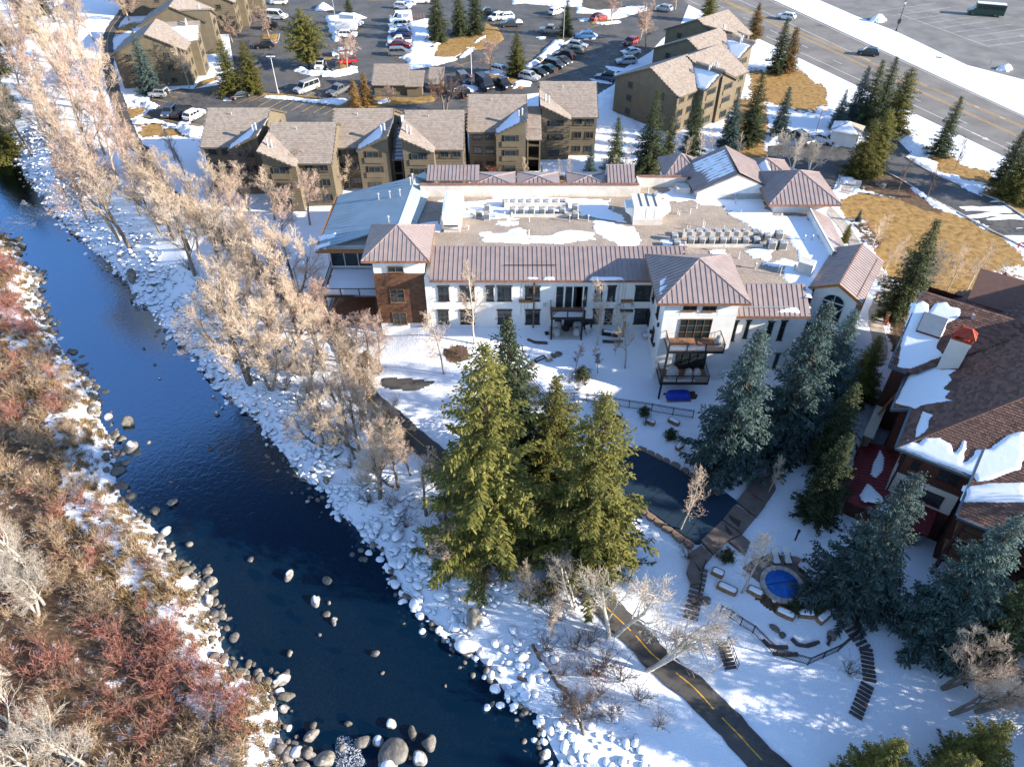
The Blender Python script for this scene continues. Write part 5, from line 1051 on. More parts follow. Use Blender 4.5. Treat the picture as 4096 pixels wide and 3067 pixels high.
# skylight on the upper slope
gn = np.cross(np.array(G1[1])-G1[0], np.array(G1[3])-G1[0])
q = np.array(on_plane(3725, 1305, G1[0], gn)); fo, fu, fv, fn = face_frame(G1)
MB().obox(q+fn*.1, fu, fv, fn, 1.15, 1.2, .28).build('skylight_curb', 'lodge_frame', lodge, LB); MB().obox(q+fn*.4, fu, fv, fn, 1.1, 1.15, .03).build('skylight_glass', 'skylight', lodge, LB)
# snow on the roof: outlines from the photograph laid on the slopes
roof_snow([(3530,1780),(3590,1765),(3620,1740),(3655,1680),(3700,1655),(3712,1690),(3720,1670),(3700,1650),(3735,1630),(3690,1600),(3670,1630),(3665,1625)][:0] or [(3662,1760),(3668,1700),(3690,1640),(3708,1650),(3735,1660),(3715,1680),(3712,1710),(3695,1730),(3655,1755),(3615,1775)], PW[:2]+[PW[7]], lodge, LB, .10, .16, .08)
roof_snow([(3580,1612),(3650,1475),(3700,1440),(3760,1430),(3770,1462),(3750,1478),(3820,1480),(3790,1500),(3805,1520),(3770,1555),(3800,1565),(3780,1590),(3805,1602),(3740,1612),(3690,1622),(3660,1635),(3625,1625)], PW[:2]+[PW[7]], lodge, LB, .10, .16, .08)
roof_snow([(3592,1465),(3612,1350),(3650,1215),(3690,1205),(3715,1215),(3715,1250),(3740,1215),(3785,1210),(3800,1230),(3835,1235),(3840,1255),(3825,1275),(3790,1290),(3770,1340),(3745,1370),(3742,1395),(3770,1420),(3640,1475)], G1, lodge, LB, .10, .16, .07)
roof_snow([(3600,1788),(3635,1765),(3680,1775),(3700,1750),(3760,1755),(3800,1775),(3815,1810),(3840,1790),(3858,1765),(3862,1790),(3850,1850),(3875,1840),(3910,1800),(3960,1795),(4000,1770),(4030,1740),(4096,1725),(4096,1830),(4080,1880),(3960,1925),(3905,1930),(3890,1905)], PS, lodge, LB, .11, .16, .09)
roof_snow([(3850,2005),(3860,1950),(3960,1935),(4096,1930),(4110,2005)], PP, lodge, LB, .16, .18, .06)
SK = [lp(-2.6, 7.5, -.9), lp(-2.6, -1.6, -.9), lp(.9, .9, .25)]; SK2 = [lp(-2.6, -1.6, -.9), lp(5.6, -1.6, -.9), lp(5.6, .9, .25)]
roof_snow([(3495,1850),(3520,1800),(3535,1830),(3530,1880),(3505,1910),(3480,1900)], SK, lodge, LB, .12, .14, .05); roof_snow([(3440,1975),(3470,1930),(3500,1960),(3530,2000),(3500,2010),(3450,2000)], SK, lodge, LB, .12, .14, .05)
roof_snow([(3490,2060),(3545,2010),(3600,2030),(3660,2085),(3655,2105),(3610,2080),(3590,2110),(3550,2090)], SK2, lodge, LB, .12, .14, .05)
q = lodge_pt(3888, 1272); MB().obox(np.array(on_plane(3888, 1272, G1[0], gn))+[0, 0, .2], LU, LV, (0, 0, 1), .12, .12, .25).build('vent_pipe', 'galv', lodge, LB)

# ================================================================== THE FLATS (condominium blocks)
def condo(name, org, rot, label, W=10.6, D=14.5, ze=7.2, zr=10.4, yr=6.6, side='R', bw=5.0, pd=1.6, zh=9.6, zback=6.8, snow=True, detail=True, group='tan condominium blocks', roof_px=None, backbay=False):
    """one stepped block: gabled tile roof, projecting bay with a shed roof rising to its outer edge"""
    o = empty(name, org, rot, label, 'building', group); B = None
    sgn = 1 if side == 'R' else -1
    # walls: gable prism
    def xs(x): return x if side == 'R' else W-x          # bay drawn on the right, mirrored for the left
    prof = [(0, -.6), (D, -.6), (D, zback), (yr, zr-.12), (0, ze)]
    vs = [(.12, y, z) for y, z in prof]+[(W-.12, y, z) for y, z in prof]
    MB().add(vs, [(0, 1, 2, 3, 4), (9, 8, 7, 6, 5)]+[(i, 5+i, 5+(i+1) % 5, (i+1) % 5) for i in range(5)]).build('wall', 'condo_siding', o)
    # bay walls
    x0, x1 = xs(W-bw), xs(W); k = (zh-ze)/bw
    xa, xb = (xs(W-bw+.1), xs(W-.1))
    za, zb = ze-.1, zh-.12
    ys = yr*(zh-ze)/(zr-ze)
    P = [(xa, -pd, -.6), (xb, -pd, -.6), (xb, -pd, zb), (xa, -pd, za)]; Q = [(xa, ys, -.6), (xb, ys, -.6), (xb, ys, zb), (xa, ys, za)]
    MB().add(P+Q, [(0, 1, 2, 3), (7, 6, 5, 4), (1, 5, 6, 2), (4, 0, 3, 7), (3, 2, 6, 7)]).build('bay_wall', 'condo_siding', o)
    # siding: thin dark strips stand in for the shadow lines of the boards
    if detail:
        for z in np.arange(.3, ze-.3, .45):
            m_ = MB(); m_.box(0.12, W-.12, -.03, 0, z, z+.04); m_.box(min(xa, xb), max(xa, xb), -pd-.03, -pd, z, z+.04); m_.box(.085, .12, .05, D, z, z+.04); m_.box(W-.12, W-.085, .05, D, z, z+.04); m_.build('siding_shadow_line', 'condo_trim', o)
    # roofs
    ov = .45; e = ov*(zr-ze)/yr
    main = [(0-.1, -ov, ze-e), (W+.1, -ov, ze-e), (W+.1, yr, zr), (-.1, yr, zr)]
    if side == 'R': main = [(-.1, -ov, ze-e), (W-bw, -ov, ze-e), (W-bw, 0, ze), (W+.1, ys, zh), (W+.1, yr, zr), (-.1, yr, zr)]
    else: main = [(bw, -ov, ze-e), (W+.1, -ov, ze-e), (W+.1, yr, zr), (-.1, yr, zr), (-.1, ys, zh), (bw, 0, ze)]
    r1 = MB().slab(main[:2]+main[2:], .2) if False else None
    pl = MB(); n0 = len(main); pl.add(main+[(a, b, c-.2) for a, b, c in main], [tuple(range(n0)), tuple(range(n0, 2*n0))[::-1]]+[((i+1) % n0, i, n0+i, n0+(i+1) % n0) for i in range(n0)]); r1 = pl.build('roof', 'condo_tile', o)
    fr = [main[0], main[1], (W+.1, yr, zr) if True else 0]
    tiles(r1, main if side == 'R' else [main[5], main[0], main[1], main[2], main[3], main[4]], .42, .36, 'condo_tile', None, .05, name='roof_tiles', seed=int(abs(org[0])*7) % 99)
    eb = (zr-zback)/(D-yr); back = [(-.1, yr, zr), (W+.1, yr, zr), (W+.1, D+ov, zback-eb*ov), (-.1, D+ov, zback-eb*ov)]
    r2 = MB().slab(back, .2).build('rear_roof', 'condo_tile', o); tiles(r2, back, .42, .36, 'condo_tile', None, .05, name='roof_tiles')
    bayr = [(xs(W+.1), -pd-ov, zh+k*.1), (xs(W-bw-.0), -pd-ov, ze), (xs(W-bw), 0, ze), (xs(W+.1), ys, zh+k*.1)]
    r3 = MB().slab(bayr, .18).build('bay_roof', 'condo_tile', o); tiles(r3, [(xs(W+.1), -pd-ov, zh+k*.1), (xs(W-bw-.0), -pd-ov, ze), (xs(W-bw), 0, ze), (xs(W+.1), ys, zh+k*.1)], .42, .36, 'condo_tile', None, .05, name='roof_tiles')
    if snow:
        fo_, fu_, fv_, fn_ = face_frame(bayr); pts = [(xs(W-bw+.2), -pd-.3, 0), (xs(W-bw+.2), -.1, 0), (xs(W-1.3), ys-1.0, 0), (xs(W-1.2), -pd+.2, 0)]
        qq = [on for on in pts]; loc = []
        for a, b, _ in qq:
            z = ze+k*((a-(W-bw)) if side == 'R' else (bw-a)); d_ = np.array([a, b, z])-fo_; loc.append((np.dot(d_, fu_), np.dot(d_, fv_)))
        sheet('snow_patch', loc, 'roof_snow', .1, 1, .2, .15, 0, o, None, (fo_, fu_, fv_, fn_), .05)
    # fascia boards
    f = MB()
    for x in (-.12, W+.12): f.bar((x, -ov, ze-e-.12), (x, yr, zr-.12), .08, .3); f.bar((x, yr, zr-.12), (x, D+ov, zback-eb*ov-.12), .08, .3)
    f.bar((xs(W+.1), -pd-ov-.03, zh-.1), (xs(W-bw), -pd-ov-.03, ze-.12), .08, .3); f.box(-.1, W+.1, -ov-.06, -ov, ze-e-.26, ze-e-.02) if False else f.box(min(xs(0), xs(W-bw)), max(xs(0), xs(W-bw)), -ov-.06, -ov, ze-e-.26, ze-e-.02)
    f.build('fascia', 'condo_trim', o)
    # flues
    for i in range(2):
        x = xs(W-.7-.55*i); y = .6; z = ze+k*(bw-.7-.55*i)
        m_ = MB(); m_.tube((x, y, z-.3), (x, y, z+1.0), .15, n=8); m_.lathe((x, y, z+1.0), [(.2, 0), (.2, .15), (.08, .25)], 8); m_.build('flue_pipe', 'flue', o)
    m_ = MB(); m_.tube((W*.4, yr-1.2, zr-1), (W*.4, yr-1.2, zr-.1), .06, n=6); m_.build('vent_pipe', 'flue', o)
    # windows; balcony recesses are flat dark panels with their shade painted in
    if detail:
        dn = (0, -1, 0); fx = xs(W-bw) ; L0, L1 = (0.5, W-bw-.4) if side == 'R' else (bw+.4, W-.5)
        for fl in range(3):
            z = .7+2.45*fl
            for c in (L0+.3, (L0+L1)/2+.5): window(o, None, (c, 0, z), (1, 0, 0), 1.35, 1.15, 2, 1, 'condo_trim', dn, each=False)
            a = min(xa, xb)+1.0; w = 2.7
            if fl: 
                MB().box(a, a+w, -pd-.04, -pd+.02, z-.5, z+1.35).build('recess_shade_panel', 'recess_shade', o)
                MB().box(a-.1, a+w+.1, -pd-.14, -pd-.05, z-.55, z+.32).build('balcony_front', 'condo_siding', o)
            f_ = window(o, None, (a+.3, -pd-.045, z-.1 if fl == 0 else z+.34), (1, 0, 0), 1.9, 1.3 if fl == 0 else .95, 2, 1, 'condo_trim', dn, each=False, sill=False, name='glass_door')
        sx = -1 if side == 'R' else 1
        for fl in range(3):
            z = .7+2.45*fl
            for y in (3.0, 10.5): window(o, None, (.12, y+1.1, z), (0, -1, 0), 1.1, 1.1, 2, 1, 'condo_trim', (-1, 0, 0), each=False)
            for y in (4.0, 10.5): window(o, None, (W-.12, y, z), (0, 1, 0), 1.0, 1.1, 2, 1, 'condo_trim', (1, 0, 0), each=False)
    return o
def cu_row(eL, eR, ey, side, label, **kw):
    """front row: eave pixel range -> origin"""
    a = at(eL, ey, 6.98); b = at(eR, ey, 6.98); W = b[0]-a[0]
    return condo('condo_block', (a[0], a[1]+.45, 0), 0, label, W=W, side=side, **kw)
CG = 'tan condominium blocks'
cu_row(803, 1050, 590, 'R', 'tan condominium block at the end of the row beside the bike path')
cu_row(1060, 1325, 655, 'L', 'tan condominium block screened by pale bare trees', snow=False)
cu_row(1322, 1560, 592, 'R', 'tan condominium block right behind the blue metal roof')
cu_row(1612, 1852, 600, 'L', 'tan condominium block with the small blue spruce before its windows', snow=False)
cu_row(1872, 2105, 529, 'R', 'tan condominium block beside the stair slot of the end block')
cu_row(2164, 2392, 470, 'L', 'tan condominium end block with a snow patch above its eave', snow=False)
# stair links between the blocks
for a, b, y0, z, nm in ((1565, 1612, 640, 4.6, 'roofed stair link between the blocks behind the blue roof'), (2106, 2166, 560, 5.6, 'tile-roofed stair link beside the end block')):
    p = at(a, y0, z); q = at(b, y0, z); W = q[0]-p[0]
    o = empty('stair_link', (p[0], p[1], 0), 0, nm, 'building', CG)
    MB().box(.15, W-.15, 2.0, 7, -.4, z+1).build('wall', 'recess_shade', o); MB().box(.1, .35, .3, 7, -.4, z).build('side_wall', 'condo_siding', o); MB().box(W-.35, W-.1, .3, 7, -.4, z).build('side_wall', 'condo_siding', o)  # back wall takes the painted shade colour of the recesses
    rp = [(0, 0, z), (W, 0, z), (W, 6.5, z+3), (0, 6.5, z+3)]; r_ = MB().slab(rp, .2).build('roof', 'condo_tile', o); tiles(r_, rp, .42, .36, 'condo_tile', None, .05, name='roof_tiles')
    for i in range(3): MB().box(.35, W-.35, .3, 2.0, .0+i*2.3-.25, i*2.3).build('landing', 'condo_trim', o)
    if a < 1600: 
        fo_, fu_, fv_, fn_ = face_frame(rp)
        for i in range(9): sheet('snow_patch', [(W*.25-1e-3+.0, .25+i*.75), (W*.9, .25+i*.75), (W*.9, .7+i*.75), (W*.25+.3, .65+i*.75)] if False else [(np.dot(np.array(c)-fo_, fu_), np.dot(np.array(c)-fo_, fv_)) for c in [(W*.3, .2+i*.68, z+(.2+i*.68)*3/6.5), (W*.95, .2+i*.68, z+(.2+i*.68)*3/6.5), (W*.95, .6+i*.68, z+(.6+i*.68)*3/6.5), (W*.35, .6+i*.68, z+(.6+i*.68)*3/6.5)]], 'roof_snow', .1, 1, .12, .05, 0, o, None, (fo_, fu_, fv_, fn_), .05)
# snow left on two of the roofs
# right-hand blocks, turned 42 degrees
ra = np.array([math.cos(R(42)), math.sin(R(42))]); rn = np.array([-ra[1], ra[0]])
O1 = np.array([29.6, 131.0])
def rb_(org, side, label, **kw): return condo('condo_block', (org[0], org[1], 0), R(42), label, side=side, group=CG, D=14.8, **kw)
rb_(O1, 'R', 'tan condominium block whose dark gable end faces the driveway snow')
q = np.array(at(2995, 285, 7)[:2]); O2 = q-ra*10.6+rn*.4; rb_(O2, 'L', 'tan condominium block joined behind the dark gable end', snow=False)
q = np.array(at(3014, 167, 9.6)[:2]); O3 = q-ra*10.6+rn*1.6; rb_(O3, 'R', 'tan condominium block with a snowy bay roof next to the highway spruces')
q = np.array(at(3009, 135, 7)[:2]); O4 = q-ra*10.6+rn*.4; rb_(O4, 'L', 'tan condominium block at the highway end of the turned terrace', snow=False)
# left-hand blocks, turned 98 degrees
for k, (bx, by, side, lab) in enumerate([(775, 342, 'R', 'tan condominium block with a birch in front of its gable'), (852, 218, 'L', 'tan condominium block one step behind the birch gable'), (960, 135, 'R', 'tan condominium block beside the bare shrubs of the car park'), (1035, 62, 'L', 'tan condominium block at the far end of the left terrace')]):
    p = at(bx, by, 0); condo('condo_block', (p[0], p[1], 0), R(98), lab, side=side, group=CG, snow=(k != 2), D=14.0)
for k, (bx, by) in enumerate([(700, 60)]):
    p = at(bx, by, 0); condo('condo_block', (p[0], p[1], 0), R(98), 'tan condominium block behind the left terrace by the snow slope', side='R', group=CG, D=13)
# low tiled sheds in the car park
def shed(px0, px1, py, D_, ze_, zr_, label, m_='condo_siding'):
    a = at(px0, py, 0); b = at(px1, py, 0); W = b[0]-a[0]; o = empty('shed', (a[0], a[1], 0), 0, label, 'shed')
    MB().add([(0, 0, -.1), (W, 0, -.1), (W, D_, -.1), (0, D_, -.1), (0, 0, ze_), (W, 0, ze_), (W, D_, zr_), (0, D_, zr_)], [(3, 2, 1, 0), (4, 5, 6, 7), (0, 1, 5, 4), (1, 2, 6, 5), (2, 3, 7, 6), (3, 0, 4, 7)]).build('wall', m_, o)
    rp = [(-.3, -.5, ze_-.1), (W+.3, -.5, ze_-.1), (W+.3, D_+.2, zr_+.2), (-.3, D_+.2, zr_+.2)]; r_ = MB().slab(rp, .15).build('roof', 'condo_tile', o); tiles(r_, rp, .42, .36, 'condo_tile', None, .05, name='roof_tiles')
    return o
shed(1500, 1630, 382, 5.5, 2.3, 4.2, 'low tiled shed beside the rust brown conifers'); shed(1630, 1690, 385, 5, 2.2, 3.2, 'small lean-to shed against the tiled shed')
o = shed(1722, 1770, 375, 5, 2.2, 3.4, 'small snowy-roofed hut behind the big bare tree', 'fascia_wood')
# snow-roofed white kiosk in the driveway
p = at(3378, 575, 0); q = at(3400, 580, 0); o = empty('kiosk', (p[0], p[1], 0), R(-28), 'small white pump house with snow on its hipped roof', 'hut')
MB().box(-2.6, 2.0, -1.6, 2.6, -.1, 2.7).build('wall', 'stucco', o)
cz = [(-3, -2, 2.6), (2.4, -2, 2.6), (2.4, 3, 2.6), (-3, 3, 2.6)]; ap_ = (-.3, .5, 3.9)
for i in range(4): f = MB().slab([cz[i], cz[(i+1) % 4], ap_], .1).build('roof', 'condo_tile', o)
for i in (0, 3):
    fo_, fu_, fv_, fn_ = face_frame([cz[i], cz[(i+1) % 4], ap_]); c = [(np.dot(np.array(x)-fo_, fu_), np.dot(np.array(x)-fo_, fv_)) for x in (cz[i], cz[(i+1) % 4], ap_)]; m0 = np.mean(c, 0); c = [tuple(m0+(np.array(x)-m0)*.85) for x in c]
    sheet('snow_patch', c, 'roof_snow', .1, 1, .2, .1, 0, o, None, (fo_, fu_, fv_, fn_), .01)
# buildings cut by the top edge of the picture
p = at(2345, 5, 0); o = empty('tan_building', (p[0], p[1], 0), R(3), 'tan stuccoed building by the red car at the back of the car park', 'building')
MB().box(-4, 9, 2, 12, -.2, 8).build('wall', 'condo_siding', o); window(o, None, (-1.5, 2, 1), (1, 0, 0), 1.6, 2.2, 2, 2, 'condo_trim', (0, -1, 0), each=False); window(o, None, (4, 2, 1), (1, 0, 0), 1.6, 1.4, 2, 1, 'condo_trim', (0, -1, 0), each=False)
MB().box(-4.4, 9.4, 1.6, 12.4, 8, 8.4).build('roof', 'condo_tile', o)
# ================================================================== BOULDERS
def ico(sub):
    t = (1+5**.5)/2; V = [(-1, t, 0), (1, t, 0), (-1, -t, 0), (1, -t, 0), (0, -1, t), (0, 1, t), (0, -1, -t), (0, 1, -t), (t, 0, -1), (t, 0, 1), (-t, 0, -1), (-t, 0, 1)]
    Fc = [(0, 11, 5), (0, 5, 1), (0, 1, 7), (0, 7, 10), (0, 10, 11), (1, 5, 9), (5, 11, 4), (11, 10, 2), (10, 7, 6), (7, 1, 8), (3, 9, 4), (3, 4, 2), (3, 2, 6), (3, 6, 8), (3, 8, 9), (4, 9, 5), (2, 4, 11), (6, 2, 10), (8, 6, 7), (9, 8, 1)]
    V = [np.array(v)/np.linalg.norm(v) for v in V]
    for _ in range(sub):
        mid = {}; nf = []
        def m_(a, b):
            k = (min(a, b), max(a, b))
            if k not in mid: p = V[a]+V[b]; V.append(p/np.linalg.norm(p)); mid[k] = len(V)-1
            return mid[k]
        for a, b, c in Fc: x, y, z = m_(a, b), m_(b, c), m_(c, a); nf += [(a, x, z), (b, y, x), (c, z, y), (x, y, z)]
        Fc = nf
    return np.array(V), np.array(Fc)
def rock_shape(seed, sub=2):
    V, Fc = ico(sub); rs = np.random.RandomState(seed); d = np.zeros(len(V))
    for _ in range(7): k = rs.randn(3)*1.5; d += np.sin(V@k+rs.rand()*6)*.085
    for _ in range(5):                         # broad facets
        n = rs.randn(3); n /= np.linalg.norm(n); c = .62+.25*rs.rand(); h = V@n; d -= np.clip(h-c, 0, 1)*.75
    return V*(1+d)[:, None]*np.array([1, .78+.3*rs.rand(), .62+.2*rs.rand()]), Fc
RK = [rock_shape(i) for i in range(8)]; RK1 = [rock_shape(i+40, 1) for i in range(8)]
RM = {m: [np_mesh('boulder', v, f_, m, True) for v, f_ in RK] for m in ('rock_snowy', 'rock_half', 'rock_bare')}
def boulder(p, s, m, label, group, rs, sink=.3, sq=1.0):
    sc = (s*rs.uniform(.85, 1.25), s*rs.uniform(.8, 1.1), s*rs.uniform(.75, 1.05)*sq)
    o = inst('boulder', RM[m][rs.randint(8)], None, (p[0], p[1], p[2]+sc[2]*(.62-sink)), (rs.uniform(-.25, .25), rs.uniform(-.25, .25), rs.uniform(0, 6.28)), sc)
    return tag(o, label, 'boulder', group)
RS = np.random.RandomState(11)
# boulders one sees singly, in the river and on its edge (pixel x, y, width in pixels, kind)
MID = [(1155,2308,52,'h'),(1307,2322,42,'h'),(1265,2402,48,'h'),(1315,2412,22,'b'),(1310,2460,30,'b'),(1340,2485,30,'h'),(1498,2615,42,'h'),(1280,2540,14,'b'),(1162,2614,28,'b'),(1530,2690,16,'b'),(1782,2742,12,'b'),(290,1410,28,'b'),(510,1695,52,'b'),(528,1790,62,'h'),(690,2013,36,'b'),(620,2048,36,'b'),(755,2180,30,'b'),(1005,2240,26,'b'),(840,1795,20,'b'),(685,1930,16,'h'),(595,1772,16,'b'),(1230,2008,20,'h'),(868,1655,24,'h'),(890,1632,16,'h'),(850,1588,12,'h'),(640,1515,14,'h'),(1066,1782,18,'h'),(640,1620,0,'b'),(575,1395,14,'b'),(620,1460,14,'b')]
MID = [m for m in MID if m[2] > 0]
LOWW = [(1255,2900,30,'b'),(1250,2940,50,'b'),(1395,2895,30,'b'),(1450,2970,56,'h'),(1475,2950,20,'b'),(1517,2965,50,'h'),(1580,3015,110,'h'),(1715,2975,58,'h'),(1680,3040,58,'h'),(1560,3062,80,'h'),(1565,2900,40,'h'),(1650,2930,46,'b'),(1310,3040,68,'b'),(1195,3010,58,'h'),(1245,3015,52,'b'),(1150,3030,60,'b'),(1065,3020,66,'h'),(1120,2895,22,'b'),(1185,2945,20,'b'),(1140,2910,24,'b'),(1640,3030,20,'b'),(1370,2990,26,'b')]
for x, y, w, k in MID+LOWW:
    p = at(x, y, ZW); s = w/ (FPX*math.sqrt(1)/math.sqrt(p[0]**2+p[1]**2+(CAMH-ZW)**2))*.45
    m = 'rock_half' if k == 'h' else 'rock_bare'
    boulder((p[0], p[1], ZW), s, m, ('snow-capped boulder standing in the river shallows' if k == 'h' else 'bare grey boulder standing in the river shallows') if y < 2850 else ('snow-capped boulder of the cluster by the white riffle' if k == 'h' else 'wet bare boulder of the cluster by the white riffle'), 'boulders in the river', RS, .28)
BIGR = [(790*1+0,0,0,0)][:0]
RB = [(1905,2480,62),(1870,2605,80),(1698,2535,62),(1758,2520,44),(1420,2225,52),(1590,2150,52),(1985,2755,60),(2030,2790,40),(1950,2835,54),(2005,2828,40),(1660,2420,46),(1335,2056,28),(1265,1930,32),(1305,1925,30),(1275,1955,34),(1580,2260,42),(1700,2235,40),(1480,2215,32),(1500,2125,24),(390,1143,40),(530,1110,46),(435,1090,26),(345,1025,24),(230,905,24),(535,1195,30),(640,1330,30),(675,1360,28),(805,1480,34),(840,1515,34),(1020,1500,0),(1130,1715,34),(1275,1825,36),(1170,1745,24),(95,975,0)]
for x, y, w in RB:
    if not w: continue
    p = g(x, y); s = w/(FPX/math.sqrt(p[0]**2+p[1]**2+(CAMH-p[2])**2))*.46
    boulder(p, s, 'rock_snowy' if RS.rand() < .8 else 'rock_bare', 'large snow-covered boulder in the riprap of the river bank', 'large boulders of the riprap bank', RS, .2)
p = g(1900, 2490); tag(inst('boulder', RM['rock_bare'][3], None, (p[0], p[1], p[2]+.55), (0, 0, 1), (.8, .75, 1.1)), 'tall bare boulder standing alone on the snowy bank', 'boulder')
p = g(532, 1120); tag(inst('boulder', RM['rock_bare'][5], None, (p[0], p[1], p[2]+.6), (0, 0, 2), (1.1, .9, 1.2)), 'bulky bare boulder at the water edge of the snowy bank', 'boulder')
for x, y, s, lab in ((3510,740,.6,'first of two pale boulders in the mulch bed'),(3528,745,.6,'second of two pale boulders in the mulch bed'),(1735,195,.9,'tan boulder on the snowy island of the car park'),(2160,245,.7,'tan boulder in the snow between the parked rows'),(3450,755,.5,'flat stone beside the entrance walk')):
    p = at(x, y, .1); boulder(p, s, 'rock_bare', lab, None, RS, .25)
def along(E, d0, d1, n, rs, yr=(14, 135), side=1, pw=1.0):
    """random points beside a bank line"""
    E = np.array(E); L_ = np.linalg.norm(np.diff(E, axis=0), axis=1); out = []
    while len(out) < n:
        i = rs.choice(len(L_), p=L_/L_.sum()); t = rs.rand(); a = E[i]+(E[i+1]-E[i])*t
        if not yr[0] < a[1] < yr[1]: continue
        dd = (E[i+1]-E[i])/L_[i]; nn = np.array([-dd[1], dd[0]])*side; out.append((*(a+nn*(d0+(d1-d0)*rs.rand()**pw)), a))
    return out
def joined_rocks(pts, smin, smax, m, name, rs, sink=.35, flat_=1.0):
    VV, FF = [], []; n = 0
    for (x, y, _) in pts:
        v, f_ = RK1[rs.randint(8)]; s = smin+(smax-smin)*rs.rand()**2; a = rs.rand()*6.28; c, sn = math.cos(a), math.sin(a)
        q = v*np.array([s*1.1, s, s*flat_]); q = np.stack([q[:, 0]*c-q[:, 1]*sn, q[:, 0]*sn+q[:, 1]*c, q[:, 2]], 1)+np.array([x, y, max(hz(x, y), ZW-.25)+s*flat_*(.6-sink)])
        VV.append(q); FF.append(f_+n); n += len(v)
    return tag(link(bpy.data.objects.new(name, np_mesh(name, np.concatenate(VV), np.concatenate(FF), m, True))), kind='stuff')
o = joined_rocks(along(RIGHT_E, -.5, 7.0, 2700, RS, side=1, pw=1.0), .14, .42, 'rock_snowy', 'riprap_stones', RS, .45, .85); tag(o, 'small snow-covered riprap stones packed along the right river bank', 'stones')
o = joined_rocks(along(RIGHT_E, -1.6, .4, 700, RS, side=1), .10, .34, 'rock_bare', 'shore_stones', RS, .3); tag(o, 'small wet stones lining the foot of the snowy bank', 'stones')
o = joined_rocks(along(LEFT_E, -.9, 1.6, 800, RS, side=1), .12, .42, 'rock_bare', 'shore_stones', RS, .3, .8); tag(o, 'small tan stones lining the brushy left bank', 'stones')
for (x, y, a) in sorted(along(LEFT_E, -.5, 1.3, 150, RS, (14, 105), 1), key=lambda q: q[1]): boulder((x, y, max(hz(x, y), ZW-.2)), RS.uniform(.26, .62), 'rock_half' if RS.rand() < .22 else 'rock_bare', 'rounded tan boulder lining the brushy left bank', 'boulders along the left bank', RS, .3, .85)
for (x, y, a) in along(RIGHT_E, -.2, 5.0, 110, RS, (16, 95), 1): boulder((x, y, hz(x, y)), RS.uniform(.3, .6), 'rock_snowy', 'snow-covered boulder of the right riprap bank', 'boulders along the right bank', RS, .25, .9)
# foam of the riffle
def make_foam():
    m, nt, N, L, b = nodes_of('foam'); n = noise_node(nt, 3.5, 8, dist=2.5, rough=.7)
    f = ramp(nt, n.outputs['Fac'], [(.5, (0, 0, 0)), (.62, (1, 1, 1))]); b.inputs['Base Color'].default_value = (.75, .8, .85, 1); b.inputs['Roughness'].default_value = .6
    tr = N.new('ShaderNodeBsdfTransparent'); mx = N.new('ShaderNodeMixShader'); L.new(f.outputs['Color'], mx.inputs[0]); L.new(tr.outputs[0], mx.inputs[1]); L.new(b.outputs[0], mx.inputs[2]); L.new(mx.outputs[0], N['Material Output'].inputs['Surface'])
make_foam()
for px in ([(1360,2950),(1400,2945),(1440,2990),(1470,3067),(1350,3067),(1340,3020)], [(0,880),(60,860),(150,880),(140,905),(60,930),(0,930)], [(90,800),(190,850),(160,880),(60,850)]):
    tag(sheet('river_foam', [at(*q, ZW) for q in px], 'foam', .05, .3, .25, .2, .05, frame=((0, 0, ZW), (1, 0, 0), (0, 1, 0), (0, 0, 1)), zoff=.01), kind='structure')

# ================================================================== TREES
def make_bark(name, c0, c1, sc=6, rnd=.25):
    m, nt, N, L, b = nodes_of(name); n = noise_node(nt, sc, 4); oi = N.new('ShaderNodeObjectInfo'); c = ramp(nt, n.outputs['Fac'], [(.35, c0), (.65, c1)])
    hs = N.new('ShaderNodeHueSaturation'); L.new(c.outputs['Color'], hs.inputs['Color']); L.new(mathn(nt, 'ADD', mathn(nt, 'MULTIPLY', oi.outputs['Random'], rnd*2), 1-rnd), hs.inputs['Value']); L.new(hs.outputs['Color'], b.inputs['Base Color']); b.inputs['Roughness'].default_value = .85; b.inputs['Specular IOR Level'].default_value = .15
make_bark('bark_grey', (.10, .08, .065), (.24, .20, .165)); make_bark('bark_tan', (.28, .21, .15), (.46, .37, .28)); make_bark('bark_white', (.30, .27, .23), (.55, .50, .44)); make_bark('twig_tan', (.36, .27, .195), (.60, .485, .37)); make_bark('twig_white', (.34, .29, .235), (.52, .46, .39))
make_bark('twig_pink', (.30, .205, .165), (.50, .375, .30)); make_bark('twig_dark', (.07, .052, .045), (.17, .13, .11)); make_bark('stem_red', (.17, .07, .055), (.36, .175, .135), 3); make_bark('stem_tan', (.22, .155, .10), (.44, .33, .22), 3); make_bark('stem_brown', (.12, .085, .062), (.30, .22, .17), 3); make_bark('bark_fir', (.06, .045, .035), (.14, .10, .075))
make_bark('grass_blade', (.20, .13, .06), (.42, .30, .15), 2)
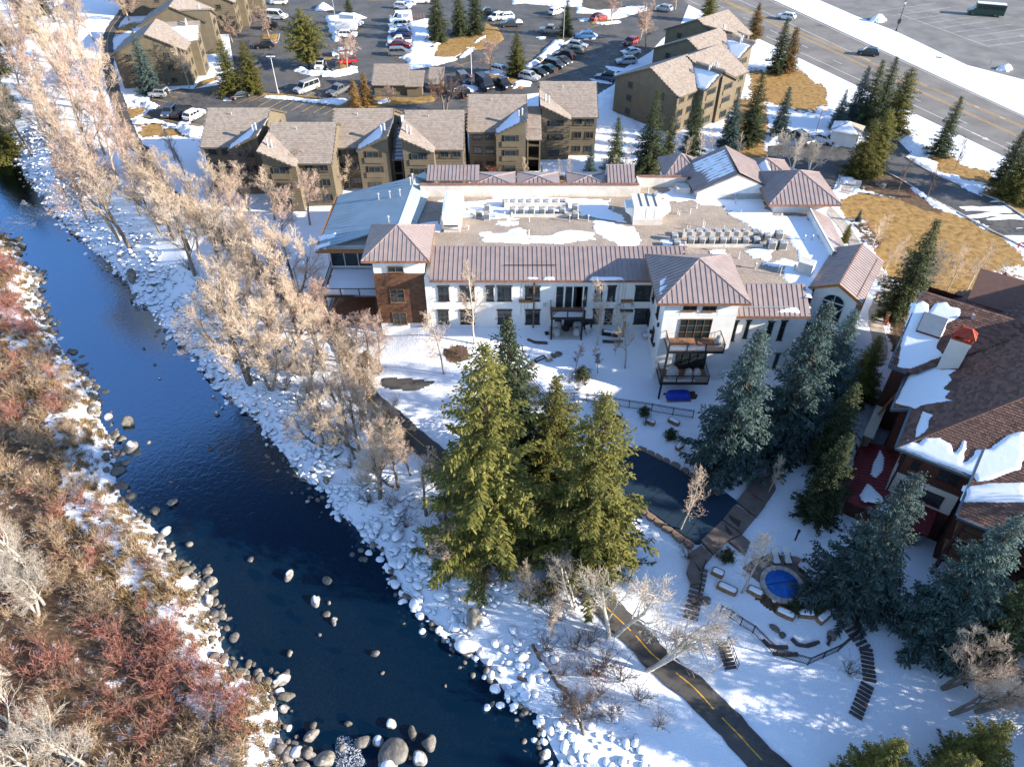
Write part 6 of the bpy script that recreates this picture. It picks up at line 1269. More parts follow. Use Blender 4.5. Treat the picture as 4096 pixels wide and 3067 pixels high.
def make_needle(name, c0, c1, c2):
    m, nt, N, L, b = nodes_of(name); n = noise_node(nt, 1.1, 4); oi = N.new('ShaderNodeObjectInfo'); ge = N.new('ShaderNodeNewGeometry')
    v = mathn(nt, 'ADD', mathn(nt, 'MULTIPLY', n.outputs['Fac'], .8), mathn(nt, 'MULTIPLY', ge.outputs['Random Per Island'], .35)); c = ramp(nt, v, [(.3, c0), (.55, c1), (.85, c2)])
    hs = N.new('ShaderNodeHueSaturation'); L.new(c.outputs['Color'], hs.inputs['Color']); L.new(mathn(nt, 'ADD', mathn(nt, 'MULTIPLY', oi.outputs['Random'], .5), .75), hs.inputs['Value']); L.new(hs.outputs['Color'], b.inputs['Base Color']); b.inputs['Roughness'].default_value = .75; b.inputs['Specular IOR Level'].default_value = .2
    tl = N.new('ShaderNodeBsdfTranslucent'); L.new(hs.outputs['Color'], tl.inputs['Color']); mx = N.new('ShaderNodeMixShader'); mx.inputs[0].default_value = .22; L.new(b.outputs[0], mx.inputs[1]); L.new(tl.outputs[0], mx.inputs[2]); L.new(mx.outputs[0], N['Material Output'].inputs['Surface'])
make_needle('needle_green', (.055, .062, .016), (.125, .125, .030), (.235, .205, .055)); make_needle('needle_blue', (.022, .045, .045), (.055, .095, .088), (.13, .175, .155)); make_needle('needle_dark', (.022, .035, .018), (.055, .075, .032), (.115, .125, .055)); make_needle('needle_rust', (.11, .06, .02), (.22, .13, .045), (.30, .20, .08))
def tubes_np(segs, sides):
    A = np.array([s[0] for s in segs]); B = np.array([s[1] for s in segs]); r0 = np.array([s[2] for s in segs]); r1 = np.array([s[3] for s in segs])
    d = B-A; d /= np.linalg.norm(d, axis=1)[:, None]+1e-9; ref = np.where(np.abs(d[:, 2:3]) < .9, np.array([[0, 0, 1.0]]), np.array([[1.0, 0, 0]])); x = np.cross(d, ref); x /= np.linalg.norm(x, axis=1)[:, None]; y = np.cross(d, x)
    t = np.arange(sides)*2*math.pi/sides; c, s = np.cos(t), np.sin(t); ring = x[:, None, :]*c[None, :, None]+y[:, None, :]*s[None, :, None]
    V = np.concatenate([A[:, None]+ring*r0[:, None, None], B[:, None]+ring*r1[:, None, None]], 1).reshape(-1, 3); n = len(segs); i = np.arange(sides); j = (i+1) % sides
    q = np.stack([i, j, sides+j, sides+i], 1)[None]+(np.arange(n)*2*sides)[:, None, None]
    return V, q.reshape(-1, 4)
def ribbons_np(segs, seed=0):
    """finest twigs: one thin blade each, turned at random"""
    A = np.array([s[0] for s in segs]); B = np.array([s[1] for s in segs]); r0 = np.array([s[2] for s in segs])[:, None]; r1 = np.array([s[3] for s in segs])[:, None]
    d = B-A; w = np.cross(d, np.random.RandomState(seed).randn(len(segs), 3)); w /= np.linalg.norm(w, axis=1)[:, None]+1e-9
    return np.stack([A-w*r0, A+w*r0, B+w*r1, B-w*r1], 1).reshape(-1, 3), np.arange(len(segs)*4).reshape(-1, 4)
def grow(seed, levels, start, h, r0, forks=0):
    """levels: list of dicts per branch order; returns segments by order"""
    rs = np.random.RandomState(seed); out = [[] for _ in levels]
    def br(p, d, L_, r, lv):
        k = levels[lv]; n = k['n']; st = L_/n
        for i in range(n):
            d = d+rs.randn(3)*k['wob']+np.array([0, 0, k['up']]); d = d/np.linalg.norm(d); q = p+d*st; ra = r*(1-.72*i/n); rb = r*(1-.72*(i+1)/n)
            out[lv].append((p, q, max(ra, .006), max(rb, .005))); p = q
            if lv+1 < len(levels) and (i+1)/n >= k['from']:
                kk = levels[lv+1]; m = k['kids']; m = int(m)+(rs.rand() < m-int(m))
                for _ in range(m):
                    a = rs.uniform(*kk['ang']); az = rs.rand()*6.28; ref = np.array([0, 0, 1.0]) if abs(d[2]) < .95 else np.array([1.0, 0, 0]); x = np.cross(d, ref); x /= np.linalg.norm(x); y = np.cross(d, x)
                    nd = d*math.cos(a)+(x*math.cos(az)+y*math.sin(az))*math.sin(a); br(q, nd, L_*kk['len']*(1-.45*i/n)*rs.uniform(.7, 1.2), max(rb*.8*kk.get('rr', .62), .006), lv+1)
    for _ in range(max(1, forks)):
        d = np.array([0, 0, 1.0])+(np.array([rs.randn(), rs.randn(), 0])*(.22 if forks > 1 else .04)); br(np.array([rs.randn()*.15*(forks > 1), rs.randn()*.15*(forks > 1), -.25]), d/np.linalg.norm(d), h, r0, 0)
    return out
LIM = [dict(n=8, wob=.06, up=.05, kids=1.7)|{'from': .3}, dict(n=6, wob=.12, up=.08, kids=1.6, ang=(.45, .95), len=.52)|{'from': .2}, dict(n=5, wob=.15, up=.08, kids=1.5, ang=(.4, .9), len=.52)|{'from': .15}, dict(n=4, wob=.15, up=.06, kids=1.15, ang=(.35, .8), len=.6)|{'from': .2}, dict(n=3, wob=.16, up=.05, kids=0, ang=(.3, .75), len=.7)|{'from': 0}]
LIW = [dict(k_) for k_ in LIM]; LIW[2]['kids'] = 1.2; LIW[3]['kids'] = .9
ASP = [dict(n=12, wob=.035, up=.05, kids=2.3)|{'from': .3}, dict(n=5, wob=.15, up=.14, kids=1.9, ang=(.6, 1.15), len=.27)|{'from': .15}, dict(n=3, wob=.22, up=.08, kids=2.2, ang=(.4, .9), len=.5)|{'from': .2}, dict(n=2, wob=.3, up=.05, kids=0, ang=(.4, .9), len=.5)|{'from': 0}]
ORN = [dict(n=5, wob=.08, up=.03, kids=2.4)|{'from': .35}, dict(n=6, wob=.16, up=.08, kids=1.8, ang=(.6, 1.1), len=.65)|{'from': .15}, dict(n=5, wob=.2, up=.05, kids=1.7, ang=(.4, .9), len=.5)|{'from': .15}, dict(n=4, wob=.25, up=.03, kids=1.3, ang=(.4, .9), len=.5)|{'from': .2}, dict(n=2, wob=.3, up=0, kids=0, ang=(.4, .9), len=.5)|{'from': 0}]
SHR = [dict(n=4, wob=.12, up=.02, kids=1.6)|{'from': .25}, dict(n=3, wob=.2, up=.05, kids=1.3, ang=(.3, .8), len=.55)|{'from': .2}, dict(n=2, wob=.3, up=.04, kids=0, ang=(.3, .8), len=.5)|{'from': 0}]
def tree_mesh(seed, LV_, h, r0, forks, bark, twig, thin=.012, cut=2):
    """trunk mesh (first orders) and branches mesh (the rest), 1 unit = 1 m"""
    seg = grow(seed, LV_, None, h, r0, forks); tr = [s for l in seg[:cut] for s in l]; bw = [(a, b, max(c, thin), max(d, thin*.75)) for l in seg[cut:-1] for a, b, c, d in l]; tw = [(a, b, thin*1.15, thin*.8) for a, b, c, d in seg[-1]]
    top = max(s[1][2] for l in seg for s in l)
    V, q = tubes_np(tr, 6); m1 = np_mesh('trunk', V, q, bark, True); V2, q2 = tubes_np(bw, 3); V3, q3_ = ribbons_np(tw, seed); q2 = np.concatenate([q2, q3_+len(V2)]); V2 = np.concatenate([V2, V3]); m2 = np_mesh('branches', V2, q2, twig)
    return m1, m2, top
TM = {}
for i in range(4): TM['cot', i] = tree_mesh(100+i, LIM, 11.5, .34, 2 if i % 2 else 1, 'bark_grey', 'twig_tan', .014)
for i in range(3): TM['whi', i] = tree_mesh(120+i, LIW, 8.5, .26, 2, 'bark_white', 'twig_white', .012)
for i in range(3): TM['asp', i] = tree_mesh(140+i, ASP, 10.5, .15, 1, 'bark_white', 'twig_tan', .015, 1)
for i in range(2): TM['clump', i] = tree_mesh(160+i, ASP, 9, .10, 5, 'bark_white', 'twig_white', .016, 1)
for i in range(3): TM['orn', i] = tree_mesh(180+i, ORN, 4.2, .16, 1, 'bark_tan', 'twig_pink', .012)
for i in range(2): TM['drk', i] = tree_mesh(190+i, ORN, 4.6, .2, 2, 'bark_grey', 'twig_dark', .013)
for i in range(2): TM['sap', i] = tree_mesh(200+i, ASP, 4.2, .05, 1, 'bark_grey', 'twig_dark', .009, 1)
for i in range(2): TM['pnk', i] = tree_mesh(210+i, LIM, 8.5, .22, 1, 'bark_tan', 'twig_pink', .013)
trs = np.random.RandomState(3)
def bare(kind, px, py, h, label, group, lean=0.0, leandir=0.0, cat='tree', pos=None):
    ks = [k for k in TM if k[0] == kind]; m1, m2, top = TM[ks[trs.randint(len(ks))]]; p = pos or g(px, py); s = h/top
    o = empty('bare_tree', p, trs.rand()*6.28 if not lean else 0, label, cat, group); o.scale = (s, s, s)
    if lean: o.rotation_euler = (0, 0, 0); o.rotation_euler = Vector((math.cos(leandir)*math.sin(lean), math.sin(leandir)*math.sin(lean), math.cos(lean))).to_track_quat('Z', 'Y').to_euler()
    inst('trunk', m1, o); inst('branches', m2, o); return o
def conifer_mesh(seed, h, rmax, needle, dens=1.0, droop=.25, arms=1.0, low=.06, power=.85, jit=.25, round_=False):
    rs = np.random.RandomState(seed); Q = []; br = []; z = low*h
    while z < h*.985:
        f_ = z/h; rad = rmax*((1-f_)**power if not round_ else math.sin(min(1, (1-f_)*1.25)*math.pi/2)*(1-.35*(f_ < .25)))+.12; nb = max(4, int((6+5*rad/rmax)*dens)); lob = z*.7; tier = rs.choice([.72, .9, 1.0, 1.12])
        for b in range(nb):
            az = 6.283*b/nb+rs.rand()*1.2; L_ = rad*(1-jit+2*jit*rs.rand())*arms*(1+.16*math.sin(az*2+lob)+.12*math.sin(az*5+z*.9))*tier; d0 = np.array([math.cos(az), math.sin(az), 0]); zz = z+rs.uniform(-.15, .15); n = max(2, int(L_/.24)); sd = np.array([-d0[1], d0[0], 0])
            up0 = .45*f_**2-droop*.4; prev = np.array([0, 0, zz])
            for k in range(1, n+1):
                t = k/n; p = d0*L_*t+np.array([0, 0, zz+L_*(up0*t-droop*t*t*.6+.28*droop*t**4*2)])
                if t > .22 or L_ < .8:
                    w = (.36*(1-.45*t)+.08)*min(1.25, .55+.5*rad/2.2)
                    for s_ in (-1, 1):
                        for rep in range(4):
                            dr = d0*(.55+.5*rs.rand())+sd*s_*(.75+.35*rs.rand())+np.array([0, 0, -.25-.35*rs.rand()]); dr /= np.linalg.norm(dr); l = w*(.65+.6*rs.rand()); wd = np.cross(dr, np.array([rs.randn()*.5, rs.randn()*.5, 1.0])); wd /= np.linalg.norm(wd); wd = wd*(.03+.03*rs.rand())*(.7+.6*min(1, rad/2.5))
                            b0 = p+rs.randn(3)*.11; Q.append((b0-wd*.5, b0+wd*.5, b0+dr*l*.6+wd, b0+dr*l+wd*.1, b0+dr*l*.6-wd))
                    dr = d0+np.array([0, 0, .1+.2*rs.rand()]); l = w*.9; wd = sd*.04; Q.append((p-wd*.5, p+wd*.5, p+dr*l*.6+wd, p+dr*l, p+dr*l*.6-wd))
                prev = p
            br.append((np.array([0, 0, zz]), d0*L_*.6+np.array([0, 0, zz+L_*.6*(up0-droop*.3)]), .03+.012*L_, .012))
        z += (.26+.10*rs.rand())*(1 if h > 8 else .75)
    V = np.array(Q).reshape(-1, 3); n = len(Q); m2 = np_mesh('crown', V, (np.arange(n)*5)[:, None]+np.array([[0, 1, 2, 3, 4]]), needle)
    Vt, qt = tubes_np([(np.array([0, 0, -.3]), np.array([0, 0, h*.5]), .018*h+.05, .011*h+.03), (np.array([0, 0, h*.5]), np.array([0, 0, h*.985]), .011*h+.03, .015)]+br, 5); m1 = np_mesh('trunk', Vt, qt, 'bark_fir')
    return m1, m2, h
CM = {}
for i, (hh, rr, dr, ar) in enumerate([(16, 3.7, .35, 1.0), (15, 3.4, .22, 1.1)]): CM['green', i] = conifer_mesh(300+i, hh, rr, 'needle_green', .95, dr, ar, .05, .8, .3)
for i, (hh, rr) in enumerate([(13, 3.1), (12, 2.9)]): CM['blue', i] = conifer_mesh(310+i, hh, rr, 'needle_blue', 1.0, .22, 1.0, .03, .82, .2)
for i, (hh, rr) in enumerate([(12, 2.4), (11, 2.3)]): CM['dark', i] = conifer_mesh(320+i, hh, rr, 'needle_dark', 1.0, .25, 1.0, .04, .85, .28)
CM['rust', 0] = conifer_mesh(330, 7, 1.7, 'needle_rust', 1.0, .2, 1.0, .06, .8, .3)
CM['mix', 0] = conifer_mesh(333, 11, 2.7, 'needle_green', 1.0, .22, 1.0, .03, .7, .2); CM['pine', 0] = conifer_mesh(331, 13, 4.4, 'needle_green', .9, -.25, 1.0, .12, .6, .4, True); CM['bush', 0] = conifer_mesh(332, 1.2, .62, 'needle_dark', 1.2, .1, 1.0, .03, .5, .15, True)
def conif(kind, bx, by, tx, ty, label, group, h=None, wide=1.0, pos=None):
    ks = [k for k in CM if k[0] == kind]; m1, m2, hh = CM[ks[trs.randint(len(ks))]]; p = pos or g(bx, by)
    if h is None: h = max(2.0, zat(tx, ty, p[1])[2]-p[2])
    s = h/hh; o = empty('conifer_tree', p, trs.rand()*6.28, label, 'tree', group); o.scale = (s*wide, s*wide, s)
    inst('trunk', m1, o); inst('crown', m2, o); return o
# ---- conifers: kind, base pixel, top pixel, label
CN = [('green',1960,2190,1885,1375,'massive golden green spruce between the bike path and the hotel lawn'),('dark',2035,1870,2008,1285,'taller dark spruce standing close behind the massive golden one'),('green',2345,2260,2376,1575,'wide golden spruce with starry arms reaching over the pool cover'),('green',2205,1950,2207,1500,'slim golden spruce behind the black fence'),
('blue',2890,1870,2978,1304,'broad blue spruce beside the lower deck'),('blue',3110,1800,3212,1197,'tall blue spruce in front of the white south wall'),('blue',3262,1660,3362,1235,'blue spruce before the arched window tower'),('green',3415,1600,3487,1342,'small bright yellow spruce beside the garden steps'),('dark',3290,1870,3313,1535,'dark spruce between the bare aspens near the lodge'),('dark',3262,2060,3323,1735,'dark spruce above the concrete pool terrace'),('blue',3395,2400,3480,1890,'big blue spruce beside the round spa'),
('blue',3720,2560,3905,2060,'big blue-green spruce in front of the lodge porch'),('dark',3900,2640,3990,2300,'dark spruce in the shade below the lodge porch'),('dark',2454,700,2454,470,'slim dark spruce between the end block and the hotel'),('dark',2590,690,2620,362,'tall spruce before the dark gable end'),('dark',2666,640,2657,469,'short spruce right of the tall one at the gable end'),('dark',2763,610,2758,386,'spruce before the balconies of the turned block'),('blue',2913,590,2927,367,'wide blue spruce at the corner of the turned block'),('dark',2990,575,3024,290,'tall ragged spruce beside the brown lawn of the turned blocks'),('blue',2357,722,2357,575,'low broad blue spruce behind the hotel parapet'),('blue',2555,700,2560,604,'small blue spruce among bare aspens behind the hotel'),('blue',1816,725,1802,580,'small blue spruce against the windows of a condominium'),('blue',2165,745,2165,662,'tiny blue spruce at the foot of the stair link'),
('dark',3101,292,3092,70,'tall dense spruce between the turned blocks and the highway'),('rust',3148,285,3145,108,'brownish spruce pressed against the dense one by the highway'),('blue',3111,548,3149,343,'blue spruce alone on the brown highway lawn'),('dark',3450,505,3468,241,'tall spruce in the clump above the pump house'),('blue',3405,500,3425,261,'bluish spruce in the clump above the pump house'),('dark',3507,475,3540,227,'tallest spruce of the clump beside the highway'),('mix',3560,535,3598,268,'leaning olive spruce at the right of the highway clump'),('blue',3342,515,3357,357,'low blue spruce at the left of the highway clump'),('mix',3482,680,3502,435,'olive spruce on the mulch island of the driveway'),('mix',3430,700,3458,473,'second olive spruce on the mulch island by the kerb'),('dark',3753,622,3830,386,'lone dark spruce between driveway and highway'),('dark',3999,742,4091,502,'dark spruce at the roadside near the turn arrow'),('mix',4048,795,4120,520,'olive spruce beside the driveway snow strip'),('dark',3590,1255,3740,880,'dark leaning spruce between the chapel-like tower and the meadow'),
('mix',2830,88,2840,-60,'bushy spruce beside the car park exit'),('rust',3012,155,3033,12,'rusty spruce at the end of the turned blocks'),('dark',2265,148,2272,-15,'narrow spruce beside the lamp pole of the car park'),('mix',2067,302,2062,130,'rounded spruce on the snowy island corner'),('dark',1753,168,1740,-80,'left spruce of the trio on the grass mound'),('dark',1840,142,1840,-80,'middle spruce of the trio on the grass mound'),('dark',1905,138,1900,-80,'right spruce of the trio on the grass mound'),('dark',1398,55,1390,-40,'small spruce at the far car park island'),('pine',1236,272,1212,32,'big sunlit pine on the car park island'),('blue',608,370,540,122,'broad blue spruce before the birch gable'),('mix',932,374,874,155,'golden spruce beside the black sedan'),('mix',1014,368,971,164,'darker spruce behind the black sedan'),('rust',1466,422,1459,290,'taller rust brown conifer beside the tiled shed'),('rust',1425,432,1415,314,'shorter rust brown conifer beside the black pickup')]
for k, bx, by, tx, ty, lab in CN: conif(k, bx, by, tx, ty, lab, 'conifers', wide={'dark': 1.0, 'mix': 1.1, 'blue': .88}.get(k, 1.0))
for bx, by, h in ((30,640,15),(-60,560,15),(40,470,13),(-40,380,14),(10,300,13),(120,130,12),(180,60,12),(20,180,12)): conif('mix' if h > 13 else 'dark', bx, by, 0, 0, 'dark conifer standing behind the upstream cottonwood grove', 'conifers', h=h, pos=g(bx, by))
for x, y, h, lab in ((26.5, 20.5, 9, 'sunlit conifer at the corner of the snowy yard'), (30.5, 19.2, 9.5, 'conifer beside the sunlit one at the yard corner'), (34, 21.5, 9.5, 'third conifer at the yard corner below the lodge')): conif('green', 0, 0, 0, 0, lab, 'conifers', h=h, pos=(x, y, hz(x, y)))
# conifers that go on beyond the right edge of the picture
for i, (x, y, h) in enumerate([(47, 33, 17), (52, 27, 18), (58, 35, 18), (45, 22, 16), (50, 16, 17), (63, 22, 19), (57, 12, 18), (40, 12, 15), (68, 30, 19), (47, 6, 17), (62, 2, 18)]): conif('dark', 0, 0, 0, 0, 'tall conifer in the stand that continues past the lodge yard', 'conifers', h=h, pos=(x, y, hz(x, y)))
# ---- bare trees
GR = 'bare cottonwoods along the river'
for px, py, h in [(521,993,17),(480,960,16),(430,820,15),(360,760,15),(300,660,15),(330,540,16),(420,620,15),(450,500,14),(300,430,15),(380,360,13),(250,330,14),(330,250,13),(200,250,14),(260,170,13),(380,170,12),(120,300,14),(160,420,15),(240,560,15),(320,100,12),(220,90,13),(400,700,15),(560,860,13),(470,720,14),(60,250,14),(100,400,14),(60,520,14),(170,520,15),(230,660,15),(130,620,14),(300,760,15),(180,160,13),(60,120,13),(280,300,14),(420,420,13),(520,700,13),(440,880,14),(350,880,14),(110,60,12),(240,30,12),(30,420,14)]: bare('cot' if trs.rand() < .6 else 'pnk', px, py, h, 'bare cottonwood in the pale upstream grove beside the bike path', GR, .12, math.pi*.95)
for px, py, h in [(893,1138,14),(942,1442,14),(995,1534,14),(800,1050,11),(760,1000,11),(1000,1180,11),(870,1020,11),(1060,1250,11),(1130,1330,10),(1200,1400,10.5),(1100,1450,11),(1210,1500,10),(1040,1370,11),(960,1280,12),(700,960,11),(640,930,11),(1160,1260,12),(1240,1340,11),(780,1100,12),(1010,1090,12),(1100,1170,12),(1180,1150,11),(830,940,12),(900,1330,12),(1080,1560,11),(1290,1480,10),(1150,1480,11),(620,820,12),(720,870,12)]: bare('cot', px, py, h, 'bare cottonwood in the grove between the river and the west tower', GR)
for px, py, h in [(1285,1328,9),(1333,1318,8),(1362,1492,8.5),(1420,1453,8),(1473,1492,8),(1517,1463,7)]: bare('pnk', px, py, h, 'bare knobbly tree on the snow below the west deck', 'bare trees below the west deck')
for px, py, h in [(1449,1717,9),(1435,1800,9),(1502,1790,8.5),(1536,1804,7),(1522,1993,9.5),(1517,1877,8),(1705,2060,9.5),(1420,1833,8),(1295,1785,8),(1642,1900,6.5),(1360,1650,9),(1250,1600,9),(1300,1700,9),(1390,1740,9),(1460,1660,9),(1590,1950,8.5),(1570,1840,8),(1380,1560,9),(1780,2120,8),(1850,2230,7.5),(2120,2420,6.5),(2210,2540,6)]: bare('cot', px, py, h, 'dark bare tree between riprap bank and bike path', 'bare trees between bank and path', .1, 2.6)
for px, py, h, lab in [(1775,1495,11,'tall bare aspen in front of the middle wing, left of the spruces'),(1898,1375,11.5,'spreading bare aspen beside the red-brown mulch bed'),(2389,1381,10,'tall white aspen before the balcony wing'),(2500,1473,9,'leaning white aspen near the south-east block'),(2304,1473,4,'thin sapling in line with the balcony'),(2391,1492,4.2,'thin sapling on the snowy lawn between the aspens'),(2459,1420,2.5,'tiny bare sapling close to the facade')]: bare('sap' if h < 5 else 'asp', px, py, h, lab, None)
bare('asp', 2719, 2123, 9.0, 'pale aspen leaning across the pool cover', None, .16, .3); bare('asp', 2968, 2370, 9.5, 'white aspen leaning beside the round spa', None, .2, .4)
for px, py, h, lab in [(3338,1847,6.5,'bare aspen between the dark spruces and the lodge wall'),(3300,1690,5,'bare aspen rising behind the dark spruce by the steps'),(3072,1973,5.5,'bare aspen at the concrete pool terrace')]: bare('asp', px, py, h, lab, None, .12, .4)
bare('whi', 2443, 2544, 10.5, 'large pale bare tree where the bike path passes the pool', None); bare('whi', 2300, 2440, 6.5, 'smaller pale bare tree left of the large one on the bank', None); bare('whi', 2594, 2679, 9.5, 'pale bare tree leaning far out across the bike path', None, .75, .35); bare('drk', 2334, 2939, 4.0, 'dark bare tree sprawling on the lower river bank', None, .5, 2.4)
bare('cot', 3769, 2754, 9.5, 'forked bare cottonwood in the snowy yard', None, .1, .3); bare('cot', 3803, 2855, 8.0, 'left of two leaning cottonwoods in the snowy yard', None, .55, .35); bare('cot', 3904, 2847, 8.5, 'right of two leaning cottonwoods in the snowy yard', None, .6, .3)
for px, py, h in [(97,2249,7.5),(60,2330,8),(150,2460,8.5),(164,2417,7.5),(126,2963,8.5),(328,3064,8.5),(40,2700,7.5),(30,3060,8.5),(200,3150,8)]: bare('whi', px, py, h, 'white-barked bare tree above the red willow thicket', 'white trees of the left bank', .15, 2.9)
for px, py, h, lab in [(3487,995,6.5,'white birch between the meadow and the garden walk'),(3676,1173,7.5,'many-stemmed white birch behind the lodge gable'),(3640,1190,6,'white birch left of the many-stemmed one'),(3787,1168,7.5,'slender birch behind the lodge ridge'),(3869,1159,7.5,'second slender birch behind the lodge ridge'),(3951,1188,6,'short birch where the meadow snow begins'),(3535,1090,6,'thin birch beside the copper gable roof'),(3169,682,7,'clump of white aspens between the entrance roof and the driveway'),(3110,650,5.5,'small aspen clump beside the entrance gable'),(3235,690,6,'aspen clump nearest the entrance hip roof'),(3570,1420,5,'crooked trunk beside the garden walk'),(3610,1330,5.5,'crooked trunk nearest the lodge eave')]: bare('clump' if 'clump' in lab or 'many' in lab else 'asp', px, py, h, lab, None)
for px, py, h, lab in [(1077,150,8,'round bare tree on the small kerbed grass island'),(1389,282,8,'round bare tree beside the red pickup'),(1961,297,8.5,'round pinkish tree beside the lamp pole'),(2444,89,8,'round bare tree beside the red hatchback'),(2584,190,10,'large round bare tree at the corner of the turned blocks'),(2560,160,8,'smaller bare tree behind the large round one'),(517,84,9,'bare tree beside the path at the upper terrace'),(1000,60,7,'pinkish tree before the far end of the left terrace'),(930,170,6,'bushy tree against the wall of the left terrace'),(1000,250,5,'low bushy tree beside the parked dark car'),(2700,40,7,'bare tree at the car park exit')]: bare('orn', px, py, h, lab, 'round bare trees of the car park')
bare('drk', 1777, 452, 8.5, 'big spreading dark tree between the shed and the flats', None); bare('orn', 1555, 418, 4.5, 'low grey shrub tree before the tiled shed', None)
bare('asp', 758, 352, 11, 'white birch standing before the dark gable wall', None)
for px, py, h in [(1145,735,9),(1080,740,7.5),(1215,770,9),(1338,773,8),(1400,760,6.5),(960,720,8),(1010,770,9),(900,690,8),(1290,800,9),(1180,830,9),(1100,880,9),(1000,850,9),(860,860,9),(930,940,9.5),(740,700,6.5),(700,640,6),(1240,900,9),(1130,980,9.5)]: bare('pnk' if trs.rand() < .5 else 'cot', px, py, h, 'pale bare tree before the left end of the condominium row', 'bare trees before the condominium row')
for px, py, h in [(2507,712,5.5),(2454,715,4.5),(2690,640,5.5),(2740,640,5),(2652,640,5.5),(2797,635,6),(2100,715,4),(2280,720,4.5),(2235,725,4),(2845,620,4.5),(2950,640,5)]: bare('asp', px, py, h, 'thin bare aspen in the strip behind the hotel', 'aspens behind the hotel')
for px, py, h, lab in [(3591,768,6,'young bare tree in the mulch bed'),(3705,797,6,'young bare tree at the kerb of the driveway'),(3818,681,6,'young bare tree on the strip between driveway and highway')]: bare('sap', px, py, h, lab, None)
# ---- shrubs
def shrub_np(seed, n, h, spread, thin):
    rs = np.random.RandomState(seed); seg = []
    for _ in range(n):
        az = rs.rand()*6.28; t = rs.rand()*spread; d = np.array([math.cos(az)*t, math.sin(az)*t, 1.0]); d /= np.linalg.norm(d); p = np.array([math.cos(az), math.sin(az), 0])*rs.rand()*.25*h*.4; L_ = h*rs.uniform(.6, 1.1)
        for i in range(4):
            d = d+rs.randn(3)*.1; d /= np.linalg.norm(d); q = p+d*L_/4; seg.append((p, q, thin*(1.5-.25*i), thin*(1.25-.25*i)))
            if i:
                for _2 in range(2):
                    e = d+rs.randn(3)*.45+np.array([0, 0, .1]); e /= np.linalg.norm(e); q2 = q+e*L_*.28; seg.append((q, q2, thin*.8, thin*.5)); e2 = e+rs.randn(3)*.4; e2 /= np.linalg.norm(e2); seg.append((q, q+e2*L_*.2, thin*.7, thin*.5))
            p = q
    return ribbons_np(seg, seed)
SH = [shrub_np(400+i, 24, 1.9, .9, .013) for i in range(3)]
def thicket(pts, m, name, label, smin, smax, rs, src=SH):
    VV, FF = [], []; n = 0; zz = hzv(np.asarray(pts))
    for (x, y), z0 in zip(pts, zz):
        v, f_ = src[rs.randint(len(src))]; s = rs.uniform(smin, smax); a = rs.rand()*6.28; c, sn = math.cos(a), math.sin(a)
        q = np.stack([(v[:, 0]*c-v[:, 1]*sn)*s*1.15, (v[:, 0]*sn+v[:, 1]*c)*s*1.15, v[:, 2]*s], 1)+np.array([x, y, z0-.05]); VV.append(q); FF.append(f_+n); n += len(v)
    return tag(link(bpy.data.objects.new(name, np_mesh(name, np.concatenate(VV), np.concatenate(FF), m))), label, 'shrubs', kind='stuff')
def scatter(poly_px, n, rs, shore=0.0):
    Q = np.array([p[:2] for p in gp(poly_px)]); lo, hi = Q.min(0), Q.max(0); out = []
    P = lo+rs.rand(n*12, 2)*(hi-lo); ok = inside(P, Q)
    if shore: ok &= (~inside(P, RIVER)) & (seg_dist(P, LEFT_E, False) > shore)
    return P[ok][:n]
WIL = [(-300,940),(60,960),(90,1100),(160,1200),(250,1400),(380,1540),(410,1680),(470,1900),(560,2060),(700,2230),(850,2400),(900,2560),(960,2700),(1100,2900),(1200,3150),(-500,3150),(-600,1600)]
rsv = np.random.RandomState(21)
P = scatter(WIL, 1150, rsv, 2.2); sel = wav(P, .16)+rsv.randn(len(P))*.55; d_ = seg_dist(P, LEFT_E, False)
red = P[(sel > .12)]; tan = P[(sel <= .12) & (sel > -.45)]; brn = P[sel <= -.45]
thicket(red[:380], 'stem_red', 'willow_thicket', 'red-stemmed willow thicket covering the left bank', .6, 1.15, rsv); thicket(tan[:420], 'stem_brown', 'brush_thicket', 'grey-brown brush mixed into the willow thicket', .5, 1.05, rsv); thicket(brn[:340], 'stem_tan', 'tan_thicket', 'tan brush mixed into the willow thicket', .5, 1.0, rsv)
def grass_np(seed):
    rs = np.random.RandomState(seed); Q = []
    for _ in range(60):
        az = rs.rand()*6.28; d = np.array([math.cos(az)*rs.rand()*.9, math.sin(az)*rs.rand()*.9, 1]); d /= np.linalg.norm(d); p = np.array([rs.randn()*.14, rs.randn()*.14, 0]); l = rs.uniform(.35, .75); w = np.array([-math.sin(az), math.cos(az), 0])*.022; Q.append((p-w, p+w, p+d*l+np.array([d[0]*.12, d[1]*.12, -.08])))
    V = np.array(Q).reshape(-1, 3); return V, np.arange(len(V)).reshape(-1, 3)
GN = [grass_np(i) for i in range(3)]
shore_g = np.array([(x, y) for x, y, _ in along(LEFT_E, .8, 6.5, 1500, rsv, (14, 120), 1, .9)]); thicket(shore_g, 'grass_blade', 'dry_grass', 'tufts of dry grass between snow and boulders on the left bank', .7, 1.5, rsv, GN)
SB = [np_mesh('stems', *shrub_np(430+i, 30, 1.7, .9, .013), m) for i, m in enumerate(('twig_dark', 'stem_brown', 'twig_dark', 'stem_red', 'stem_tan'))]
def shrub(px, py, s, k, label, group=None, pos=None):
    p = pos or g(px, py); return tag(inst('bare_shrub', SB[k], None, p, (0, 0, trs.rand()*6.28), (s*1.1, s*1.1, s)), label, 'shrub', group)
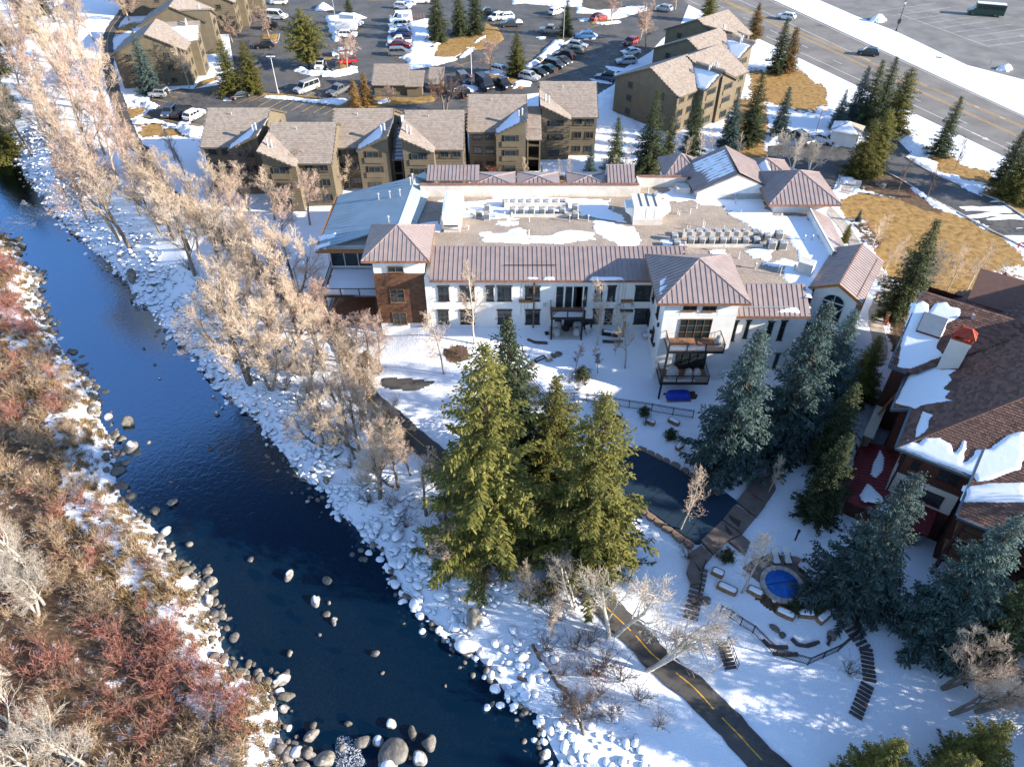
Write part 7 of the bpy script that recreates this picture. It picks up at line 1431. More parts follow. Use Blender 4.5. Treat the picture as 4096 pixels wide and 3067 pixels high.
for px, py, s in [(640,900,1.2),(700,960,1.1),(560,820,1.2),(620,880,1),(900,1180,1.2),(860,1250,1.2),(980,1330,1.2),(1020,1420,1.3),(1080,1480,1.2),(1140,1560,1.2),(1200,1640,1.3),(1260,1720,1.2),(1180,1500,1.2),(1300,1690,1),(1330,1790,1.1),(1400,1870,1),(1450,1940,1.1),(1560,2030,1),(1620,2110,1.1),(1760,2080,1.1),(1720,2140,.9),(1800,2190,1),(1900,2250,1.1),(1950,2330,1.5),(2000,2260,1.1),(2080,2320,1.1),(2150,2380,1.2),(2200,2480,1.2),(2240,2420,1.3),(2300,2600,1.2),(2360,2560,1.2),(2420,2660,1.3),(2480,2720,1.2),(2400,2780,1.1),(2300,2820,1),(2550,2800,1.1),(2450,2860,1),(2640,2900,.9),(2250,2700,1),(2180,2600,1.1),(2350,2700,1.2),(1480,2010,1),(1230,1570,1.2),(760,1080,1.1),(820,1160,1.2),(940,1230,1.1),(480,760,1.2),(430,700,1.2),(380,640,1.2),(520,800,1.1),(1350,1560,.9),(1280,1450,.9),(1210,1300,1),(1130,1220,1),(1560,1700,.8),(1640,1800,.8)]: shrub(px, py, s, int(trs.choice([0, 1, 0, 2])), 'leafless dark shrub on the bank between river and bike path', 'dark shrubs of the right bank')
shrub(2390, 2700, 1.0, 3, 'rust orange shrub on the snowy bank below the path')
for px, py, s, k, lab in [(2100,725,1.0,4,'golden shrub behind the hotel parapet'),(1975,700,1.2,3,'orange-stemmed shrub before the condominium lawn'),(3640,790,.8,3,'red-stemmed shrub in the mulch bed'),(3460,905,.7,4,'tan ornamental grass clump on the rocky bed'),(3520,975,1.0,4,'orange ornamental grass clump beside the birch'),(3465,912,.5,3,'low rust shrub on the rocky bed'),(2395,1640,.9,0,'dark shrub leaning on the black fence'),(2310,1560,.7,0,'dark shrub on the slope above the fence'),(2340,1540,.8,2,'twiggy shrub on the snowy slope'),(2280,1530,.6,0,'thin shrub at the top of the fence slope'),(2150,1640,1.1,0,'dense dark shrub beside the stair railing'),(2580,1700,.6,0,'small twig in the snow by the fence'),(3390,2690,.9,0,'twiggy shrub beside the stepping stones'),(3470,2480,1.1,0,'dark shrub below the blue spruce'),(2750,2230,.9,1,'bare shrub at the end of the pool'),(2870,2230,.8,1,'bare shrub beside the pool deck slabs'),(2700,2560,.8,3,'brown shrub above the bike path steps'),(2780,2420,.8,1,'bare shrub along the pool fence steps'),(1850,1430,.9,0,'dark shrub in the brown mulch bed')]: shrub(px, py, s, k, lab)
for px, py, s, lab in [(2448,1690,.8,'round evergreen bush left of the snow-capped log bench'),(2578,1655,.8,'snow-dusted round bush by the fence'),(2683,1748,.9,'round evergreen bush above the pool'),(2908,2232,.9,'round bush beside the deck path'),(3175,2435,.85,'left round bush between the spa benches'),(3270,2440,.85,'right round bush between the spa benches'),(2330,1510,1.2,'low dark juniper at the slope top')]:
    p = g(px, py); m1, m2, hh = CM['bush', 0]; o = empty('round_bush', p, 0, lab, 'bush'); o.scale = (s, s, s); inst('stem', m1, o); inst('foliage', m2, o)
for px, py, tx, ty, lab in [(3430,885,3432,850,'small blue spruce shrub on the rocky bed'),(3378,965,3378,895,'slim juniper column at the side roof')]: conif('blue' if 'blue' in lab else 'mix', px, py, tx, ty, lab, 'conifers', wide=1.0)
# ================================================================== VEHICLES
for nm, c in {'white': (.75, .75, .74), 'black': (.012, .012, .014), 'silver': (.42, .43, .43), 'grey': (.14, .145, .15), 'darkgrey': (.05, .052, .055), 'red': (.42, .02, .02), 'darkred': (.22, .015, .02), 'blue': (.02, .05, .22), 'lightblue': (.08, .22, .45), 'slate': (.055, .085, .13), 'tan': (.36, .31, .24), 'green': (.015, .055, .04), 'olive': (.16, .17, .14)}.items(): mat('paint_'+nm, c, .3, .25 if nm not in ('white', 'red') else .0, spec=.5, coat=.5, noise=.06, nscale=2)
mat('tyre', (.018, .018, .018), .85); mat('rim', (.35, .35, .36), .35, .7); mat('car_glass', (.012, .016, .02), .05, spec=.7); mat('headlamp', (.65, .65, .62), .2, spec=.6); mat('taillamp', (.35, .01, .01), .3); mat('bumper', (.04, .04, .042), .6); mat('road_dirt', (.3, .28, .25), .9); mat('chrome', (.5, .5, .5), .2, .8)
# type: length, width, height, ground clearance, belt height, hood height, x of [hood base, windscreen base, roof front, roof rear, rear glass base, tail]
CT = {'sedan': (4.7, 1.82, 1.45, .2, .92, .82, (-2.35, -1.25, -.35, .85, 1.7, 2.35), .95), 'suv': (4.7, 1.88, 1.72, .25, 1.08, .98, (-2.35, -1.25, -.55, 1.75, 2.15, 2.35), 1.0), 'wagon': (4.75, 1.82, 1.6, .22, .98, .86, (-2.37, -1.2, -.4, 1.7, 2.2, 2.37), .95), 'minivan': (5.1, 1.98, 1.75, .2, 1.05, .95, (-2.55, -1.65, -.75, 2.1, 2.45, 2.55), 1.02),
      'jeep': (4.2, 1.85, 1.85, .35, 1.15, 1.1, (-2.0, -.75, -.5, 1.75, 1.85, 1.9), 1.1), 'pickup': (5.8, 2.0, 1.9, .35, 1.15, 1.1, (-2.9, -1.45, -.7, .65, .85, 2.9), 1.08), 'van': (5.9, 2.05, 2.55, .25, 1.25, 1.15, (-2.95, -2.2, -1.35, 2.8, 2.9, 2.95), 1.15), 'pvan': (5.7, 2.0, 2.1, .25, 1.15, 1.05, (-2.85, -1.75, -1.0, 2.7, 2.82, 2.85), 1.1)}
CMESH = {}
def wheel_meshes(r=.34, w=.22):
    t = MB(); n = 18
    pr = [(r*.62, -w/2), (r*.95, -w/2), (r, -w/3), (r, w/3), (r*.95, w/2), (r*.62, w/2)]
    vs = []
    for rr, y in pr: vs += [(rr*math.cos(6.283*i/n), y, rr*math.sin(6.283*i/n)) for i in range(n)]
    k = len(pr); t.add(vs, [((j+1) % k*n+i, (j+1) % k*n+(i+1) % n, j*n+(i+1) % n, j*n+i) for j in range(k) for i in range(n)])
    ri = MB()
    for s in (-1, 1):
        c = [(r*.6*math.cos(6.283*i/10), s*w*.42, r*.6*math.sin(6.283*i/10)) for i in range(10)]; ri.poly(c if s < 0 else c[::-1])
        for i in range(5): a = 6.283*i/5; ri.bar((0, s*w*.46, 0), (r*.58*math.cos(a), s*w*.46, r*.58*math.sin(a)), .06, .03)
    return t.mesh('tyre', 'tyre', True), ri.mesh('rim', 'rim')
WM = wheel_meshes()
def car_parts(ty):
    if ty in CMESH: return CMESH[ty]
    L_, W, Hh, gc, belt, hood, (xf, xw, xrf, xrr, xg, xt), wb = CT[ty]; h2 = W/2
    def loft(prof, wid, top=None):
        """side outline (x,z) extruded over the width; wid(z) = half width"""
        n = len(prof); m = MB(); vs = [(x, -wid(x, z), z) for x, z in prof]+[(x, wid(x, z), z) for x, z in prof]
        m.add(vs, [tuple(range(n)), tuple(range(n, 2*n))[::-1]]+[(i, n+i, n+(i+1) % n, (i+1) % n) for i in range(n)]); return m
    ends = lambda x, z: h2*(1-.10*max(0, (abs(x)-(L_/2-.35))/.35)**2)*(1-.05*abs(z-belt*.6)/belt)
    wx = (xf+.88*wb, xt-.92*wb) if ty != 'pickup' else (xf+.95, xt-1.15); r = .36 if ty in ('jeep', 'pickup', 'van', 'suv', 'pvan') else .33
    pr = [(xf, gc+.1), (xf-.0, hood-.25), (xf+.12, hood-.06), (xf+.5, hood), (xw, belt)]
    if ty == 'pickup': pr += [(xg, belt), (xg+.03, belt-.02), (xt-.02, belt-.04), (xt, belt-.12), (xt, gc+.2)]
    else: pr += [(xg, belt), (xt-.03, belt-.03), (xt, belt-.2), (xt, gc+.12)]
    # bottom with wheel arches
    bot = [(wx[1]+r+.06, gc+.04)]+[(wx[1]+(r+.06)*math.cos(a), gc+.02+(r+.02)*math.sin(a)) for a in np.linspace(.25, math.pi-.25, 5)]+[(wx[1]-r-.06, gc), (wx[0]+r+.06, gc)]+[(wx[0]+(r+.06)*math.cos(a), gc+.02+(r+.02)*math.sin(a)) for a in np.linspace(.25, math.pi-.25, 5)]+[(wx[0]-r-.06, gc+.04)]
    body = loft(pr+bot, ends)
    tz = lambda x, z: h2*.97*(1-.16*(z-belt)/(Hh-belt)) if ty not in ('van', 'jeep') else h2*.97*(1-.07*(z-belt)/(Hh-belt))
    roof_t = [(xrf, Hh-.05), (xrf+.25, Hh), (xrr-.2, Hh), (xrr, Hh-.06)]
    cab = loft([(xw, belt-.02)]+roof_t+[(xg, belt-.02)], tz)
    gl = MB(); e = .012
    sides = []
    for s in (-1, 1):
        zt = Hh-.16; zb = belt+.05
        def fx(z): return xw+(xrf-xw)*(z-belt)/(Hh-.05-belt)
        def rx(z): return xg+(xrr-xg)*(z-belt)/(Hh-.06-belt)
        nwin = 3 if (rx(zb)-fx(zb)) > 2.9 and ty != 'van' else 2
        if ty == 'pickup': nwin = 2
        x0, x1 = fx(zb)+.18, rx(zb)-.12; t0, t1 = fx(zt)+.12, rx(zt)-.12
        if ty == 'van': x1 = x0+1.0; t1 = t0+.75; nwin = 1
        for i in range(nwin):
            a, b = i/nwin, (i+1)/nwin; g_ = .04
            P = [(x0+(x1-x0)*a+g_, zb), (x0+(x1-x0)*b-g_, zb), (t0+(t1-t0)*b-g_, zt), (t0+(t1-t0)*a+g_, zt)]
            m = MB(); q = [(x, s*(tz(x, z)+e), z) for x, z in P]; m.poly(q if s < 0 else q[::-1]); sides.append(m.mesh('side_window', 'car_glass'))
    def quad(xa, za, xb, zb_, in_): return [(xa, -tz(xa, za)*in_, za), (xa, tz(xa, za)*in_, za), (xb, tz(xb, zb_)*in_, zb_), (xb, -tz(xb, zb_)*in_, zb_)]
    n1 = np.array([-(Hh-.05-belt), 0, xrf-xw]); n1 /= np.linalg.norm(n1); n1 = n1*np.sign(n1[2]) if abs(n1[2]) > .01 else np.array([-1, 0, 0.])
    ws = MB(); t_ = lambda a: (xw+(xrf-xw)*a, belt+(Hh-.05-belt)*a); q = quad(*t_(.08), *t_(.93), .88); ws.poly([tuple(np.array(p)+n1*e) for p in q][::-1])
    n2 = np.array([(Hh-.06-belt), 0, xg-xrr]); n2 /= np.linalg.norm(n2); rw = MB(); t2 = lambda a: (xg+(xrr-xg)*a, belt+(Hh-.06-belt)*a); q = quad(*t2(.12), *t2(.9), .86); rw.poly([tuple(np.array(p)+n2*e) for p in q])
    hl = []; tl = []
    for s in (-1, 1):
        m = MB(); yy = s*h2*.66; m.box(xf-.02, xf+.14, min(yy-.22, yy+.22), max(yy-.22, yy+.22), hood-.28, hood-.12); hl.append(m.mesh('headlight', 'headlamp'))
        m = MB(); yy = s*h2*.80; m.box(xt-.1, xt+.015, yy-.12, yy+.12, belt-.42, belt-.12); tl.append(m.mesh('taillight', 'taillamp'))
    bp = MB(); bp.box(xf-.06, xf+.1, -h2*.9, h2*.9, gc+.05, gc+.25); b1 = bp.mesh('bumper', 'bumper'); bp = MB(); bp.box(xt-.1, xt+.06, -h2*.9, h2*.9, gc+.1, gc+.3); b2 = bp.mesh('bumper', 'bumper')
    gr = MB(); gr.box(xf-.025, xf+.05, -h2*.42, h2*.42, hood-.32, hood-.1); gr = gr.mesh('grille', 'bumper')
    mir = []
    for s in (-1, 1): m = MB(); m.box(xw+.25, xw+.42, *sorted((s*h2*.96, s*(h2+.16))), belt-.02, belt+.14); mir.append(m.mesh('mirror', 'bumper'))
    ex = []
    if ty == 'pickup': m = MB(); m.box(xg+.12, xt-.1, -h2*.86, h2*.86, belt-.03, belt-.015); ex.append(('cargo_bed', m.mesh('cargo_bed', 'bumper')))
    if ty in ('suv', 'wagon'):
        for s in (-1, 1): m = MB(); m.bar((xrf+.35, s*h2*.72, Hh+.05), (xrr-.3, s*h2*.72, Hh+.05), .05); ex.append(('roof_rail', m.mesh('roof_rail', 'bumper')))
    if ty == 'jeep': m = MB(); m.tube((xt+.02, 0, 1.0), (xt+.22, 0, 1.0), .36, n=14); ex.append(('spare_wheel', m.mesh('spare_wheel', 'tyre')))
    CMESH[ty] = (body, cab, sides, ws.mesh('windscreen', 'car_glass'), rw.mesh('rear_window', 'car_glass'), hl, tl, b1, b2, gr, mir, ex, wx, r, W)
    return CMESH[ty]
CBODY = {}
def car(rear, front, ty, colr, label, extra=None, z=.035, name=None, cat=None, snowy=False, size=1.0):
    a = np.array(at(*rear, z)); b = np.array(at(*front, z)); c = (a+b)/2; d = b-a; ang = math.atan2(d[1], d[0])
    o = empty(name or {'pickup': 'pickup_truck', 'van': 'delivery_van', 'pvan': 'passenger_van'}.get(ty, 'parked_car'), (c[0], c[1], z), ang+math.pi, label, cat or {'pickup': 'pickup', 'van': 'van', 'pvan': 'van', 'minivan': 'minivan'}.get(ty, 'car'), 'vehicles'); o.scale = (size,)*3
    body, cab, sides, ws, rw, hl, tl, b1, b2, gr, mir, ex, wx, r, W = car_parts(ty)
    if (ty, colr) not in CBODY: CBODY[ty, colr] = (body.mesh('body', 'paint_'+colr), cab.mesh('cabin', 'paint_'+colr))
    m1, m2 = CBODY[ty, colr]; inst('body', m1, o); cb = inst('cabin', m2, o)
    for m in sides: inst('side_window', m, cb)
    inst('windscreen', ws, cb); inst('rear_window', rw, cb)
    for m in hl: inst('headlight', m, o)
    for m in tl: inst('taillight', m, o)
    inst('bumper', b1, o); inst('bumper', b2, o); inst('grille', gr, o)
    for m in mir: inst('mirror', m, o)
    for n_, m in ex: inst(n_, m, o)
    for x in wx:
        for s in (-1, 1): w = inst('wheel', WM[0], o, (x, s*(W/2-.14), r-.0), (0, 0, 0), (r/.34, 1, r/.34)); inst('rim', WM[1], w)
    L_, W2, Hh = CT[ty][:3]; xrf, xrr = CT[ty][6][2], CT[ty][6][3]
    if extra == 'rack': m = MB(); [m.bar((x, -W2*.42, CT[ty][4]), (x, -W2*.42, Hh+.25), .06) or m.bar((x, W2*.42, CT[ty][4]), (x, W2*.42, Hh+.25), .06) or m.bar((x, -W2*.42, Hh+.25), (x, W2*.42, Hh+.25), .06) for x in (-1.5, .9, 2.7)]; [m.bar((-1.7, y, Hh+.27), (2.8, y, Hh+.27), .06) for y in (-W2*.4, 0, W2*.4)]; m.build('ladder_rack', 'bumper', o)
    if extra == 'camper': m = MB(); m.box(-.2, 2.95, -1.0, 1.0, 1.1, 2.7); m.box(-1.3, -.2, -1.0, 1.0, 2.0, 2.7); m.build('camper_shell', 'paint_white', o); MB().box(.6, 1.6, -1.02, -1.0, 1.7, 2.2).build('camper_window', 'car_glass', o)
    if extra == 'load': sheet('snow_load', [(1.0, -.85), (2.8, -.85), (2.8, .85), (1.0, .85)], 'snow', .5, .8, .15, .1, .15, o, None, ((0, 0, CT[ty][4]-.05), (1, 0, 0), (0, 1, 0), (0, 0, 1)))
    if extra == 'livery':
        for s in (-1, 1):
            MB().box(-1.0, .2, *sorted((s*(W2/2-.02), s*(W2/2+.005))), 1.15, 2.1).build('blue_emblem', 'paint_lightblue', o)
            m = MB(); [m.box(.55, 2.2-.2*k, *sorted((s*(W2/2-.02), s*(W2/2+.006))), 1.9-.26*k, 2.02-.26*k) for k in range(3)]; m.build('lettering', 'paint_blue', o)
    if extra == 'racks' or (extra is None and ty == 'jeep'): m = MB(); m.box(xrf+.3, xrr-.3, -W2*.36, W2*.36, Hh+.02, Hh+.12); m.build('roof_rack', 'bumper', o)
    if snowy:
        sheet('snow_cover', [(xrf, -W2*.38), (xrr, -W2*.38), (xrr, W2*.38), (xrf, W2*.38)], 'snow', .16, .7, .12, .05, .06, o, None, ((0, 0, Hh-.03), (1, 0, 0), (0, 1, 0), (0, 0, 1)))
        h = CT[ty][5]; xf, xw = CT[ty][6][:2]; sheet('snow_cover', [(xf+.1, -W2*.42), (xw, -W2*.42), (xw, W2*.42), (xf+.1, W2*.42)], 'snow', .14, .7, .12, .05, .05, o, None, ((0, 0, h), (1, 0, 0), (0, 1, 0), (0, 0, 1)))
    return o
for rear, front, ty, c, lab, kw in [
 ((678,391),(604,386),'jeep','silver','silver off-road SUV with rear spare wheel beside the broad blue spruce',{}),
 ((700,441),(664,479),'suv','slate','dark blue SUV at the left of the three cars near the brown lawn',{}),((708,477),(753,443),'pickup','black','black pickup between the dark SUV and the snow-covered car',dict(size=.92)),((753,488),(807,459),'suv','white','white SUV buried under snow at the end of three',dict(snowy=True)),
 ((927,399),(1000,381),'sedan','black','black sedan parked beneath the golden spruce',{}),((1265,351),(1193,377),'pvan','silver','silver passenger van parked by the lamp pole',{}),((1386,360),(1326,389),'pickup','grey','dark grey pickup facing the rust brown conifers',{}),
 ((1294,263),(1273,292),'jeep','white','white jeep with grey soft top under the pine',{}),((1352,268),(1321,297),'jeep','darkgrey','dark green jeep next to the white soft-top jeep',{}),((1420,253),(1338,259),'pickup','red','bright red pickup behind the round bare tree',{}),((1390,222),(1350,226),'suv','white','white SUV half hidden behind the pine',{}),
 ((1577,34),(1645,38),'suv','white','white SUV crossing the top of the car park',{}),((1645,86),(1565,90),'van','white','white work van with blue emblem and lettering',dict(extra='livery')),((1623,107),(1560,113),'pvan','white','shorter white van next to the lettered van',dict(size=.85)),((1628,122),(1565,125),'sedan','white','white sedan between the short van and the blue SUV',{}),((1633,140),(1570,143),'suv','blue','deep blue SUV in the snowy parking row',{}),((1645,174),(1555,178),'pickup','white','white pickup with a black ladder rack',dict(extra='rack')),((1572,190),(1637,193),'suv','darkred','dark red SUV beside the pickup with the rack',{}),((1558,222),(1637,219),'minivan','grey','grey minivan at the end of the snowy row',{}),
 ((1372,100),(1446,108),'pickup','white','white pickup carrying a camper shell',dict(extra='camper')),((1367,149),(1418,149),'suv','white','boxy white SUV behind the white trailer',{}),((1072,74),(1140,78),'pvan','white','white minibus behind the small grass island tree',dict(size=1.05)),((1108,117),(1053,118),'jeep','black','black off-roader behind the grass island tree',{}),((1082,191),(1036,194),'suv','black','black SUV beside the bushy trees',{}),((1147,18),(1087,18),'suv','white','white SUV at the top left of the car park',{}),((1034,280),(1010,262),'sedan','grey','grey car peeping out behind the spruces',{}),
 ((1840,310),(1869,341),'minivan','grey','grey minivan next to the tall black van',{}),((1913,334),(1966,373),'van','black','tall black cargo van parked by the lamp pole',{}),((1985,334),(2034,363),'pickup','black','black pickup beside the tall black van',{}),((1865,397),(1840,378),'jeep','black','black jeep with rear spare wheel behind the condominium roof',{}),((1971,286),(2034,300),'suv','white','white SUV half hidden by the rounded spruce',{}),((1695,14),(1667,14),'pickup','white','white pickup cut off at the back of the car park',{}),
 ((1970,62),(1936,62),'pickup','black','black pickup behind the spruce trio',{}),((2010,72),(1962,86),'suv','white','white SUV nearest the spruce trio',{}),((2050,76),(1993,81),'suv','white','white SUV behind the pickup with the snow load',{}),((2095,105),(1993,109),'pickup','darkgrey','dark grey pickup hauling a heap of snow',dict(extra='load')),((2208,62),(2239,52),'suv','white','white SUV facing away at the back row',{}),((2372,86),(2417,75),'wagon','red','red hatchback with a roof box beside the hydrant',dict(extra='racks')),((2233,134),(2171,131),'pickup','tan','tan pickup left of the narrow spruce',{}),((2372,154),(2304,154),'suv','lightblue','sky blue SUV right of the narrow spruce',{}),((2276,188),(2344,196),'wagon','silver','silver wagon at the head of the parked row',{}),((2328,215),(2259,208),'wagon','olive','olive grey wagon second in the parked row',{}),((2293,239),(2218,227),'suv','black','black SUV with roof rack in the parked row',dict(extra='racks')),((2225,242),(2280,264),'sedan','darkgrey','dark grey sedan ahead of the dark minivan',{}),((2180,261),(2253,278),'minivan','darkgrey','dark minivan in the middle of the parked row',{}),((2219,292),(2157,278),'sedan','green','dark green sedan after the minivan in the row',{}),((2117,290),(2185,309),'sedan','black','black sedan second from the end of the row',{}),((2083,312),(2151,326),'suv','silver','silver SUV closing the parked row',{}),((2533,253),(2474,256),'wagon','silver','pale silver wagon in the shade of the turned block',{}),((2457,326),(2392,318),'suv','slate','steel blue SUV with roof box in the shade',dict(extra='racks')),((2540,172),(2505,186),'suv','darkred','maroon SUV under the large round bare tree',{}),((2547,214),(2497,221),'sedan','white','snow-covered sedan behind the large bare tree',dict(snowy=True)),((2670,48),(2640,42),'suv','silver','pale car at the car park exit',{}),
 ((3328,578),(3248,551),'sedan','white','white sedan parked before the pump house',{}),((3170,548),(3240,588),'suv','grey','grey SUV behind the white aspen clump',{})]: car(rear, front, ty, c, lab, **kw)
car((3173,83),(3113,73),'suv','white','white SUV driving on the highway', name='car', z=.04); car((3507,226),(3434,216),'suv','darkgrey','dark SUV driving on the highway with a long shadow', name='car', z=.04)
# box trailer
p = at(1388, 125, .035); o = empty('box_trailer', p, 0, 'plain white box trailer under the pine', 'trailer'); MB().box(-2.6, 2.6, -1.1, 1.1, .5, 2.5).build('box', 'paint_white', o); MB().bar((2.6, 0, .55), (3.5, 0, .5), .1).build('drawbar', 'bumper', o)
for s in (-1, 1): w = inst('wheel', WM[0], o, (-.2, s*1.0, .34)); inst('rim', WM[1], w)
MB().box(-2.63, -2.6, -1.0, 1.0, .6, 2.4).build('rear_door', 'paint_white', o)
# shuttle bus
a = np.array(at(4006, 68, .035)); b = np.array(at(3869, 56, .035)); c = (a+b)/2; o = empty('shuttle_bus', tuple(c), math.atan2(*(b-a)[1::-1])+math.pi, 'dark green shuttle bus with a white roof on the wide car park', 'bus')
prf = [(-4.3, .4), (-4.3, 1.1), (-3.4, 1.3), (-2.7, 1.95), (-2.7, 2.9), (4.2, 2.9), (4.3, 2.7), (4.3, .4)]; n = len(prf); MB().add([(x, -1.15, z) for x, z in prf]+[(x, 1.15, z) for x, z in prf], [tuple(range(n)), tuple(range(n, 2*n))[::-1]]+[(i, n+i, n+(i+1) % n, (i+1) % n) for i in range(n)]).build('body', 'paint_green', o)
MB().box(-2.65, 4.2, -1.1, 1.1, 2.9, 2.98).build('roof', 'paint_white', o)
for s in (-1, 1):
    for k in range(6): y0, y1 = sorted((s*1.14, s*1.165)); MB().box(-2.3+k*1.05, -1.35+k*1.05, y0, y1, 1.7, 2.55).build('side_window', 'car_glass', o)
    for x in (-3.0, 2.4): w = inst('wheel', WM[0], o, (x, s*1.0, .42), (0, 0, 0), (1.25, 1.2, 1.25)); inst('rim', WM[1], w)
    y0, y1 = sorted((s*.5, s*1.0)); MB().box(-4.34, -4.28, y0, y1, .8, 1.0).build('headlight', 'headlamp', o); MB().box(4.28, 4.33, y0, y1, .9, 1.3).build('taillight', 'taillamp', o)
MB().add([(-3.38, -1.0, 1.33), (-3.38, 1.0, 1.33), (-2.73, 1.0, 1.93), (-2.73, -1.0, 1.93)], [(0, 3, 2, 1)]).build('windscreen', 'car_glass', o); MB().box(-2.72, -2.69, -1.0, 1.0, 2.0, 2.75).build('front_panel', 'car_glass', o); MB().box(4.3, 4.45, -1.1, 1.1, .35, .6).build('bumper', 'chrome', o)
# ================================================================== STREET FURNITURE
def lamp(bx, by, tx, ty, label, double=True, m='galv', basec=True):
    p = at(bx, by, .03); h = min(max(zat(tx, ty, p[1])[2], 3), 11); o = empty('lamp_pole', p, 0, label, 'street lamp'); MB().tube((0, 0, 0), (0, 0, h), .085, .06, 8).build('pole', m, o)
    if basec: MB().tube((0, 0, -.1), (0, 0, .6), .24, .24, 10).build('base', 'concrete', o)
    for s in ((-1, 1) if double else (1,)): l = MB(); l.box(s*.15-.05 if s > 0 else -.85, .85 if s > 0 else -.1, -.16, .16, h-.04, h+.1); l.build('lamp_head', m, o)
    return o
lamp(1113,374,1087,228,'white lamp pole beside the silver passenger van',m='frame_white'); lamp(1888,345,1884,193,'white lamp pole with a red sign by the black van',m='frame_white'); o = SC.objects[-1] if False else None
lamp(1345,104,1328,-60,'lamp pole beside the white camper truck',m='galv'); lamp(2253,164,2250,-5,'lamp pole beside the narrow spruce',m='galv'); lamp(3263,533,3284,446,'wooden lamp pole behind the white sedan',False,'deck_wood',False)
p = at(1889, 318, 1.6); o = empty('red_sign', (p[0], p[1]-.1, 1.5), 0, 'small red and white sign on the lamp pole', 'sign'); p = at(1888, 345, .03); o.location = (p[0], p[1]-.13, 1.6); MB().box(-.3, .3, -.02, .02, 0, .8).build('board', 'paint_red', o); MB().box(-.25, .25, -.03, -.021, .25, .55).build('face', 'paint_white', o)
p = at(3584,126,.03); h = zat(3618,4,p[1])[2]; h = min(h, 8); o = empty('lantern_post', p, 0, 'black ornamental lantern post on the snowy verge', 'street lamp'); mb = MB(); mb.lathe((0, 0, 0), [(.2, 0), (.2, .5), (.09, .8), (.07, h-.9), (.1, h-.85)], 10); mb.build('pole', 'steel_black', o); MB().lathe((0, 0, h-.85), [(.12, 0), (.26, .55), (.27, .6)], 8).build('lantern_glass', 'headlamp', o); MB().lathe((0, 0, h-.25), [(.3, 0), (.05, .3), (.03, .45)], 8).build('lantern_cap', 'steel_black', o); MB().box(-.35, .35, -.2, .2, 1.8, 2.8).build('control_box', 'steel_black', o)
def sign(px, py, tx, ty, label, m='sign_green', w=1.2, hgt=.25):
    p = at(px, py, .0); h = max(1.5, zat(tx, ty, p[1])[2]); o = empty('street_sign', p, R(-25), label, 'sign'); MB().tube((0, 0, -.2), (0, 0, h), .03, n=6).build('post', 'galv', o); MB().box(-w/2, w/2, -.02, .02, h-hgt, h).build('board', m, o); return o
mat('sign_green', (.02, .25, .13), .5); mat('sign_brown', (.2, .11, .05), .7)
sign(3738,275,3750,228,'green street name sign in the snow beside the highway'); sign(3955,272,3968,248,'green marker post at the edge of the wide car park', w=.15, hgt=.9); sign(3460,85,3462,62,'green marker on the verge snow', w=.15, hgt=.7)
def hydrant(px, py, label, pos=None, cap='paint_red'):
    p = pos or g(px, py); o = empty('fire_hydrant', p, 0, label, 'hydrant'); MB().lathe((0, 0, -.05), [(.16, 0), (.16, .08), (.11, .1), (.11, .55), (.15, .58), (.12, .68), (.05, .76), (.05, .82)], 10).build('barrel', cap, o)
    for s in (-1, 1): MB().tube((s*.08, 0, .45), (s*.2, 0, .45), .055, n=8).build('nozzle', cap, o)
hydrant(4072,990,'red fire hydrant at the kerb of the driveway'); hydrant(2410,92,'red fire hydrant beside the red hatchback'); hydrant(3543,1300,'red fire hydrant beside the garden walk post')
p = g(3540,1290); o = empty('wooden_post', p, 0, 'wooden bollard light beside the garden walk', 'bollard'); MB().box(-.18, .18, -.18, .18, -.1, 1.5).build('post', 'deck_wood', o); MB().box(-.2, .2, -.2, .2, 1.5, 1.6).build('cap', 'frame_dark', o)
for k, (px, py) in enumerate(((1890, 300), (1897, 295))): pass
p = at(3425, 745, .05); o = empty('entrance_sign', p, R(-20), 'grey stone entrance sign beside the walk', 'sign'); MB().box(-.6, .6, -.15, .15, 0, 1.0).build('slab', 'galv', o); MB().box(-.7, .7, -.25, .25, -.1, .12).build('plinth', 'concrete', o)
p = at(3400, 752, .05); o = empty('notice_board', p, R(-20), 'slanted grey notice board by the kerb', 'sign'); MB().bar((0, 0, 0), (0, 0, 1.0), .1).build('post', 'galv', o); MB().add([(-.6, -.3, .8), (.6, -.3, .8), (.6, .3, 1.3), (-.6, .3, 1.3)], [(0, 1, 2, 3)]).build('panel', 'galv', o)
# traffic cone, row of wooden posts, dumpster
p = at(1421, 232, .035); o = empty('traffic_cone', p, 0, 'orange traffic cone behind the red pickup', 'cone'); mat('cone_orange', (.75, .12, .02), .5); MB().lathe((0, 0, .03), [(.17, 0), (.05, .68), (.03, .7)], 10).build('cone', 'cone_orange', o); MB().box(-.22, .22, -.22, .22, 0, .03).build('base', 'cone_orange', o)
for k in range(4): p = at(1657+k*13, 75, .035); tag(MB().tube((p[0], p[1], 0), (p[0], p[1], 1.3), .07, n=6).build('wooden_post', 'fascia_wood'), 'short wooden post in the row beside the lettered van', 'post', 'wooden posts beside the van')
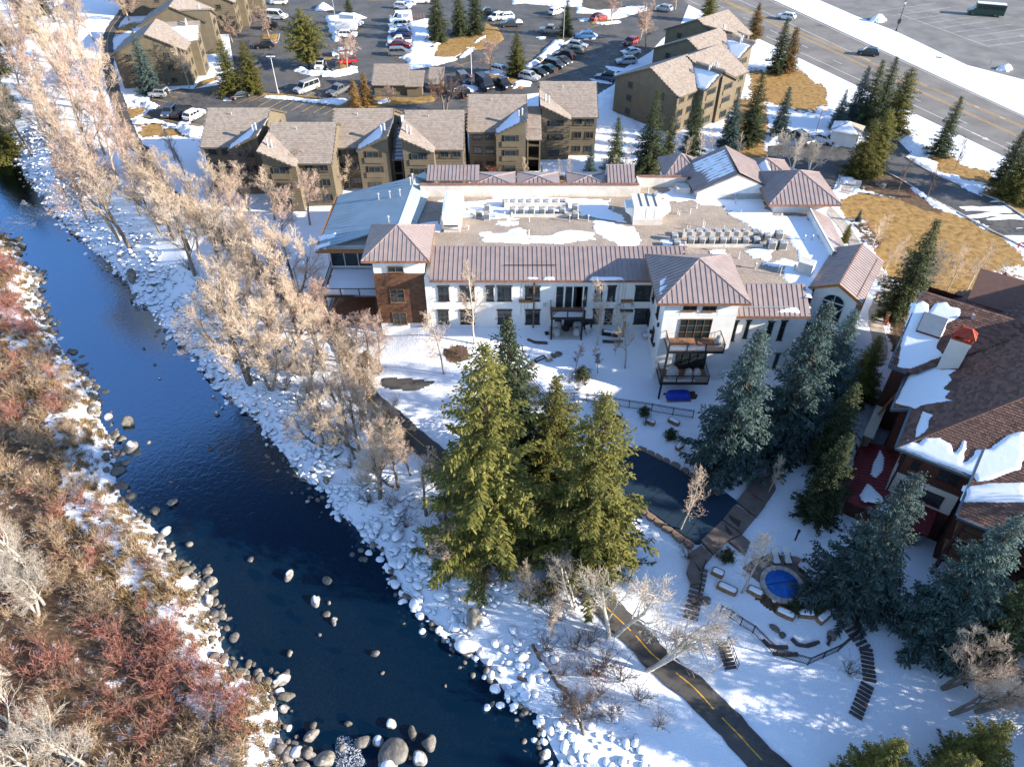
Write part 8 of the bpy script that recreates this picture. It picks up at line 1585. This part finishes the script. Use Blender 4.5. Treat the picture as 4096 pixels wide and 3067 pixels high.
# ================================================================== POOL YARD
for nm, kw in {'pool_cover': dict(col=(.010, .030, .055), rough=.7, noise=.08, nscale=.6, bump=.2, bscale=3), 'spa_cover': dict(col=(.012, .11, .42), rough=.3, noise=.3, nscale=2, bump=.6, bscale=3), 'coping_stone': dict(col=(.22, .16, .12), rough=.85, noise=.25, nscale=3), 'slab_concrete': dict(col=(.17, .13, .11), rough=.8, noise=.25, nscale=1.2, bump=.15), 'log_stone': dict(col=(.25, .145, .07), rough=.85, noise=.4, nscale=3, bump=.4, bscale=6), 'resin_white': dict(col=(.6, .6, .58), rough=.6), 'step_stone': dict(col=(.085, .065, .055), rough=.9, noise=.3, nscale=3)}.items(): mat(nm, **kw)
PZ = -2.95
def pp(px, py, z=PZ): return at(px, py, z)
# retaining slab under the pool: a level terrace
pc = [pp(*q) for q in tp(3, [(0, 0)])]
POOL = [(2440,1800),(2560,1795),(2960,1985),(2950,2010),(2800,2170),(2760,2165),(2500,1990),(2400,1880)]
POOL = [(2505,1782),(2560,1800),(2720,1880),(2870,1985),(2905,1970),(2950,2005),(2945,2020),(2800,2170),(2775,2168),(2660,2085),(2520,1985),(2440,1900),(2440,1850)]
def zmax(poly): return max(hz(p[0], p[1]) for p in poly)
pw = [pp(*q) for q in POOL]; zt = max(PZ, zmax(pw)+.06)
pw = [at(q[0], q[1], zt) for q in POOL]
o = empty('pool', (pw[0][0], pw[0][1], zt), 0, 'swimming pool under a dark navy winter cover', 'pool'); b_ = o.location.copy()
MB().prism([p[:2] for p in pw], zt-1.2, zt+.03).build('pool_cover', 'pool_cover', o, tuple(b_))
mb = MB()
for t in np.linspace(.08, .92, 9):
    a = np.array(pw[1])*(1-t)+np.array(pw[4])*t; c = np.array(pw[12])*(1-t)+np.array(pw[8])*t; mb.bar(a+[0, 0, .035], c+[0, 0, .035], .05, .012)
mb.build('cover_strap', 'steel_black', o, tuple(b_))
rk = random.Random(8)
def coping(poly_px, w):
    P = [np.array(at(*q, zt)) for q in poly_px]
    for a, c in zip(P[:-1], P[1:]):
        L_ = np.linalg.norm(c-a); d = (c-a)/L_; n_ = np.array([-d[1], d[0], 0]); t = 0
        while t < L_-.2:
            l = min(rk.uniform(.9, 1.5), L_-t); q = [a+d*(t+.04)+n_*rk.uniform(0, .1), a+d*(t+l-.04)+n_*rk.uniform(0, .1), a+d*(t+l-.1)+n_*(w+rk.uniform(-.15, .15)), a+d*(t+l/2)+n_*(w+rk.uniform(-.05, .2)), a+d*(t+.1)+n_*(w+rk.uniform(-.15, .15))]
            MB().prism([tuple(x[:2]) for x in q], zt-.5, zt+.1+rk.uniform(0, .05)).build('coping_stone', 'coping_stone', o, tuple(b_)); t += l
coping([(2545,1795),(2720,1880),(2870,1985)], .6); coping([(2780,2178),(2660,2092),(2520,1992)], .6)
# concrete deck slabs with wide joints
def slab_row(quads, nm='deck_slab', z=None, m='slab_concrete'):
    for q in quads:
        P = [g(*x) for x in q]; zz = max(p[2] for p in P)+.07 if z is None else z; c = np.mean([p[:2] for p in P], 0)
        tag(MB().prism([tuple(c+(np.array(p[:2])-c)*.985) for p in P], zz-.6, zz).build(nm, m), kind='structure')
T['y'] = (2048, 1500, .483)
slab_row([tp('y', q) for q in ([(1960,900),(2060,870),(2160,830),(2180,960),(2100,1080),(1990,1000),(1940,950)], [(1940,955),(1990,1005),(2100,1085),(2020,1190),(1880,1080),(1850,1060)], [(1840,1085),(2010,1195),(1900,1330),(1740,1210)], [(1735,1215),(1895,1335),(1780,1385),(1660,1500),(1560,1385)], [(1900,1340),(1970,1400),(1930,1500),(1790,1390)], [(1655,1505),(1550,1640),(1460,1500),(1560,1425)], [(1540,1645),(1570,1740),(1480,1740),(1440,1640),(1480,1520)])], z=zt+.05)
mat('wet_slab', (.06, .045, .038), .3, noise=.3)
for q in ([(1790,1150),(1900,1210),(1880,1260),(1810,1200)], [(1760,1230),(1830,1310),(1800,1330),(1770,1280)]): tag(MB().prism([at(*x, zt+.05)[:2] for x in tp('y', q)], zt, zt+.054).build('wet_patch', 'wet_slab'), kind='structure')
# snow-covered table
p = g(2944, 1905); o = empty('garden_table', p, R(-32), 'square black garden table carrying a slab of snow', 'table'); MB().box(-.75, .75, -.75, .75, .62, .7).build('table_top', 'steel_black', o)
for a in (-1, 1):
    for c in (-1, 1): MB().box(a*.68-.05, a*.68+.05, c*.68-.05, c*.68+.05, -.1, .62).build('leg', 'steel_black', o)
sheet('snow_cap', [(-.7, -.7), (.7, -.7), (.7, .7), (-.7, .7)], 'roof_snow', .16, 1.2, .08, .03, 0, o, None, ((0, 0, .68), (1, 0, 0), (0, 1, 0), (0, 0, 1)))
# stone benches with snow on them
def bench(x0, y0, x1, y1, label, w=.55, group='stone benches under snow'):
    a = np.array(g(x0, y0)); c = np.array(g(x1, y1)); m = (a+c)/2; d = c-a; L_ = np.linalg.norm(d[:2]); o = empty('stone_bench', tuple(m), math.atan2(d[1], d[0]), label, 'bench', group); rr = random.Random(int(x0)); h = .42
    pr = [(-L_/2, -w/2), (-L_/4, -w/2-rr.uniform(0, .06)), (L_/4, -w/2-rr.uniform(0, .06)), (L_/2, -w/2+.05), (L_/2+.05, 0), (L_/2-.03, w/2), (L_/5, w/2+rr.uniform(0, .06)), (-L_/4, w/2+.02), (-L_/2+.05, w/2-.04), (-L_/2-.05, .03)]
    MB().prism(pr, -.25, h).build('stone_block', 'log_stone', o); sheet('snow_cap', [(x*.86, y*.72) for x, y in pr], 'roof_snow', .14, 1.5, .06, .02, 0, o, None, ((0, 0, h-.01), (1, 0, 0), (0, 1, 0), (0, 0, 1)))
    return o
for x0, y0, x1, y1, lab in [(2450,1650,2485,1672,'snow-capped stone bench between two round bushes'),(2475,1715,2500,1695,'short stone bench below the first round bush'),(2585,1685,2618,1700,'stone bench right of the snow-dusted bush'),(2675,1680,2715,1702,'stone bench nearest the broad blue spruce at the fence'),(2705,1800,2730,1780,'stone bench half under the broad blue spruce'),(2390,1690,2398,1672,'short stone stub behind the golden spruce'),(2848,2283,2892,2305,'stone bench below the deck slabs'),(2870,2340,2945,2375,'long stone bench left of the white aspen'),(2990,2355,3048,2385,'bare-topped stone bench by the spa edge'),(3105,2440,3175,2475,'stone bench left of the first spa bush'),(3190,2455,3255,2460,'stone bench between the two spa bushes'),(3270,2490,3315,2450,'stone bench right of the second spa bush')]: bench(x0, y0, x1, y1, lab, .75 if y0 > 2200 else .6)
# spa
sp = g(3130, 2343); cz_ = sp[2]+.12; c0 = np.array(at(3128, 2336, cz_)); o = empty('spa', (c0[0], c0[1], cz_), 0, 'round spa under a bright blue bubble cover', 'spa'); rr_ = 1.52
MB().lathe((0, 0, -.8), [(rr_, 0), (rr_, .85), (rr_-.05, .9), (.2, .93)], 40).build('spa_cover', 'spa_cover', o, smooth=True); MB().bar((-rr_+.1, -.1, .14), (rr_-.1, .35, .14), .06, .02).build('cover_fold', 'pool_cover', o)
for k in range(20):
    a0, a1 = 6.283*k/20+.01, 6.283*(k+1)/20-.01; q = [((rr_+.02)*math.cos(a0), (rr_+.02)*math.sin(a0)), ((rr_+.46)*math.cos(a0), (rr_+.46)*math.sin(a0)), ((rr_+.46)*math.cos(a1), (rr_+.46)*math.sin(a1)), ((rr_+.02)*math.cos(a1), (rr_+.02)*math.sin(a1))]; MB().prism(q[::-1], -.8, .1).build('coping_block', 'concrete', o)
T['s'] = (2950, 2150, .3676)
slab_row([tp('s', q) for q in ([(50,330),(150,250),(330,180),(640,210),(700,240),(650,300),(660,370),(790,470),(715,540),(690,430),(560,350),(400,370),(290,440),(280,520),(150,430)],)], 'spa_terrace', cz_+.02, 'slab_concrete')
tag(sheet('mulch_ring', [(c0[0]+2.9*math.cos(a), c0[1]+2.7*math.sin(a)) for a in np.linspace(3.6, 7.2, 16)]+[(c0[0]+1.9*math.cos(a), c0[1]+1.9*math.sin(a)) for a in np.linspace(7.2, 3.6, 12)], 'mulch', .05, 1, .2, .12, zoff=.05), kind='structure')
for x, lab in ((400, 'left white lounge chair on the spa terrace'), (525, 'right white lounge chair on the spa terrace')):
    p = at(*tp('s', [(x, 225)])[0], cz_+.02); o = empty('lounge_chair', p, R(180), lab, 'chair'); MB().box(-.3, .3, -.1, .75, .35, .4).build('seat', 'resin_white', o); MB().add([(-.3, -.1, .38), (.3, -.1, .38), (.3, -.75, .85), (-.3, -.75, .85), (-.3, -.1, .33), (.3, -.1, .33), (.3, -.75, .8), (-.3, -.75, .8)], [(0, 1, 2, 3), (7, 6, 5, 4), (0, 3, 7, 4), (1, 5, 6, 2), (2, 6, 7, 3)]).build('backrest', 'resin_white', o)
    for a in (-.28, .28):
        for c in (-.45, .68): MB().bar((a, c, 0), (a, c, .36), .05).build('leg', 'steel_black', o)
        MB().bar((a*1.15, -.3, .58), (a*1.15, .45, .55), .05).build('armrest', 'steel_black', o)
for px, py, lab in ((3095, 2404, 'small white pump lid at the spa edge'), (3210, 2390, 'round white pump lid in the mulch by the spa')): p = g(px, py, .1); tag(MB().lathe(p, [(.2, 0), (.2, .08), (.12, .14)], 10).build('pump_lid', 'resin_white'), lab, 'lid')
# ---- black picket fences: posts, rails, pickets per panel
def fence(pts, label, h=1.2, sp=1.9, group='black picket fences'):
    P = [np.array(g(*q)) for q in pts]; base = tuple(P[0]); o = empty('picket_fence', base, 0, label, 'fence', group)
    for a, c in zip(P[:-1], P[1:]):
        L_ = np.linalg.norm(c-a); n = max(1, round(L_/sp))
        for i in range(n):
            p = a+(c-a)*i/n; q = a+(c-a)*(i+1)/n; p[2] = hz(p[0], p[1]); q[2] = hz(q[0], q[1])
            MB().bar(p-[0, 0, .2], p+[0, 0, h+.05], .08).build('post', 'steel_black', o, base)
            for zz in (.12, h-.18, h): MB().bar(p+[0, 0, zz], q+[0, 0, zz], .045).build('rail', 'steel_black', o, base)
            m = MB(); k = max(2, int(np.linalg.norm(q-p)/.13))
            for j in range(1, k): r_ = p+(q-p)*j/k; m.bar(r_+[0, 0, .12], r_+[0, 0, h], .02)
            tag(m.build('picket_panel', 'steel_black', o, base), kind='stuff')
    MB().bar(P[-1]-[0, 0, .2], P[-1]+[0, 0, h+.05], .08).build('post', 'steel_black', o, base)
fence([(2160,1600),(2245,1600),(2345,1605),(2430,1618),(2515,1632),(2605,1645),(2690,1660),(2770,1672)], 'black picket fence across the snowy slope above the pool')
fence([(2880,2450),(2920,2470),(2960,2500),(3010,2530),(3100,2620),(3230,2658),(3350,2605),(3425,2540),(3410,2480),(3365,2400)], 'black picket fence curving round the spa garden'); fence([(2790,2400),(2800,2330),(2815,2270)], 'short black fence beside the pool steps')
# ---- stairs
def steps(a, c, n, w, label, m='step_stone', rails=False, snow=True):
    A = np.array(g(*a)); B = np.array(g(*c)); d = B-A; L_ = np.linalg.norm(d[:2]); u = d[:2]/L_; v = np.array([-u[1], u[0]]); o = empty('garden_steps', tuple(A), 0, label, 'steps'); base = tuple(A)
    for i in range(n):
        t = (i+.5)/n; p = A+d*t; z = hz(p[0], p[1])+.12; hw = L_/n*.42
        MB().obox((p[0], p[1], z-.12), (*u, 0), (*v, 0), (0, 0, 1), hw*.62, w/2, .2).build('step', m, o, base)
    if rails:
        for s in (-1, 1):
            q0 = np.array([*(A[:2]+v*s*w/2), A[2]]); q1 = np.array([*(B[:2]+v*s*w/2), B[2]]); m_ = MB(); m_.bar(q0+[0, 0, 1], q1+[0, 0, 1], .05); m_.bar(q0+[0, 0, .5], q1+[0, 0, .5], .04)
            for t in (0, .25, .5, .75, 1): r_ = q0+(q1-q0)*t; m_.bar(r_-[0, 0, .2], r_+[0, 0, 1], .05)
            m_.build('handrail', 'steel_black', o, base)
    return o
steps((3340,2440),(3465,2600),9,1.1,'upper flight of timber garden steps along the fence'); steps((3462,2590),(3478,2730),8,1.05,'middle flight of timber steps in the snowy yard'); steps((3470,2735),(3418,2870),8,1.05,'lowest flight of timber steps in the snowy yard')
steps((2885,2570),(2925,2680),7,1.0,'stone steps with black handrails below the spa garden',rails=True); steps((2805,2270),(2760,2480),11,1.3,'concrete steps between pool deck and bike path','slab_concrete'); steps((2085,1510),(2155,1590),8,1.2,'snowy steps with black handrails beside the golden spruce','concrete',True); steps((3490,1500),(3440,1590),9,1.6,'concrete steps beside the yellow spruce','concrete',True)
# ---- curved stone edging in the snow
def edging(pts, label):
    P = [g(*q) for q in pts]; o = empty('stone_edging', P[0], 0, label, 'edging', 'stone edgings in the snow'); rr = random.Random(int(pts[0][0]))
    for a, c in zip(P[:-1], P[1:]):
        a = np.array(a); c = np.array(c); MB().bar(a+[0, 0, .06], c+[0, 0, .06], .22+rr.uniform(0, .1), .36).build('stone', 'step_stone', o, P[0])
edging([(3050,2560),(3075,2585),(3110,2590),(3150,2590)], 'stone edging along the lower fence'); edging([(3165,2555),(3190,2580),(3225,2585),(3260,2575),(3275,2568)], 'curved stone seat wall inside the spa garden'); edging([(3310,2580),(3318,2560),(3312,2545)], 'short stone edging inside the spa garden'); edging([(3090,2615),(3150,2620),(3190,2618)], 'stone edging outside the lower fence'); edging([(2130,2580),(2165,2650),(2200,2690),(2230,2740),(2265,2760)], 'stone edging zigzagging down the lower bank'); edging([(2070,2710),(2100,2722),(2130,2730)], 'short stone line on the lower bank'); edging([(2110,1360),(2140,1372),(2190,1375)], 'curved edging on the hotel lawn'); edging([(2410,1368),(2450,1370),(2490,1367)], 'edging line below the black planter'); edging([(3420,1780),(3440,1830),(3425,1870),(3410,1900)], 'stone channel between spruces and lodge')
for px, py, s, lab in [(2115,1468,.55,'first flat rock on the hotel lawn'),(2130,1460,.4,'second flat rock on the hotel lawn'),(2190,1440,.5,'third flat rock on the hotel lawn'),(2215,1424,.35,'fourth flat rock on the hotel lawn'),(2232,1418,.4,'fifth flat rock on the hotel lawn'),(3100,2515,.4,'dark rock in the spa garden snow'),(3130,2540,.35,'flat dark rock in the spa garden snow'),(3330,2540,.5,'grey rock near the garden fence'),(2830,2405,.45,'dark rock beside the pool steps')]: boulder(g(px, py), s, 'rock_bare', lab, None, RS, .3, .7)
# ---- hotel terrace furniture
def covered_chair(p, s, label, rz=0):
    o = empty('covered_chair', p, rz, label, 'chair'); rr = random.Random(int(p[0]*100)); k = 10; prof = []
    vs = []
    for z, r_ in ((0, .5), (.35, .52), (.6, .46), (.85, .3)):
        vs += [(r_*math.cos(6.283*i/k)*(1+rr.uniform(-.1, .1)), r_*math.sin(6.283*i/k)*(1+rr.uniform(-.1, .1))+(.18 if z > .7 else 0), z+rr.uniform(-.04, .04)) for i in range(k)]
    MB().add(vs, [(j*k+i, j*k+(i+1) % k, (j+1)*k+(i+1) % k, (j+1)*k+i) for j in range(3) for i in range(k)]+[tuple(range(3*k, 4*k))]).build('fabric_cover', 'tarp_cover', o, smooth=True); o.scale = (s, s, s)
for px, py, lab in ((2228,1310,'covered chair left of the fire bowl, nearest the doors'),(2225,1338,'covered chair left of the fire bowl, nearest the lawn'),(2308,1310,'covered chair right of the fire bowl, nearest the doors'),(2308,1336,'covered chair right of the fire bowl, nearest the lawn')): covered_chair(at(px, py, .12), 1.0, lab)
p = at(2264,1318,.12); o = empty('fire_bowl', p, 0, 'low dark round fire bowl on the patio', 'fire bowl'); MB().lathe((0, 0, 0), [(.42, 0), (.48, .35), (.42, .4), (.36, .3)], 16).build('bowl', 'steel_black', o); MB().lathe((0, 0, .3), [(.36, 0), (.1, .04)], 12).build('lid', 'frame_dark', o)
p = g(2356,1335); o = empty('adirondack_chair', p, R(20), 'pale wooden armchair beside the black board', 'chair'); MB().box(-.3, .3, -.3, .3, .3, .36).build('seat', 'resin_white', o); MB().add([(-.3, .25, .3), (.3, .25, .3), (.32, .55, 1.0), (-.32, .55, 1.0), (-.3, .3, .28), (.3, .3, .28), (.32, .6, .98), (-.32, .6, .98)], [(0, 1, 2, 3), (7, 6, 5, 4), (2, 6, 7, 3), (0, 3, 7, 4), (1, 5, 6, 2)]).build('backrest', 'resin_white', o)
for a in (-.34, .34): MB().box(a-.06, a+.06, -.35, .35, .55, .6).build('armrest', 'resin_white', o); MB().box(a-.05, a+.05, -.32, -.22, 0, .55).build('leg', 'resin_white', o); MB().box(a-.05, a+.05, .2, .3, 0, .55).build('leg', 'resin_white', o)
p = g(2352,1318); o = empty('black_board', p, 0, 'black board leaning against the facade', 'board'); MB().add([(-.5, 0, 0), (.5, 0, 0), (.5, .35, 1.4), (-.5, .35, 1.4), (-.5, .06, 0), (.5, .06, 0), (.5, .41, 1.4), (-.5, .41, 1.4)], [(0, 1, 2, 3), (7, 6, 5, 4), (2, 6, 7, 3), (0, 3, 7, 4), (1, 5, 6, 2)]).build('board', 'steel_black', o); MB().box(-.4, .4, .1, .5, 0, .08).build('foot', 'steel_black', o)
p = g(2440,1340); o = empty('garden_box', p, R(-12), 'long black storage box with snow on its lid', 'box'); MB().box(-1.0, 1.0, -.3, .3, 0, .5).build('box', 'steel_black', o); MB().box(-1.05, 1.05, -.33, .33, .5, .58).build('lid', 'frame_dark', o); sheet('snow_cap', [(-.8, -.25), (.6, -.25), (.6, .25), (-.8, .25)], 'roof_snow', .1, 1, .08, .03, 0, o, None, ((0, 0, .57), (1, 0, 0), (0, 1, 0), (0, 0, 1)))
p = g(2492,1345); o = empty('timber_post', p, 0, 'brown carved timber post before the facade', 'post'); MB().box(-.15, .15, -.15, .15, -.1, 2.2).build('post', 'fascia_wood', o); MB().box(-.2, .2, -.2, .2, -.1, .25).build('foot', 'fascia_wood', o)
p = g(2581,1352); o = empty('stone_planter', p, 0, 'round stone planter filled with snow', 'planter'); MB().lathe((0, 0, -.05), [(.3, 0), (.46, .25), (.5, .6), (.44, .62), (.4, .5)], 16).build('pot', 'stone_cap', o); MB().lathe((0, 0, .5), [(.42, 0), (.3, .14), (.05, .2)], 12).build('snow_fill', 'roof_snow', o)
p = g(2187,1337); o = empty('black_bowl', p, 0, 'small black bowl at the edge of the patio', 'bowl'); MB().lathe((0, 0, 0), [(.2, 0), (.3, .25), (.26, .26), (.2, .15)], 12).build('bowl', 'steel_black', o); MB().lathe((0, 0, .1), [(.2, 0), (.02, .03)], 8).build('rim', 'steel_black', o)
p = g(2165,1442); o = empty('snowy_bench', p, R(35), 'black bench frame sunk in the snowy lawn', 'bench'); MB().box(-.7, .7, -.04, .04, .1, .25).build('rail', 'steel_black', o); MB().box(-.7, .7, .4, .48, .1, .25).build('rail', 'steel_black', o); MB().box(-.74, -.66, -.04, .48, -.1, .25).build('leg', 'steel_black', o); MB().box(.66, .74, -.04, .48, -.1, .25).build('leg', 'steel_black', o)
zd2 = dz2+.01
for px, s, lab in ((2690, 1.35, 'large covered armchair on the lower deck'), (2755, .95, 'left small covered chair on the lower deck'), (2788, .95, 'right small covered chair on the lower deck')): x = zat(px, 1490, 63.6)[0]; covered_chair((x, 63.6, zd2), s, lab)
x = zat(2870, 1390, 63.8)[0]; covered_chair((x, 63.8, dz1), 1.0, 'dark covered grill on the upper deck')
p = g(2712,1590); o = empty('tarped_pile', p, 0, 'bright blue tarp draped over a low pile under the deck', 'tarp'); vs = []; k = 14; rr = random.Random(2)
for z, f in ((0.15, 1.06), (.45, 1.0), (.75, .92), (.85, .7)): vs += [(1.35*f*math.copysign(abs(math.cos(6.283*i/k))**.5, math.cos(6.283*i/k))*(1+rr.uniform(-.04, .04)), .65*f*math.copysign(abs(math.sin(6.283*i/k))**.5, math.sin(6.283*i/k)), z+rr.uniform(-.04, .04)) for i in range(k)]
MB().add(vs, [(j*k+i, j*k+(i+1) % k, (j+1)*k+(i+1) % k, (j+1)*k+i) for j in range(3) for i in range(k)]+[tuple(range(3*k, 4*k))]).build('tarp', 'blue_tarp', o, smooth=True); MB().box(-1.4, 1.4, -.68, .68, -.05, .14).build('pallet', 'deck_wood', o)
tag(sheet('mulch_bed', [g(*q) for q in [(2640,1570),(2790,1560),(2790,1600),(2680,1595)]], 'mulch', .06, 1, .25, .15), kind='structure')
for px, py, lab in ((3225, 2350, 'covered lantern'),)[:0]: pass
p = g(3180, 2160); o = empty('garden_lamp', p, 0, 'dark garden torch standing in the snow by the spruce', 'lamp'); MB().tube((0, 0, 0), (0, 0, 1.3), .08, .1, 8).build('post', 'steel_black', o); MB().lathe((0, 0, 1.3), [(.14, 0), (.16, .25), (.04, .35)], 8).build('head', 'steel_black', o)
# lower bank: culvert, side stub of the path
tag(sheet('path_spur', [g(*q) for q in tp('y', [(-1090+0, 30), (-900, 25), (-640, 60), (-800, 130), (-1000, 120), (-1080, 90)])], 'path_asphalt', .05, 1, .3, .1, zoff=.04), kind='structure')
